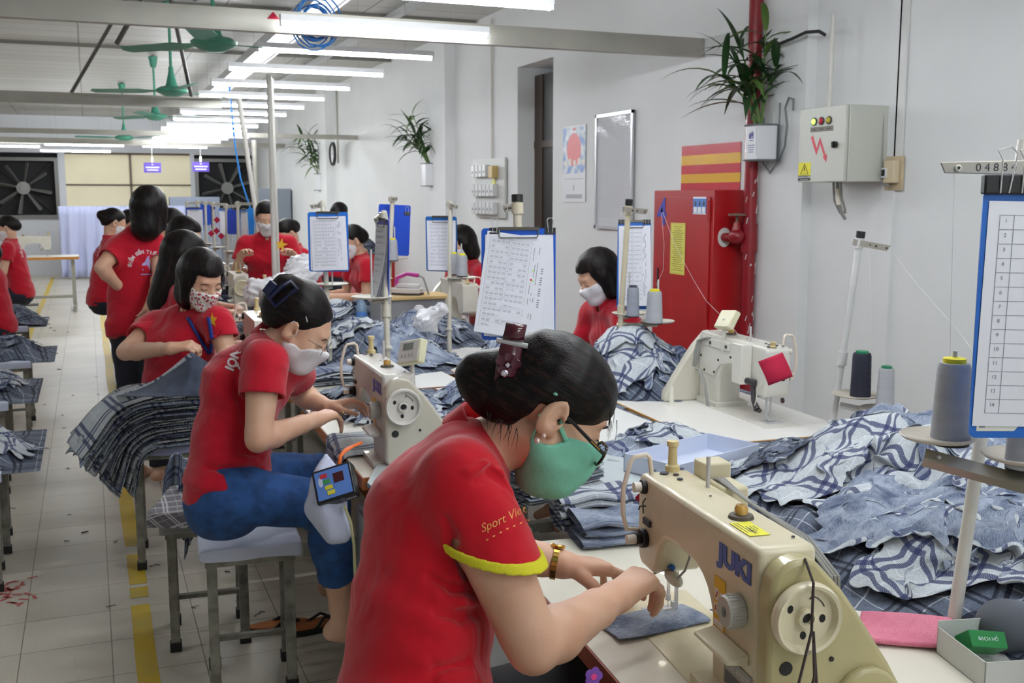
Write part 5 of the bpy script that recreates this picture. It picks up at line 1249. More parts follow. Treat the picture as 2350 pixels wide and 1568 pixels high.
def build_third_woman():
 hf, hu, fh, lt = dirs(157, 24); hd = at_d(463, 640, 4.45); z = Vector((0, 0, 1))
 J = dict(spine=[at_d(400, 915, 4.65), at_d(408, 850, 4.62), at_d(418, 785, 4.6), at_d(443, 718, 4.58)], head=hd, hf=hf, hu=hu,
             shR=at_d(352, 752, 4.66), elR=at_d(288, 808, 4.50), wrR=at_d(392, 800, 4.28), shL=at_d(500, 742, 4.46), elL=at_d(522, 815, 4.45), wrL=at_d(507, 843, 4.28),
             hdR=(0.85, -0.25, 0.1), hnR=(-0.1, 0.4, -0.9), cR=[(45, 60, 30)] * 4, hdL=(-0.35, -0.55, -0.55), hnL=(0.1, 0.6, -0.75), cL=[(15, 20, 12), (22, 28, 18), (30, 30, 18), (36, 34, 20)])
 fm = bpy.data.materials.new('floral_cotton'); fm.use_nodes = True; nt = fm.node_tree; bb = nt.nodes['Principled BSDF']; tc = nt.nodes.new('ShaderNodeTexCoord')
 def spots(sc, rnd, th):
  v = nt.nodes.new('ShaderNodeTexVoronoi'); v.inputs['Scale'].default_value = sc; v.inputs['Randomness'].default_value = rnd; nt.links.new(tc.outputs['Object'], v.inputs['Vector']); m_ = nt.nodes.new('ShaderNodeMath'); m_.operation = 'LESS_THAN'; m_.inputs[1].default_value = th; nt.links.new(v.outputs['Distance'], m_.inputs[0]); return m_.outputs[0]
 m1 = nt.nodes.new('ShaderNodeMix'); m1.data_type = 'RGBA'; m1.inputs[6].default_value = srgb(226, 226, 222); m1.inputs[7].default_value = srgb(186, 30, 62); nt.links.new(spots(75, 1, 0.40), m1.inputs[0])
 m2 = nt.nodes.new('ShaderNodeMix'); m2.data_type = 'RGBA'; m2.inputs[7].default_value = srgb(116, 134, 100); nt.links.new(m1.outputs[2], m2.inputs[6]); nt.links.new(spots(103, 1, 0.24), m2.inputs[0]); nt.links.new(m2.outputs[2], bb.inputs['Base Color']); bb.inputs['Roughness'].default_value = 0.9
 fp = [(0.02, 0.055), (0.2, 0.035), (0.2, -0.3), (0.0, -0.3), (0.0, 0.0)]
 mk = [(0.0, -0.03), (0.05, -0.014), (0.09, -0.02), (0.14, -0.02), (0.14, -0.13), (0.03, -0.13), (0.0, -0.09)]
 root, P, H = person('woman with chin-length black hair, floral mask and blue lanyard, lifting dark cloth', J, res=0.006, cuff=0.5, hair=hair_bob(fp, 0.15, name='straight_hair', width=0.088), mask=mask_cloth(fm, mk, None), sleeve_r=1.1, armf=1.05,
      pants=None)
 inv = root.matrix_basis.inverted(); T = lambda x, y, z: H @ Vector((x, y, z))
 b = MB(inv)
 for s in (-1, 1):
  b.tube([T(s * 0.046, 0.083, -0.003), T(s * 0.034, 0.0925, -0.007), T(s * 0.02, 0.091, -0.004)], 0.0014, 5); b.tube([T(s * 0.052, 0.082, 0.018), T(s * 0.036, 0.09, 0.023), T(s * 0.018, 0.094, 0.019)], [0.001, 0.002, 0.0015], 5)
 b.each('eyebrow', hair_mat('straight_hair', True), root)
 ch = Vector(J['spine'][2]); fw = (Vector((0, 0, CAM_H)) - ch); fw.z = 0; fw.normalize()
 blue = mat('lanyard_blue', (22, 58, 150), rough=0.5); bv = BVHTree.FromPolygons([Vector(v) for v in _SURF[P['shirt'].name][0].tolist()], _SURF[P['shirt'].name][1].tolist())
 for pts in (((430, 728), (445, 755), (463, 785), (480, 812)), ((478, 728), (483, 755), (486, 785), (483, 812))):
  b = MB(inv); L1 = []; L2 = []
  fine = [(pts[i][0] + (pts[i + 1][0] - pts[i][0]) * k / 4, pts[i][1] + (pts[i + 1][1] - pts[i][1]) * k / 4) for i in range(3) for k in range(4)] + [pts[-1]]
  for (x, y) in fine:
   for dx, L_ in ((-4.2, L1), (4.2, L2)):
    d = Vector(ray(x + dx, y)).normalized(); h = bv.ray_cast(Vector((0, 0, CAM_H)), d); L_.append((h[0] if h[0] is not None and h[0].length > 3 else at_d(x + dx, y, 4.45)) - d * 0.006)
  b.strip(L1, L2); b.build('lanyard', blue, root, solid=0.002, smooth=80)
 M = frame(at_d(488, 748, 4.2), z=-Vector(ray(488, 748)), y=(0, 0, 1))
 st = MB(); pts = [((0.034 if i % 2 == 0 else 0.014) * sin(pi * i / 5) * 0.6, (0.034 if i % 2 == 0 else 0.014) * cos(pi * i / 5)) for i in range(10)]; st.prism(pts, 0, 0.0001); bmesh.ops.triangulate(st.bm, faces=st.bm.faces); me = bpy.data.meshes.new('e'); st.bm.to_mesh(me)
 wrap_on(me, M, P['shirt'], 'chest_emblem', mat('emblem_yellow', (238, 190, 40), rough=0.7), root, off=0.002)
 w = Vector(J['wrL']); dv = (w - Vector(J['elL'])).normalized(); b = MB(inv); b.lathe([(0.030, -0.006), (0.032, 0), (0.030, 0.006)], 20, frame(w - dv * 0.02, z=dv, x=(1, 0, 0))); b.build('wristwatch', mat('gold', (212, 168, 84)), root)
 return root, P, H, J
def build_standing_woman():
 hf, hu, fh, lt = dirs(35, 8); hd = at_d(345, 480, 5.75); z = Vector((0, 0, 1))
 J = dict(spine=[at_d(320, 745, 5.8), at_d(316, 680, 5.82), at_d(316, 605, 5.82), at_d(330, 530, 5.8)], head=hd, hf=hf, hu=hu,
             shL=at_d(268, 572, 5.72), elL=at_d(232, 615, 5.6), wrL=at_d(282, 668, 5.72), shR=at_d(362, 572, 5.86))
 J['wrR'] = at_d(350, 682, 5.62); J['elR'] = at_d(366, 632, 5.72)
 J['hdR'] = at_d(336, 708, 5.62) - at_d(350, 682, 5.62); J['hnR'] = at_d(300, 690, 5.8) - at_d(350, 690, 5.78); J['cR'] = [(8, 12, 8)] * 4
 pel = Vector(J['spine'][0])
 for s, g in (('R', 1), ('L', -1)): J['hip' + s] = pel + lt * g * 0.085 - z * 0.05; J['kn' + s] = Vector((pel.x, pel.y, 0.48)) + lt * g * 0.08 + fh * 0.01; J['an' + s] = Vector((pel.x, pel.y, 0.08)) + lt * g * 0.08; J['ft' + s] = tuple(fh + Vector((0, 0, -0.1)))
 root, P, H = person('woman standing with hands on hips, seen from behind, straight bob hair', J, res=0.0065, fat=0.98, cuff=0.55, sleeve_r=1.0, hair=hair_bob(FACE_P, 0.165, name='straight_hair', width=0.083), pants=dict(mat=NAVYT), face=True)
 back_print(root, P, J, H, 0.85)
 return root
W2 = build_second_woman(); W3 = build_third_woman(); build_standing_woman()
seated('woman with long brown hair hanging forward, seated behind the floral mask woman', 424, 590, 5.1, 95, 18, 'long', res=0.008, bp=True, lean=0.25)
seated('woman with parted long hair bowing her face, fourth seat along the aisle', 425, 545, 6.3, 130, 18, 'long', mask=False, res=0.008, lean=0.4)
seated('woman with a bun and white mask seated left of the standing woman', 262, 512, 9.2, 80, 20, 'bun', res=0.01, bp=True, lean=0.5)
seated('dark-haired woman partly hidden beyond the woman with a bun', 300, 512, 10.2, 80, 20, 'up', res=0.011)
seated('dark-haired woman hidden beyond the standing woman, white mask', 395, 515, 8.4, 90, 30, 'up', res=0.011)
_p8 = seated('woman facing the camera with a white mask and a yellow star on her red polo', 612, 500, 7.9, 190, 20, 'up', res=0.008, stand=True, lean=0.7, reach=(0.2, -0.2), spread=0.19, elout=0.09)
seated('woman with her head down behind the woman with the yellow star', 660, 535, 9.6, 250, 40, 'up', mask=False, res=0.011)
seated('woman far back at the wall, seen from behind above the clipboard', 780, 490, 12, 60, 15, 'bob', mask=False, res=0.011, stand=True, hlen=0.13, lean=0.4)
seated('woman with cap-like short hair and mask, sewing near the blue water bottle', 808, 553, 8.4, 262, 22, 'up', res=0.008)
seated('woman mostly hidden behind a hanging clipboard, only black hair and shoulder showing', 1058, 560, 7.2, 255, 25, 'bob', res=0.009, hlen=0.14)
seated('woman with smooth chin-length hair and white mask by the red fire cabinet', 1372, 632, 4.95, 268, 30, 'bob', res=0.0065, reach=(0.2, -0.30), hlen=0.155)
seated('woman with a ponytail and mask at the left edge beyond the near arm', 16, 524, 10.8, 275, 20, 'up', res=0.01, bp=True, lean=0.35)
seated('woman at the left frame edge, only red sleeve and side visible', -40, 560, 8.4, 270, 20, 'bob', res=0.01, lean=0.3)
# star on the chest of the woman facing the camera
M = frame(at_d(645, 562, 6.9), z=-Vector(ray(645, 562)), y=(0, 0, 1)); st = MB(); pts = [((0.045 if i % 2 == 0 else 0.018) * sin(pi * i / 5 + .2), (0.045 if i % 2 == 0 else 0.018) * cos(pi * i / 5 + .2)) for i in range(10)]; st.prism(pts, 0, 0.0001); bmesh.ops.triangulate(st.bm, faces=st.bm.faces); me = bpy.data.meshes.new('e'); st.bm.to_mesh(me)
wrap_on(me, M, _p8[1]['shirt'], 'chest_emblem', mat('emblem_yellow', (238, 190, 40)), _p8[0], off=0.002)
# ================================================================== sewing machines and their gear
def arc(cx, cz, r, a0, a1, n):
 return [(cx + r * cos(radians(a0 + (a1 - a0) * i / n)), cz + r * sin(radians(a0 + (a1 - a0) * i / n))) for i in range(n + 1)]
def juki(label, M, body=(218, 209, 178), cover=(188, 178, 132), blue=(44, 84, 170), lod=0, panel=None, front=True, back=False, sticker=False, group=None, motor=True, name='sewing_machine', lampon=True, tower=True):
 """local frame: needle at the origin, +x to the balance wheel, +y away from the operator, z up from the bed"""
 rz = atan2(M.to_3x3()[1][0], M.to_3x3()[0][0])
 t = thing(name, label, 'sewing machine', M.translation, rz, group)
 bm_ = mat('enamel_%d_%d' % (body[0], body[2]), body, rough=0.32, bump=0.08, bscale=500, noise=0.06, nscale=14, coat=0.15)
 cm_ = mat('enamel_%d_%d' % (cover[0], cover[2]), cover, rough=0.3, noise=0.08, nscale=10, coat=0.15)
 st = mat('steel', (190, 190, 190), rough=0.25, metal=1); dk = mat('dark_steel', (52, 50, 52), rough=0.4, metal=0.7)
 blk = mat('black_plastic', (22, 22, 24), rough=0.45); wht = mat('white_plastic', (226, 220, 206), rough=0.4)
 # casting: arm, head and column
 pr = [(-0.045, 0.272), (-0.03, 0.285), (0.455, 0.290), (0.46, 0.28), (0.46, 0.0), (0.305, 0.0), (0.303, 0.06)]
 pr += arc(0.215, 0.10, 0.088, 0, 90, 6)[1:] + [(0.14, 0.192), (0.095, 0.186), (0.07, 0.165), (0.05, 0.112), (0.035, 0.098), (-0.025, 0.098), (-0.04, 0.11), (-0.047, 0.16)]
 b = MB(); b.prism(pr, -0.05, 0.05, axis='y')
 if lod < 2: b.build('arm', bm_, t, bevel=0.013, seg=3)
 else: b.build('arm', bm_, t)
 b = MB(); b.box((-0.105, -0.085, -0.006), (0.372, 0.085, 0.0015)); b.box((0.29, -0.082, 0.0), (0.46, 0.062, 0.02))
 b.build('bed', bm_, t, bevel=0.002 if lod < 2 else 0)
 # pulley cover
 pc = [(-0.052, 0.03), (-0.052, 0.215)] + arc(0.0, 0.235, 0.05, 165, 60, 6) + [(0.072, 0.228), (0.10, 0.19), (0.16, 0.10), (0.20, 0.03), (0.205, 0.0), (-0.03, 0.0)]
 b = MB(); b.prism(pc, 0.462, 0.503, axis='x'); o = b.build('pulley_cover', cm_, t, bevel=0.008 if lod < 2 else 0)
 if lod < 2:
  b = MB(); b.prism([(0.06, 0.0), (0.06, 0.04)] + arc(0.115, 0.05, 0.055, 170, 30, 6) + [(0.19, 0.04), (0.2, 0.0)], 0.50, 0.518, axis='x'); b.build('belt_guard', cm_, o, bevel=0.006)
  b = MB(); b.cyl((0.502, -0.022, 0.115), (0.5045, -0.022, 0.115), 0.011); b.cyl((0.518, 0.085, 0.025), (0.5205, 0.085, 0.025), 0.008)
  b.cyl((0.502, 0.055, 0.122), (0.505, 0.055, 0.122), 0.004); b.cyl((0.502, -0.04, 0.19), (0.5035, -0.04, 0.19), 0.008, n=6)
  b.each('screw', blk, o)
 # balance wheel
 W = frame((0.505, 0.0, 0.2), x=(0, 1, 0), z=(1, 0, 0))
 b = MB(); b.lathe([(0.03, 0), (0.051, 0.002), (0.0565, 0.010), (0.0565, 0.020), (0.053, 0.026), (0.048, 0.024), (0.0445, 0.012), (0.02, 0.010), (0.016, 0.010), (0.015, 0.020), (0.010, 0.021), (0.009, 0.012), (0, 0.012)], 40 if lod < 2 else 20, W)
 w = b.build('balance_wheel', mat('wheel_%d' % body[0], tuple(min(255, c + 6) for c in body), rough=0.25, coat=0.3), t)
 if lod < 2:
  b = MB(); b.lathe([(0, 0.0125), (0.0085, 0.0125)], 16, W)
  for a in (150, 350, 265): b.ell(W @ Vector((0.030 * cos(radians(a)), 0.030 * sin(radians(a)), 0.0102)), (0.0015, 0.006, 0.0075))
  b.each('wheel_slots', blk, w)
  b = MB(); b.tube([W @ Vector((0.034 * cos(radians(a)), 0.034 * sin(radians(a)), 0.0118)) for a in (25, 40, 55, 70)], 0.001, 5)
  b.tube([W @ Vector((0.028 * cos(radians(78)), 0.028 * sin(radians(78)), 0.0118)), W @ Vector((0.034 * cos(radians(72)), 0.034 * sin(radians(72)), 0.0118)), W @ Vector((0.041 * cos(radians(78)), 0.041 * sin(radians(78)), 0.0118))], 0.001, 5)
  b.each('arrow', dk, w)
 # dial
 D_ = frame((0.405, -0.05, 0.172), x=(1, 0, 0), z=(0, -1, 0))
 b = MB(); n = 48; prof = []
 vs = []
 b.lathe([(0.02, 0), (0.026, 0.001), (0.026, 0.026), (0.024, 0.029), (0.009, 0.029), (0.008, 0.022), (0, 0.022)], 36, D_)
 if lod < 2:
  for i in range(24):
   a = 2 * pi * i / 24; b.cbox((0, 0, 0), (0.0022, 0.0022, 0.022), D_ @ Matrix.Translation((0.026 * cos(a), 0.026 * sin(a), 0.014)))
 dl = b.build('stitch_dial', mat('dial_grey', (186, 184, 176), rough=0.4), t)
 if lod < 2: b = MB(); b.lathe([(0, 0.0225), (0.0075, 0.0225)], 16, D_); b.build('dial_centre', dk, dl)
 # reverse lever
 b = MB(); b.prism([(-0.05, 0.112), (-0.088, 0.104), (-0.09, 0.098), (-0.05, 0.092)], 0.315, 0.44, axis='x'); b.build('reverse_lever', bm_, t, bevel=0.003)
 # needle bar, foot, guides
 b = MB(); b.cyl((0, 0, 0.1), (0, 0, 0.035), 0.0036, n=10); b.cyl((0, 0, 0.04), (0, 0, 0.028), 0.0055, n=10); b.cyl((0, 0, 0.03), (0, 0, 0.0), 0.0008, n=6)
 b.build('needle_bar', st, t)
 b = MB(); b.cyl((0.003, 0.016, 0.1), (0.003, 0.016, 0.02), 0.004, n=10); b.cbox((0.003, 0.012, 0.018), (0.01, 0.012, 0.014))
 b.prism([(-0.012, 0.004), (0.02, 0.004), (0.012, 0.012), (-0.012, 0.014)], -0.007, 0.007, frame((0.002, 0, 0), y=(1, 0, 0), z=(0, 0, 1)) @ Matrix.Rotation(0, 4, 'X'), axis='y')
 b.build('presser_foot', st, t)
 b = MB(); b.box((-0.035, -0.045, 0.0012), (0.03, 0.03, 0.0024)); b.build('needle_plate', st, t)
 # tension, pre-tension, thread guides
 F1 = frame((0.0, -0.05, 0.16), x=(1, 0, 0), z=(0, -1, 0)); F2 = frame((-0.008, -0.05, 0.262), x=(1, 0, 0), z=(0, -1, 0))
 b = MB(); b.lathe([(0, 0), (0.018, 0), (0.019, 0.004), (0.017, 0.006), (0.019, 0.008), (0.018, 0.012), (0.011, 0.013), (0.012, 0.022), (0, 0.022)], 24, F1); tn = b.build('tension_disc', blk, t)
 b = MB(); b.lathe([(0.006, 0.02), (0.0095, 0.021), (0.0095, 0.040), (0, 0.041)], 20, F1); b.build('tension_knob', wht, tn)
 b = MB(); b.lathe([(0, 0), (0.015, 0), (0.014, 0.008), (0.009, 0.009), (0, 0.01)], 20, F2); tn = b.build('pretension_disc', blk, t)
 b = MB(); b.lathe([(0.006, 0.009), (0.010, 0.010), (0.010, 0.024), (0, 0.025)], 20, F2); b.build('pretension_knob', wht, tn)
 if lod < 2:
  b = MB(); b.cbox((0.012, -0.053, 0.196), (0.032, 0.006, 0.012)); b.tube([(0.0, -0.052, 0.225), (-0.01, -0.06, 0.222), (-0.01, -0.062, 0.215)], 0.0016, 6)
  b.tube([(0.0, -0.052, 0.24), (0.006, -0.06, 0.235), (0.008, -0.06, 0.222), (0.004, -0.058, 0.212)], 0.0014, 6); b.each('thread_guide', dk, t)
 # take-up guard
 b = MB(); b.tube([(-0.012, -0.035, 0.283), (-0.012, -0.04, 0.318), (-0.012, -0.047, 0.325), (-0.012, -0.072, 0.322), (-0.012, -0.08, 0.312), (-0.012, -0.094, 0.26), (-0.012, -0.094, 0.21), (-0.012, -0.086, 0.178), (-0.012, -0.05, 0.172)], 0.0048, 8)
 b.build('takeup_guard', mat('guard_cream', (226, 214, 196), rough=0.35), t)
 # regulator tower, rod, oil sight, holes on top
 b = MB(); tw_ = 1.0 if tower else 0.3; b.lathe([(r_, h_ * tw_) for r_, h_ in [(0, 0), (0.0145, 0), (0.0145, 0.012), (0.0095, 0.015), (0.0085, 0.05), (0.012, 0.052), (0.012, 0.062), (0.006, 0.063), (0, 0.06)]], 24, Matrix.Translation((-0.025, 0.014, 0.284))); b.build('pressure_screw', mat('aged_plastic', (206, 188, 138), rough=0.4), t)
 b = MB(); b.cyl((0.105, 0.03, 0.285), (0.105, 0.03, 0.345), 0.004, n=12); b.build('thread_rod', st, t)
 b = MB(); b.lathe([(0.011, 0.008), (0.012, 0.020), (0.009, 0.026), (0, 0.027)], 20, Matrix.Translation((0.30, 0.0, 0.285))); so = b.build('oil_sight_window', mat('amber_dome', (226, 180, 90), rough=0.05, trans=0.4, coat=1), t)
 b = MB(); b.lathe([(0, 0), (0.023, 0), (0.02, 0.008), (0.012, 0.010), (0, 0.01)], 24, Matrix.Translation((0.30, 0.0, 0.286))); b.build('oil_sight_base', mat('grey_rubber', (84, 78, 66), rough=0.6), so)
 if lod < 2:
  b = MB()
  for (x, y, r) in ((-0.005, -0.012, 0.009), (0.012, 0.006, 0.006), (0.045, 0.0, 0.006), (-0.03, -0.025, 0.006), (-0.028, 0.034, 0.0065), (0.17, 0.005, 0.0022), (0.42, 0.03, 0.003)): b.cyl((x, y, 0.287 + x * 0.0103), (x, y, 0.2885 + x * 0.0103), r, n=14)
  b.each('rubber_plug', mat('navy_rubber', (40, 40, 62), rough=0.5), t)
 if motor:
  b = MB(); b.box((-0.005, 0.05, 0.245), (0.05, 0.105, 0.315)); b.build('sensor_box', mat('cream_plastic', (212, 204, 172), rough=0.4), t, bevel=0.004)
  b = MB(); b.box((-0.006, 0.056, 0.252), (-0.0052, 0.099, 0.308)); b.build('sensor_face', blk, t)
  b = MB(); b.box((0.06, 0.05, 0.19), (0.135, 0.10, 0.29)); sb = b.build('solenoid_box', mat('cream_plastic', (212, 204, 172), rough=0.4), t, bevel=0.005)
  b = MB(); b.cyl((0.12, 0.10, 0.255), (0.12, 0.102, 0.255), 0.006, n=12); b.each('screw', blk, sb)
  b = MB()
  for k in range(3): b.tube([(0.05, 0.06 + k * 0.005, 0.285), (0.09, 0.058 + k * 0.006, 0.296), (0.2, 0.058 + k * 0.006, 0.288 - k * 0.004), (0.40, 0.058 + k * 0.006, 0.28), (0.47, 0.07 + k * 0.006, 0.24), (0.46, 0.085 + k * 0.006, 0.12), (0.44, 0.09, 0.0)], 0.0028, 6)
  b.each('cable', mat('grey_cable', (150, 150, 146), rough=0.5), t)
 # under-arm lamp and knee lifter button
 b = MB(); b.tube([(0.02, -0.02, 0.10), (0.02, -0.036, 0.094), (0.022, -0.048, 0.092)], 0.002, 6); b.lathe([(0, -0.003), (0.010, -0.003), (0.011, 0), (0.010, 0.003), (0, 0.003)], 20, frame((0.0, -0.05, 0.078), x=(1, 0, 0), z=(0, -1, 0))); b.each('brown_knob', mat('brown_plastic', (66, 42, 34), rough=0.4), t)
 b = MB(); b.ell((0.055, -0.018, 0.105), (0.034, 0.014, 0.012), Matrix.Rotation(0.1, 4, 'Y')); lm = b.build('work_lamp', mat('lamp_shell', (206, 204, 190), rough=0.4), t)
 b = MB(); b.ell((0.045, -0.018, 0.117), (0.024, 0.008, 0.006)); b.build('lamp_switch', mat('blue_plastic', (36, 104, 190), rough=0.35), lm)
 if lampon: b = MB(); b.ell((0.02, -0.018, 0.094), (0.006, 0.008, 0.004)); b.build('lamp_lens', mat('lens_lit', (255, 255, 255), emit=(255, 250, 240), estr=14), lm)
 b = MB(); b.tube([(0.085, -0.018, 0.105), (0.1, -0.01, 0.125), (0.098, 0.0, 0.15), (0.09, 0.0, 0.18)], 0.0022, 6); b.build('lamp_cable', mat('grey_cable', (150, 150, 146)), lm)
 if front:
  bl = mat('logo_blue_%d' % blue[0], blue, rough=0.4)
  text('logo_lettering', 'JUKI', 0.044, frame((0.382, -0.0512, 0.24), x=(1, 0, 0.0), y=(0, 0, 1)) @ Matrix.Diagonal((1.4, 1, 1, 1)), bl, t, bold=0.0026, spacing=1.0)
  b = MB(); b.box((0.312, -0.0518, 0.108), (0.352, -0.0505, 0.198)); s_ = b.build('warning_sticker', mat('sticker_yellow', (238, 190, 30), rough=0.5), t)
  b = MB()
  for (x0, z0, x1, z1) in ((0.315, 0.158, 0.33, 0.178), (0.333, 0.155, 0.349, 0.175), (0.315, 0.135, 0.349, 0.153), (0.315, 0.113, 0.349, 0.125)): b.box((x0, -0.0521, z0), (x1, -0.0517, z1))
  b.each('sticker_pictogram', mat('sticker_white', (232, 228, 222), rough=0.5), s_)
  b = MB()
  for k in range(4): b.tube([(0.319 + 0.008 * k, -0.0523, 0.139), (0.322 + 0.008 * k, -0.0523, 0.149)], 0.0012, 4)
  b.tube([(0.321, -0.0523, 0.162), (0.326, -0.0523, 0.173)], 0.0016, 4); b.tube([(0.338, -0.0523, 0.16), (0.344, -0.0523, 0.171)], 0.0016, 4); b.each('sticker_marks', mat('sticker_orange', (196, 84, 30), rough=0.5), s_)
 if sticker:
  L_ = frame((0.362, -0.016, 0.2900), x=(1, 0, 0.0103), y=(0, 1, 0))
  b = MB(L_); b.box((-0.036, -0.018, 0), (0.036, 0.018, 0.0006)); s_ = b.build('inventory_label', mat('label_yellow', (226, 222, 40), rough=0.5), t)
  b = MB(L_); rd = random.Random(3)
  for i in range(5):
   b.box((-0.012 if i < 3 else -0.032, 0.011 - i * 0.0062, 0.0006), (0.0 + rd.random() * 0.03, 0.0125 - i * 0.0062, 0.0008))
  b.build('label_print', dk, s_)
  text('label_number', 'F-4884', 0.010, L_ @ Matrix.Translation((0.012, -0.002, 0.0008)), dk, s_, extrude=0.0001)
  N_ = frame((0.405, -0.0512, 0.055), x=(1, 0, 0), y=(0, 0, 1))
  b = MB(N_); b.box((-0.048, -0.026, 0), (0.048, 0.024, 0.0008)); s_ = b.build('name_plate', mat('plate_grey', (150, 152, 150), rough=0.35, metal=0.4), t)
  text('plate_lettering', 'DDL-8700-7', 0.0145, N_ @ Matrix.Translation((0, 0.011, 0.001)), mat('plate_white', (206, 206, 200)), s_, extrude=0.0001)
  b = MB(N_); b.box((-0.044, -0.022, 0.0008), (0.044, 0.0, 0.0010)); b.build('plate_panel', mat('plate_dark', (92, 94, 98), rough=0.5), s_)
 if panel:
  PF = panel; pm = mat('panel_cream', (216, 212, 178), rough=0.4)
  b = MB(PF); b.box((-0.056, -0.038, -0.028), (0.056, 0.038, 0.0)); p_ = b.build('control_panel', pm, t, bevel=0.005)
  b = MB(PF); b.box((-0.050, -0.033, 0), (0.050, 0.033, 0.0012)); b.build('panel_face', mat('panel_face', (216, 216, 214), rough=0.4), p_)
  b = MB(PF); b.box((-0.03, 0.004, 0.0012), (0.022, 0.026, 0.002)); b.build('panel_screen', mat('lcd', (120, 126, 122), rough=0.15), p_)
  b = MB(PF)
  for k in range(4): b.box((-0.034 + 0.018 * k, -0.018, 0.0012), (-0.024 + 0.018 * k, -0.008, 0.0025))
  b.each('panel_button', mat('panel_button', (170, 170, 172), rough=0.4), p_)
  b = MB(); c = PF @ Vector((0, 0, -0.028)); b.tube([c, Vector((c.x, 0.052, c.z - 0.03)), Vector((c.x, 0.056, 0.23))], 0.008, 6); b.build('panel_bracket', bm_, t)
 if back:
  lg = mat('enamel_plate', tuple(min(255, c + 4) for c in body), rough=0.35)
  pp = [(0.18, 0.275), (0.455, 0.275), (0.455, 0.13), (0.33, 0.12), (0.315, 0.15), (0.285, 0.175), (0.19, 0.195), (0.18, 0.205)]
  b = MB(); b.prism(pp, -0.054, -0.05, axis='y'); pl = b.build('back_plate', lg, t, bevel=0.0015)
  b = MB()
  for (x, z) in ((0.205, 0.215), (0.30, 0.19), (0.33, 0.138), (0.41, 0.135), (0.44, 0.19)): b.cyl((x, 0.054, z), (x, 0.0565, z), 0.005, n=10)
  b.each('screw', blk, pl)
  b = MB(); b.box((0.21, 0.054, 0.235), (0.42, 0.058, 0.268)); br = b.build('bracket_bar', lg, t, bevel=0.002)
  b = MB()
  for x in (0.235, 0.36): b.cyl((x, 0.058, 0.251), (x, 0.061, 0.251), 0.007, n=10)
  b.each('screw', dk, br)
  b = MB(); b.box((0.055, 0.05, 0.135), (0.125, 0.095, 0.285)); b.build('lifter_box', lg, t, bevel=0.004)
  b = MB(); b.cyl((0.018, 0.05, 0.145), (0.06, 0.07, 0.15), 0.012, n=10); b.tube([(0.035, 0.055, 0.15), (0.03, 0.055, 0.08), (0.01, 0.05, 0.05)], [0.010, 0.009, 0.012], 8); b.tube([(0.0, 0.045, 0.045), (0.03, 0.045, 0.045)], 0.009, 8)
  b.build('lifter_arm', dk, t)
  b = MB(); b.tube([(-0.03, 0.055, 0.16), (-0.005, 0.06, 0.13), (0.0, 0.062, 0.08), (0.02, 0.058, 0.055)], 0.002, 6); b.build('white_wire', wht, t)
  b = MB()
  for k in range(4): b.tube([(0.36 + 0.006 * k, 0.056 + 0.004 * k, 0.27), (0.43 + 0.004 * k, 0.06 + 0.004 * k, 0.25), (0.46, 0.066 + 0.004 * k, 0.15), (0.50 + 0.006 * k, 0.08, 0.06), (0.53, 0.085, 0.0)], 0.0035, 6)
  for k in range(3): b.tube([(0.45, 0.07, 0.13), (0.40 - 0.005 * k, 0.078 + 0.004 * k, 0.135), (0.355 - 0.006 * k, 0.08 + 0.003 * k, 0.09), (0.335 - 0.006 * k, 0.078, 0.0)], 0.0045, 6)
  b.each('hose', mat('grey_cable', (150, 150, 146)), t)
  text('logo_lettering', 'JL', 0.036, frame((0.155, 0.0512, 0.235), x=(-1, 0, 0), y=(0, 0, 1)), mat('logo_blue_44', blue), t, bold=0.0012)
  b = MB()
  for (x, z) in ((-0.006, 0.205), (-0.006, 0.17)): b.cyl((-0.047, 0.012 if z > .19 else -0.018, z), (-0.0495, 0.012 if z > .19 else -0.018, z), 0.010, n=14)
  b.each('face_plug', blk, t)
 return t

def cone(label, M, h=0.145, r0=0.042, r1=0.032, col=(168, 170, 176), top=(226, 214, 40), group=None, bare=False):
 """cone of thread standing on its spindle; M = base frame"""
 t = thing('thread_cone', label, 'thread', M.translation, 0, group, rot=M.to_euler())
 I = Matrix.Identity(4)
 b = MB(I); prof = [(0, 0), (r0 * 0.9, 0), (r0, 0.004)] + [(r0 + (r1 - r0) * k / 12 + 0.0004 * (k % 2), 0.004 + (h - 0.012) * k / 12) for k in range(13)] + [(r1 * 0.9, h), (0, h)]
 b.lathe(prof, 32); b.build('thread', mat('thread_%d_%d' % (col[0], col[1]), col, rough=0.75, bump=0.5, bscale=900, stretch=(0.02, 0.02, 1), noise=0.1, nscale=40), t)
 b = MB(I); b.lathe([(r1 * 0.45, h), (r1 * 0.7, h), (r1 * 0.7, h + 0.008), (r1 * 0.35, h + 0.010), (0.0, h + 0.010)], 24); b.build('cone_core', mat('core_%d_%d' % (top[0], top[1]), top, rough=0.4), t)
 b = MB(I); b.lathe([(0, -0.003), (r0 * 0.96, -0.003), (r0 * 0.96, 0.001), (0, 0.001)], 24); b.build('cone_foot', mat('black_plastic', (22, 22, 24)), t)
 return t

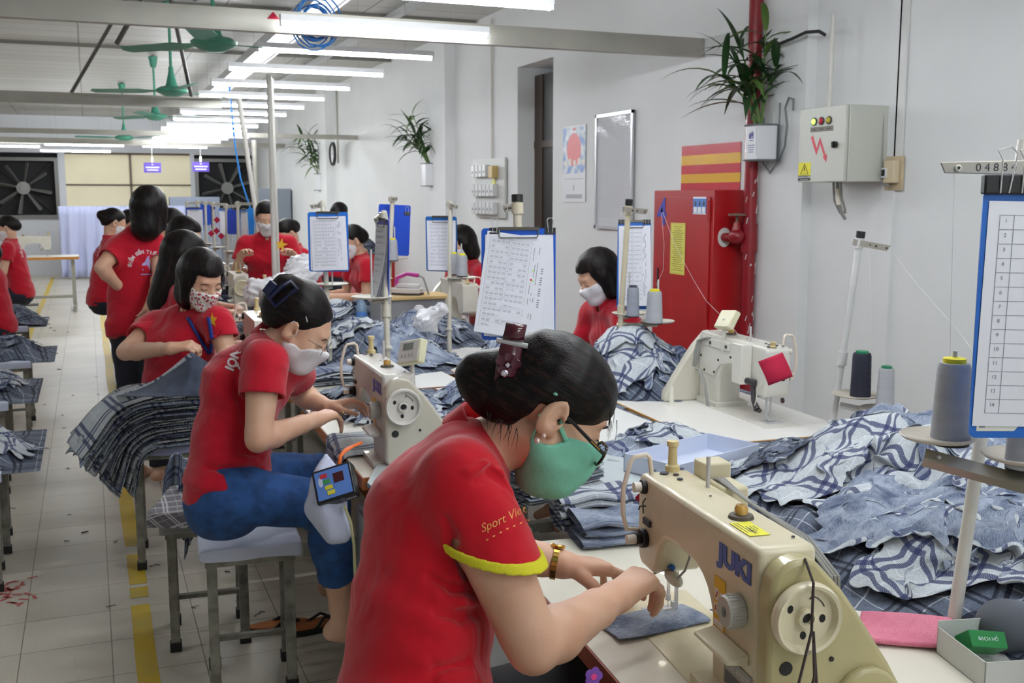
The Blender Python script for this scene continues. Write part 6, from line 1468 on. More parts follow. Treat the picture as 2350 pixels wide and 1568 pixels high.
def stand(label, base, top, plates, armdir, name='thread_stand', arm_len=0.2, col=(196, 188, 170), group=None, cap=True, plate_r=0.062, number=None, pole_r=0.0095, collar_h=None):
 """base, top: pole ends (world); plates: list of (height along the pole 0..1, dx, dy); armdir: horizontal vector of the top arm"""
 base, top = Vector(base), Vector(top); t = thing(name, label, 'thread stand', base, 0, group)
 pm = mat('stand_%d' % col[0], col, rough=0.4, noise=0.08, nscale=12); st = mat('steel', (190, 190, 190), rough=0.25, metal=1)
 L = lambda p: Vector(p) - base
 ax = (top - base).normalized()
 b = MB(); b.cyl((0, 0, 0), L(top), pole_r, n=16); b.lathe([(0, 0), (0.02, 0), (0.02, 0.004), (0.013, 0.012), (0, 0.012)], 20); b.build('pole', pm, t)
 if cap: b = MB(); b.cyl(L(top) - ax * 0.002, L(top) + ax * 0.022, pole_r * 1.35, n=16); b.build('pole_cap', mat('black_plastic', (22, 22, 24)), t)
 a = Vector(armdir).normalized(); c = L(top) - ax * 0.02; F_ = frame(c, x=a, z=ax)
 b = MB(F_); n0 = -0.02; b.prism([(n0, -0.011), (arm_len * 0.9, -0.011), (arm_len, 0.011), (n0, 0.011)], -0.002, 0.002, frame((0, -pole_r - 0.002, 0), y=(0, 1, 0), z=(0, 0, 1)), axis='y')
 b.build('guide_arm', mat('arm_steel', (176, 172, 160), rough=0.35, metal=0.5), t)
 b = MB(F_)
 for x in (arm_len * 0.35, arm_len * 0.55, arm_len * 0.88): b.cyl((x, -pole_r - 0.006, 0.0), (x, -pole_r + 0.003, 0.0), 0.004, n=10)
 b.each('guide_eye', mat('dark_steel', (52, 50, 52), rough=0.4, metal=0.7), t)
 b = MB(F_); b.cyl((0, 0, -0.02), (0, 0, 0.016), pole_r * 1.4, n=16); b.build('clamp', pm, t)
 if number: text('arm_number', number, 0.019, F_ @ frame((arm_len * 0.6, -pole_r - 0.0045, 0), x=(1, 0, 0), y=(0, 0, 1)), mat('dark_steel', (52, 50, 52)), t, extrude=0.0001)
 out = []
 for i, (hgt, dx, dy) in enumerate(plates):
  pc = L(lerp(base, top, hgt)); d = pc + Vector((dx, dy, 0))
  b = MB(); b.tube([pc + Vector((-dx * 0.1, -dy * 0.1, -0.012)), d + Vector((0, 0, -0.012))], 0.009, 4, flat=(0, 0, 1)); b.build('bracket', pm, t)
  b = MB(Matrix.Translation(d)); b.lathe([(0, -0.004), (0.02, -0.004), (plate_r * 0.9, 0.0), (plate_r, 0.006), (plate_r * 0.97, 0.008), (plate_r * 0.85, 0.003), (0.012, 0.001), (0, 0.001)], 36)
  pl = b.build('spool_plate', mat('plate_cream', (198, 192, 178), rough=0.45), t)
  b = MB(); b.cyl(d, d + Vector((0, 0, 0.185)), 0.004, n=10); b.build('spindle', st, pl)
  out.append(base + d)
 if collar_h:
  b = MB(); pc = L(lerp(base, top, collar_h)); b.cyl(pc - ax * 0.03, pc + ax * 0.02, pole_r * 1.45, n=16); b.build('collar', pm, t)
 return t, out

def thread_line(name, label, pts, m=None):
 b = MB(); base = Vector(pts[0]); b.tube([Vector(p) - base for p in pts], 0.0005, 4)
 o = b.build(name, m or mat('white_thread', (220, 218, 214), rough=0.6)); o.location = base
 return tag(o, label, 'thread')

def clipboard(label, M, w=0.235, h=0.32, col=(24, 92, 190), papers=3, curl=0.03, lines=18, binder=(), tilt=0.0, group=None, vertical=True, sticker=False, seed=1, back=False, nums=False, detail=True, title=False):
 """M: frame with origin at the top middle, +x right, +y up, +z towards the reader"""
 t = thing('clipboard', label, 'clipboard', M.translation, 0, group, rot=M.to_euler())
 b = MB(); r = 0.012; pts = []
 for (cx, cy, a0) in ((w/2 - r, -r, 0), (-w/2 + r, -r, 90), (-w/2 + r, -h + r, 180), (w/2 - r, -h + r, 270)): pts += [(x, y) for x, y in arc(cx, cy, r, a0, a0 + 90, 4)]
 b.prism(pts, -0.0015, 0.0015); b.build('board', mat('clip_blue_%d' % col[1], col, rough=0.35), t)
 rd = random.Random(seed)
 st = mat('clip_metal', (120, 116, 108), rough=0.3, metal=0.9)
 pm = mat('paper', (226, 228, 236), rough=0.9); ink = mat('ink', (132, 134, 146), rough=0.9)
 if papers:
  pw, ph = w * 0.88, h * 0.9
  for k in range(papers):
   ox = rd.uniform(-0.006, 0.006) + (0.004 if k else 0); ang = rd.uniform(-0.02, 0.02) + tilt * (k == papers - 1); lift = curl * (0.2 + 0.8 * k / max(1, papers - 1))
   def P(u, v, dz=0.0):   # u 0..1 across, v 0..1 down
    x = (u - 0.5) * pw; y = -0.022 - v * ph; z = 0.003 + k * 0.0012 + lift * v * v * (0.5 + 0.5 * u) + dz
    x2 = x * cos(ang) - y * sin(ang) + ox; return Vector((x2 + tilt * 0.0, x * sin(ang) + y * cos(ang), z))
   b = MB(); n = 8
   for i in range(n): b.quad(P(0, i / n), P(1, i / n), P(1, (i + 1) / n), P(0, (i + 1) / n))
   bmesh.ops.remove_doubles(b.bm, verts=b.bm.verts, dist=1e-5)
   po = b.build('paper_sheet', pm, t, smooth=60, fix=False)
   if detail and k == papers - 1:
    b = MB(); e = 0.0006; hat = []
    def ln(u0, v0, u1, v1, tk=0.0006):
     m_ = 6 if abs(v1 - v0) > 0.05 else 1
     for i in range(m_):
      a = (u0 + (u1 - u0) * i / m_, v0 + (v1 - v0) * i / m_); c = (u0 + (u1 - u0) * (i + 1) / m_, v0 + (v1 - v0) * (i + 1) / m_)
      if abs(v1 - v0) > abs(u1 - u0): du = tk / pw; b.quad(P(a[0] - du, a[1], e), P(a[0] + du, a[1], e), P(c[0] + du, c[1], e), P(c[0] - du, c[1], e))
      else: dv = tk / ph; b.quad(P(a[0], a[1] - dv, e), P(c[0], c[1] - dv, e), P(c[0], c[1] + dv, e), P(a[0], a[1] + dv, e))
    if nums:
     for i in range(lines + 1): ln(0.1, 0.06 + 0.88 * i / lines, 0.97, 0.06 + 0.88 * i / lines, 0.0004)
     for u in (0.1, 0.22, 0.5, 0.75, 0.97): ln(u, 0.06, u, 0.94, 0.0004)
    else:
     for i in range(lines):
      v = 0.06 + 0.88 * i / lines
      ln(0.06, v, 0.7, v, 0.0002)
      for c_ in range(8):
       if rd.random() < 0.9: u = 0.09 + 0.07 * c_ + (0.03 if c_ > 3 else 0); hat.append((u, v))
     for u in (0.06, 0.36, 0.39, 0.70): ln(u, 0.05, u, 0.94, 0.0003)
     for i in range(24):
      u = rd.choice((0.75, 0.79, 0.83)); v = rd.uniform(0.08, 0.8); ln(u, v, u, v + rd.uniform(0.03, 0.1), 0.0009)
     if title:
      for i in range(19):
       v = 0.3 + 0.022 * i; ln(0.89, v, 0.925, v + 0.003, 0.0016) if i % 5 != 3 else None
    b.build('table_print', ink, po, fix=False, smooth=None)
    if hat:
     b = MB(); e = 0.0009
     for (u, v) in hat: ln(u, v + 0.026, u + 0.055, v + 0.026, 0.0036)
     b.build('cell_hatching', mat('ink_pale', (196, 199, 208), rough=0.9), po, fix=False, smooth=None)
    if title:
     b = MB(); c = P(0.76, 0.42, 0.001); b.lathe([(0, 0), (0.0035, 0)], 12, Matrix.Translation(c)); b.build('red_dot', mat('dot_red', (206, 40, 60)), po)
     b = MB(); c = P(0.79, 0.43, 0.001); b.lathe([(0, 0), (0.003, 0)], 12, Matrix.Translation(c)); c = P(0.77, 0.33, 0.001); b.lathe([(0, 0), (0.003, 0)], 12, Matrix.Translation(c)); b.build('green_dot', mat('dot_green', (180, 226, 120)), po)
    if nums:
     for i in range(lines): text('row_number', str(i + 1), 0.009, frame(P(0.155, 0.085 + 0.88 * i / lines, 0.0008), x=(1, 0, 0), y=(0, 1, 0)), ink, po, extrude=0.0)
 if not back:
  b = MB(); b.tube([(-w * 0.26, -0.004, 0.004), (-w * 0.26, -0.024, 0.008), (-w * 0.24, -0.03, 0.009), (w * 0.24, -0.03, 0.009), (w * 0.26, -0.024, 0.008), (w * 0.26, -0.004, 0.004)], 0.0018, 6)
  b.box((-w * 0.28, -0.006, 0.001), (w * 0.28, 0.004, 0.006)); b.build('wire_clip', st, t)
 for (bx, by) in binder:
  bt = MB(Matrix.Translation((bx, by, 0))); bt.prism([(-0.004, 0.006), (0.004, 0.006), (0.006, -0.014), (-0.006, -0.014)], -0.017, 0.017, frame((0, 0, 0), y=(0, 0, 1), z=(0, 1, 0)) , axis='x')
  bo = bt.build('binder_clip', mat('black_plastic', (22, 22, 24)), t)
  for s in (-1, 1):
   w_ = MB(Matrix.Translation((bx, by, 0))); w_.tube([(-0.006, -0.01, s * 0.007), (-0.0075, 0.012, s * 0.010), (-0.010, 0.028, s * 0.012), (-0.006, 0.036, s * 0.012), (0.006, 0.036, s * 0.012), (0.010, 0.028, s * 0.012), (0.0075, 0.012, s * 0.010), (0.006, -0.01, s * 0.007)], 0.001, 5)
   w_.build('clip_handle', mat('steel', (190, 190, 190), metal=1, rough=.25), bo)
 if sticker:
  b = MB(); b.prism([(-w/2 + 0.012, -h + 0.012), (-w/2 + 0.075, -h + 0.012), (-w/2 + 0.085, -h + 0.024), (-w/2 + 0.075, -h + 0.036), (-w/2 + 0.012, -h + 0.036)], 0.0016, 0.0024); so = b.build('barcode_label', mat('label_white', (214, 216, 208), rough=0.5), t)
  b = MB()
  for i in range(16): x = -w/2 + 0.034 + i * 0.0022; b.box((x, -h + 0.02, 0.0024), (x + 0.0008 + 0.0006 * (i % 3), -h + 0.032, 0.0027))
  b.box((-w/2 + 0.016, -h + 0.018, 0.0024), (-w/2 + 0.026, -h + 0.03, 0.0027)); b.build('barcode', ink, so)
 return t

def table(label, M, L, D, z=0.775, name='sewing_table', top=(226, 222, 206), edge=(196, 128, 58), th=0.036, group=None, legs=True, slot=None, edgecols=None, drawer=False):
 """M origin at the corner; x along length L, y depth D; the top surface at z"""
 rz = atan2(M.to_3x3()[1][0], M.to_3x3()[0][0]); t = thing(name, label, 'table', (M.translation.x, M.translation.y, 0), rz, group)
 b = MB(); b.box((0.004, 0.004, z - th), (L - 0.004, D - 0.004, z)); b.build('tabletop', mat('laminate_%d_%d' % (top[0], top[2]), top, rough=0.35, noise=0.05, nscale=3, coat=0.1, bump=0.02), t)
 b = MB(); e = 0.004
 b.box((0, 0, z - th - 0.002), (L, e, z - 0.0015)); b.box((0, D - e, z - th - 0.002), (L, D, z - 0.0015)); b.box((0, e, z - th - 0.002), (e, D - e, z - 0.0015)); b.box((L - e, e, z - th - 0.002), (L, D - e, z - 0.0015))
 b.build('edge_band', mat('edge_%d' % edge[1], edge, rough=0.5, noise=0.25, nscale=8, stretch=(1, 1, 6)), t)
 if slot:
  b = MB()
  for (x0, y0, x1, y1) in slot: b.box((x0, y0, z - 0.001), (x1, y1, z + 0.0006))
  b.build('seam_line', mat('seam_dark', (90, 84, 76), rough=0.8), t)
 if legs:
  fm = mat('frame_grey', (168, 168, 156), rough=0.5, noise=0.15, nscale=6)
  for x in (0.06, L - 0.11):
   b = MB(); b.box((x, D * 0.45, 0.08), (x + 0.05, D * 0.45 + 0.03, z - th - 0.002)); b.box((x, 0.05, 0.03), (x + 0.05, D - 0.03, 0.08)); b.box((x, 0.05, z - th - 0.03), (x + 0.05, D - 0.05, z - th - 0.002)); b.build('leg', fm, t)
  b = MB(); b.box((0.11, D * 0.45, 0.18), (L - 0.11, D * 0.45 + 0.03, 0.22)); b.build('crossbar', fm, t)
  b = MB(); b.box((L * 0.35, 0.08, 0.10), (L * 0.65, 0.32, 0.115), Matrix.Rotation(0.0, 4, 'X')); b.build('treadle', mat('treadle_dark', (70, 70, 70), rough=0.5), t)
 if drawer:
  b = MB(); b.box((L * 0.52, 0.06, z - th - 0.10), (L * 0.86, D * 0.7, z - th - 0.004)); b.build('drawer', mat('drawer_orange', (206, 126, 40), rough=0.5), t)
 return t
# near row: machines
MA = Matrix.Translation((1.035, 1.737, 0.775)) @ Matrix.Rotation(radians(-97.5), 4, 'Z')
mA = juki('cream sewing machine with large blue lettering and yellow label, nearest in the room', MA, sticker=True)
T1 = Matrix.Translation((0.87, 2.25, 0)) @ Matrix.Rotation(radians(-95.3), 4, 'Z')
table('worn cream sewing table under the nearest machine', T1, 1.5, 0.66, edge=(150, 78, 52))
MB_ = Matrix.Translation((0.875, 3.50, 0.775)) @ Matrix.Rotation(radians(-93), 4, 'Z')
mB = juki('grey sewing machine with tilted control panel, used by the woman in jeans', MB_, body=(206, 202, 194), cover=(198, 192, 176), blue=(84, 84, 190),
          panel=frame((0.43, 0.04, 0.355), x=(0.9, 0.4, 0.2), z=(0.40, -0.85, 0.35)), motor=False)
MC_ = Matrix.Translation((2.30, 3.16, 0.775)) @ Matrix.Rotation(radians(86), 4, 'Z')
mC = juki('grey sewing machine seen from behind, on the table by the wall', MC_, body=(216, 214, 204), cover=(206, 202, 186), back=True, front=False,
          panel=frame((0.26, 0.03, 0.345), x=(-1, 0, 0.1), z=(0, -0.85, -0.5)), motor=False, lampon=False, tower=False)
# ================================================================== cloth
def fabric(name, base=(204, 210, 212), base2=(160, 168, 176), navy=(46, 54, 96), bands=True, period=0.165, heather=0.5, streak=False, fine=False):
 if name in _M: return _M[name]
 m = bpy.data.materials.new(name); m.use_nodes = True; _M[name] = m; nt = m.node_tree; b = nt.nodes['Principled BSDF']
 N = nt.nodes.new; K = nt.links.new
 uv = N('ShaderNodeUVMap'); sp = N('ShaderNodeSeparateXYZ'); K(uv.outputs[0], sp.inputs[0])
 def math_(op, a, c=None, clamp=False):
  n = N('ShaderNodeMath'); n.operation = op; n.use_clamp = clamp
  for i, v in enumerate((a, c)):
   if v is None: continue
   if isinstance(v, (int, float)): n.inputs[i].default_value = v
   else: K(v, n.inputs[i])
  return n.outputs[0]
 def noise(scale, vec, det=2):
  mp = N('ShaderNodeMapping'); K(uv.outputs[0], mp.inputs[0]); mp.inputs['Scale'].default_value = vec
  n = N('ShaderNodeTexNoise'); n.inputs['Scale'].default_value = scale; n.inputs['Detail'].default_value = det; K(mp.outputs[0], n.inputs[0]); return n.outputs[0]
 he = noise(1, (60, 900, 1)); he2 = noise(1, (900, 60, 1)); blot = noise(9, (1, 1, 1), 4)
 t = math_('ADD', math_('MULTIPLY', math_('SUBTRACT', he, 0.5), heather * 5), math_('MULTIPLY', math_('SUBTRACT', he2, 0.5), heather * (2 if streak else 5)))
 t = math_('ADD', math_('ADD', t, math_('MULTIPLY', math_('SUBTRACT', blot, 0.5), 3.2 if streak else 1.4)), 0.5, True)
 mx = N('ShaderNodeMix'); mx.data_type = 'RGBA'; mx.inputs[6].default_value = srgb(*base); mx.inputs[7].default_value = srgb(*base2); K(t, mx.inputs[0]); col = mx.outputs[2]
 if bands:
  def band(c):
   f = math_('FRACT', math_('DIVIDE', c, period)); o = None
   for (lo, hi) in ((0.33, 0.42), (0.50, 0.59)):
    v = math_('MULTIPLY', math_('GREATER_THAN', f, lo), math_('LESS_THAN', f, hi)); o = v if o is None else math_('ADD', o, v)
   return o
  bu, bv = band(sp.outputs[0]), band(sp.outputs[1])
  # woven diagonal hatch inside single bands
  h = math_('FRACT', math_('MULTIPLY', math_('ADD', sp.outputs[0], sp.outputs[1]), 170)); h2 = math_('FRACT', math_('MULTIPLY', math_('SUBTRACT', sp.outputs[0], sp.outputs[1]), 170))
  hat = math_('ADD', math_('MULTIPLY', math_('MAXIMUM', math_('GREATER_THAN', h, 0.45), math_('GREATER_THAN', h2, 0.6)), 0.42), 0.52)
  one = math_('MULTIPLY', math_('ADD', bu, bv, True), hat); both = math_('MULTIPLY', bu, bv)
  k = math_('MAXIMUM', one, math_('MULTIPLY', both, 0.97), True)
  # faint white window-pane
  fu = math_('FRACT', math_('DIVIDE', sp.outputs[0], period / 2)); fv = math_('FRACT', math_('DIVIDE', sp.outputs[1], period / 2))
  pane = math_('MAXIMUM', math_('LESS_THAN', fu, 0.05), math_('LESS_THAN', fv, 0.05))
  m0 = N('ShaderNodeMix'); m0.data_type = 'RGBA'; K(math_('MULTIPLY', pane, 0.5), m0.inputs[0]); K(col, m0.inputs[6]); m0.inputs[7].default_value = srgb(222, 226, 230)
  m2 = N('ShaderNodeMix'); m2.data_type = 'RGBA'; K(k, m2.inputs[0]); K(m0.outputs[2], m2.inputs[6]); m2.inputs[7].default_value = srgb(*navy); col = m2.outputs[2]
 K(col, b.inputs['Base Color']); b.inputs['Roughness'].default_value = 0.92; b.inputs['Specular IOR Level'].default_value = 0.15
 b.inputs['Sheen Weight'].default_value = 0.1
 bp = N('ShaderNodeBump'); bp.inputs['Strength'].default_value = 0.35; bp.inputs['Distance'].default_value = 0.001; K(he, bp.inputs['Height']); K(bp.outputs[0], b.inputs['Normal'])
 return m
F_LIGHT = fabric('plaid_light')
F_MID = fabric('plaid_mid', (160, 170, 184), (108, 118, 136))
F_DARK = fabric('plaid_dark', (112, 122, 138), (66, 74, 92), navy=(22, 26, 46))
F_DENIM = fabric('denim_heather', (158, 168, 184), (74, 86, 112), bands=False, streak=True)
F_DENIM2 = fabric('denim_faint_plaid', (156, 166, 184), (84, 96, 120), navy=(60, 70, 104), streak=True)
F_SLATE = fabric('slate_cloth', (86, 94, 112), (56, 62, 78), bands=False)
F_EDGE = fabric('plaid_edge', (196, 200, 202), (134, 140, 146), navy=(44, 50, 66), period=0.075)
F_PALE = fabric('pale_cloth', (210, 214, 216), (176, 184, 188), bands=False)
FABS = [(F_LIGHT, F_DENIM), (F_DENIM, F_LIGHT), (F_MID, F_SLATE), (F_LIGHT, F_MID), (F_DENIM2, F_LIGHT), (F_MID, F_DENIM), (F_DARK, F_MID)]

class Heap:
 """height field that lets each new piece of cloth settle on the ones below"""
 def __init__(s, x0, y0, x1, y1, base, h=0.02):
  s.x0, s.y0, s.h = x0, y0, h; s.nx = int((x1 - x0) / h) + 1; s.ny = int((y1 - y0) / h) + 1
  X = x0 + h * np.arange(s.nx)[:, None]; Y = y0 + h * np.arange(s.ny)[None, :]
  s.H = (base(X, Y) if callable(base) else np.full((s.nx, s.ny), base)) * np.ones((s.nx, s.ny)); s.H = s.H.astype(np.float32)
 def core(s, base, label, group=None, fab=None, seed=0, name='garment_bundle'):
  """the rolled bundle of cloth that carries a heap, as a lumpy closed mesh"""
  X = s.x0 + s.h * np.arange(s.nx)[:, None]; Y = s.y0 + s.h * np.arange(s.ny)[None, :]
  m = s.H > base + 0.012; Zc = np.where(m, s.H + 0.006 * np.sin(70 * X + 4 * np.sin(31 * Y + seed)) * np.sin(52 * Y + 3 * np.sin(24 * X)) - 0.014, base - 0.004)
  ii, jj = np.nonzero(m); i0, i1, j0, j1 = max(ii.min() - 1, 0), ii.max() + 2, max(jj.min() - 1, 0), jj.max() + 2
  P = np.stack([X + 0 * Y, Y + 0 * X, Zc], -1)[i0:i1, j0:j1].astype(np.float32)
  o = cloth_obj(P, P[..., 0] * 1.3 + P[..., 2], P[..., 1] * 1.3 - P[..., 2], [fab or F_DARK], name, 1, thick=0); return tag(o, label, 'clothing', group)
 def z(s, x, y):
  fx = np.clip((x - s.x0) / s.h, 0, s.nx - 1.001); fy = np.clip((y - s.y0) / s.h, 0, s.ny - 1.001); i = fx.astype(int); j = fy.astype(int); u = fx - i; v = fy - j; H = s.H
  return (H[i, j] * (1-u) * (1-v) + H[i+1, j] * u * (1-v) + H[i, j+1] * (1-u) * v + H[i+1, j+1] * u * v)
 def lay(s, P, lift=0.004):
  i = np.clip(((P[:, 0] - s.x0) / s.h).astype(int), 0, s.nx - 1); j = np.clip(((P[:, 1] - s.y0) / s.h).astype(int), 0, s.ny - 1)
  np.maximum.at(s.H, (i, j), (P[:, 2] + lift).astype(np.float32))
  # light blur so that later cloth bridges gaps
  H = s.H; B = H.copy(); B[1:-1, 1:-1] = (H[1:-1, 1:-1] * 4 + H[:-2, 1:-1] + H[2:, 1:-1] + H[1:-1, :-2] + H[1:-1, 2:]) / 8; s.H = np.maximum(B, H - 0.01)
def settle(heap, c, size=(0.75, 0.6), crush=0.5, rot=0.0, seed=0, n=24, steps=55, drop=0.05, curlz=0.12, stiff=0.5, thick=0.004, fric=0.75):
 rd = np.random.RandomState(seed); w, h = size; m = max(8, int(n * h / w)); du, dv = w / (n - 1), h / (m - 1)
 U, V = np.meshgrid(np.linspace(-w / 2, w / 2, n), np.linspace(-h / 2, h / 2, m), indexing='ij')
 def sn(k, a):
  o = np.zeros_like(U)
  for _ in range(5): f = rd.uniform(2, k, 2); p = rd.uniform(0, 6.3, 2); o += np.sin(U * f[0] + p[0] + np.sin(V * f[1] + p[1])) * np.cos(V * f[0] * rd.uniform(.5, 1.4) + p[1])
  return o * a / 5
 X = U * crush + sn(11, 0.13) * (1 - crush * 0.6); Y = V * crush + sn(11, 0.13) * (1 - crush * 0.6)
 ca, sa = cos(rot), sin(rot); P = np.stack([c[0] + X * ca - Y * sa, c[1] + X * sa + Y * ca, np.zeros_like(X)], -1)
 P[..., 2] = heap.z(P[..., 0], P[..., 1]) + drop + np.abs(sn(15, curlz)) * 2.6 + rd.rand(n, m) * 0.01
 Vv = np.zeros_like(P); g = np.array([0, 0, -9.8 * (1 / 60) ** 2 * 0.6])
 def fix(A, B, L, k):
  d = B - A; l = np.sqrt((d ** 2).sum(-1, keepdims=True)) + 1e-9; c_ = d * (0.5 * k * (1 - L / l)); A += c_; B -= c_
 dd = hypot(du, dv)
 for s_ in range(steps):
  Q = P.copy(); P = P + Vv * 0.93 + g
  for _ in range(3):
   for o in (0, 1):
    fix(P[o:n-1:2], P[o+1:n:2], du, 1.0); fix(P[:, o:m-1:2], P[:, o+1:m:2], dv, 1.0)
   fix(P[:-1:2, :-1:2], P[1::2, 1::2][:P[:-1:2, :-1:2].shape[0], :P[:-1:2, :-1:2].shape[1]], dd, 0.6) if n % 2 == 0 and m % 2 == 0 else None
   for o in range(2):
    A = P[o:n-2:3]; B = P[o+2:n:3]; k_ = min(len(A), len(B)); 
    d = B[:k_] - A[:k_]; l = np.sqrt((d ** 2).sum(-1, keepdims=True)) + 1e-9; c_ = d * (0.5 * stiff * 0.3 * np.minimum(0, 1 - 2 * du * 0.85 / l)); A[:k_] += c_; B[:k_] -= c_
    A = P[:, o:m-2:3]; B = P[:, o+2:m:3]; k_ = min(A.shape[1], B.shape[1])
    d = B[:, :k_] - A[:, :k_]; l = np.sqrt((d ** 2).sum(-1, keepdims=True)) + 1e-9; c_ = d * (0.5 * stiff * 0.3 * np.minimum(0, 1 - 2 * dv * 0.85 / l)); A[:, :k_] += c_; B[:, :k_] -= c_
  z = heap.z(P[..., 0], P[..., 1]) + thick; hit = P[..., 2] < z
  P[..., 2] = np.where(hit, z, P[..., 2]); P[..., :2] = np.where(hit[..., None], Q[..., :2] * fric + P[..., :2] * (1 - fric), P[..., :2])
  Vv = P - Q; sp = np.sqrt((Vv ** 2).sum(-1, keepdims=True)); Vv = Vv * np.minimum(1, 0.02 / (sp + 1e-9))
 return P.astype(np.float32), U, V
def cloth_obj(P, U, V, mats, name='garment', sub=1, thick=0.003, uvo=(0, 0), uvr=0.0, parent=None):
 n, m = P.shape[:2]; idx = np.arange(n * m).reshape(n, m)
 Q = np.stack([idx[:-1, :-1], idx[1:, :-1], idx[1:, 1:], idx[:-1, 1:]], -1).reshape(-1, 4)
 pts = P.reshape(-1, 3); base = np.array([pts[:, 0].mean(), pts[:, 1].mean(), pts[:, 2].min()]) if parent is None else np.zeros(3)
 me = np_mesh(name, pts - base, Q); uv = me.uv_layers.new(name='UVMap')
 ca, sa = cos(uvr), sin(uvr); UU = (U * ca - V * sa + uvo[0]).reshape(-1); VV = (U * sa + V * ca + uvo[1]).reshape(-1)
 li = np.empty(len(me.loops), np.int32); me.loops.foreach_get('vertex_index', li)
 uv.data.foreach_set('uv', np.stack([UU[li], VV[li]], 1).astype(np.float32).ravel())
 o = link_mesh(name, me, list(mats), parent, True)
 if parent is None: o.location = base
 if thick:
  s = o.modifiers.new('thickness', 'SOLIDIFY'); s.thickness = thick; s.offset = -1; s.material_offset = 1 if len(mats) > 1 else 0; s.material_offset_rim = 0
 if sub: s = o.modifiers.new('smooth', 'SUBSURF'); s.levels = sub; s.render_levels = sub
 return o
def garments(heap, spots, label, group, seed=0, n=24, fabs=None, cat='clothing', size=(0.75, 0.6), crush=0.5, sub=1, name='garment', **k):
 rd = random.Random(seed); out = []
 for i, (x, y) in enumerate(spots):
  fb = (fabs or FABS)[rd.randrange(len(fabs or FABS))]; sc = rd.uniform(0.85, 1.15)
  P, U, V = settle(heap, (x, y), (size[0] * sc, size[1] * sc), crush * rd.uniform(0.85, 1.15), rd.uniform(0, 6.28), seed * 97 + i, n, **k)
  o = cloth_obj(P, U, V, fb, name, sub, uvo=(rd.random(), rd.random()), uvr=rd.uniform(-.3, .3) + pi / 4 * rd.randrange(4))
  tag(o, label if isinstance(label, str) else label[i % len(label)], cat, group); heap.lay(P.reshape(-1, 3)); out.append(o)
 return out
def folded_pile(label, M, w, d, n, t=0.008, mats=None, group=None, seed=0, wav=0.004, name='folded_garment', cat='clothing', bend=0.0, jitter=0.008, shrink=0.0, sub=1):
 """n folded pieces lying on each other; every piece is its own thing. M: frame at the pile's base centre"""
 rd = random.Random(seed); out = []
 for k in range(n):
  nu, nv = 18, 8; ww = w * (1 - shrink * k / max(1, n)) * rd.uniform(0.97, 1.02); dd_ = d * rd.uniform(0.97, 1.02); ph = rd.uniform(0, 6); ox, oy = rd.uniform(-jitter, jitter), rd.uniform(-jitter, jitter); an = rd.uniform(-0.03, 0.03)
  # closed lens section so that the folded edge shows
  pts = np.zeros((nu, 2 * nv, 3), np.float32); U = np.zeros((nu, 2 * nv)); V = np.zeros((nu, 2 * nv))
  for j in range(2 * nv):
   a = 2 * pi * j / (2 * nv - 1); yy = -cos(a) * 0.5; se = 0.5 * (1 if sin(a) > 0 else -1) * min(1, abs(sin(a)) * 2.2)
   for i in range(nu):
    u = i / (nu - 1) - 0.5; x = u * ww; y = yy * dd_; z = (k + 0.5) * t + se * t * 1.05 + wav * sin(u * 9 + ph + yy * 3) * (k + 1) / n + bend * (-(u ** 2)) 
    pts[i, j] = (x * cos(an) - y * sin(an) + ox, x * sin(an) + y * cos(an) + oy, z); U[i, j] = x; V[i, j] = yy * dd_ + (0.0 if sin(a) > 0 else 0.31)
  A = np.array(M, np.float32); P = pts @ A[:3, :3].T + A[:3, 3]
  fb = (mats or [F_LIGHT, F_MID, F_DENIM])[k % len(mats or [1, 1, 1])] if not callable(mats) else mats(k)
  o = cloth_obj(P, U, V, [fb], name, sub, thick=0, uvo=(rd.random() * 0.02 + 0.04 * seed, rd.random() * 0.3)); tag(o, label, cat, group); out.append(o)
 return out
# ================================================================== tables, stools, stands, piles
TZ = 0.775
table('cream sewing table under the grey machine of the woman in jeans', Matrix.Translation((0.755, 4.16, 0)) @ Matrix.Rotation(radians(-92), 4, 'Z'), 1.2, 0.58, edge=(186, 110, 60), drawer=True)
table('white sewing table beside the wall under the machine with the red cloth square', Matrix.Translation((2.50, 2.90, 0)) @ Matrix.Rotation(radians(86.5), 4, 'Z'), 1.36, 0.60, top=(232, 230, 224), edge=(214, 160, 84))
table('white centre worktop buried under the big plaid heap', Matrix.Translation((1.56, 1.15, 0)), 1.1, 1.7, top=(230, 230, 226), legs=True, name='worktop')
table('white centre worktop behind the hanging clipboard', Matrix.Translation((1.36, 3.02, 0)), 0.54, 1.26, top=(230, 230, 226), name='worktop')
table('narrow white worktop between the third table and the wall tables', Matrix.Translation((1.29, 4.31, 0)), 0.24, 1.1, top=(230, 230, 226), name='worktop')
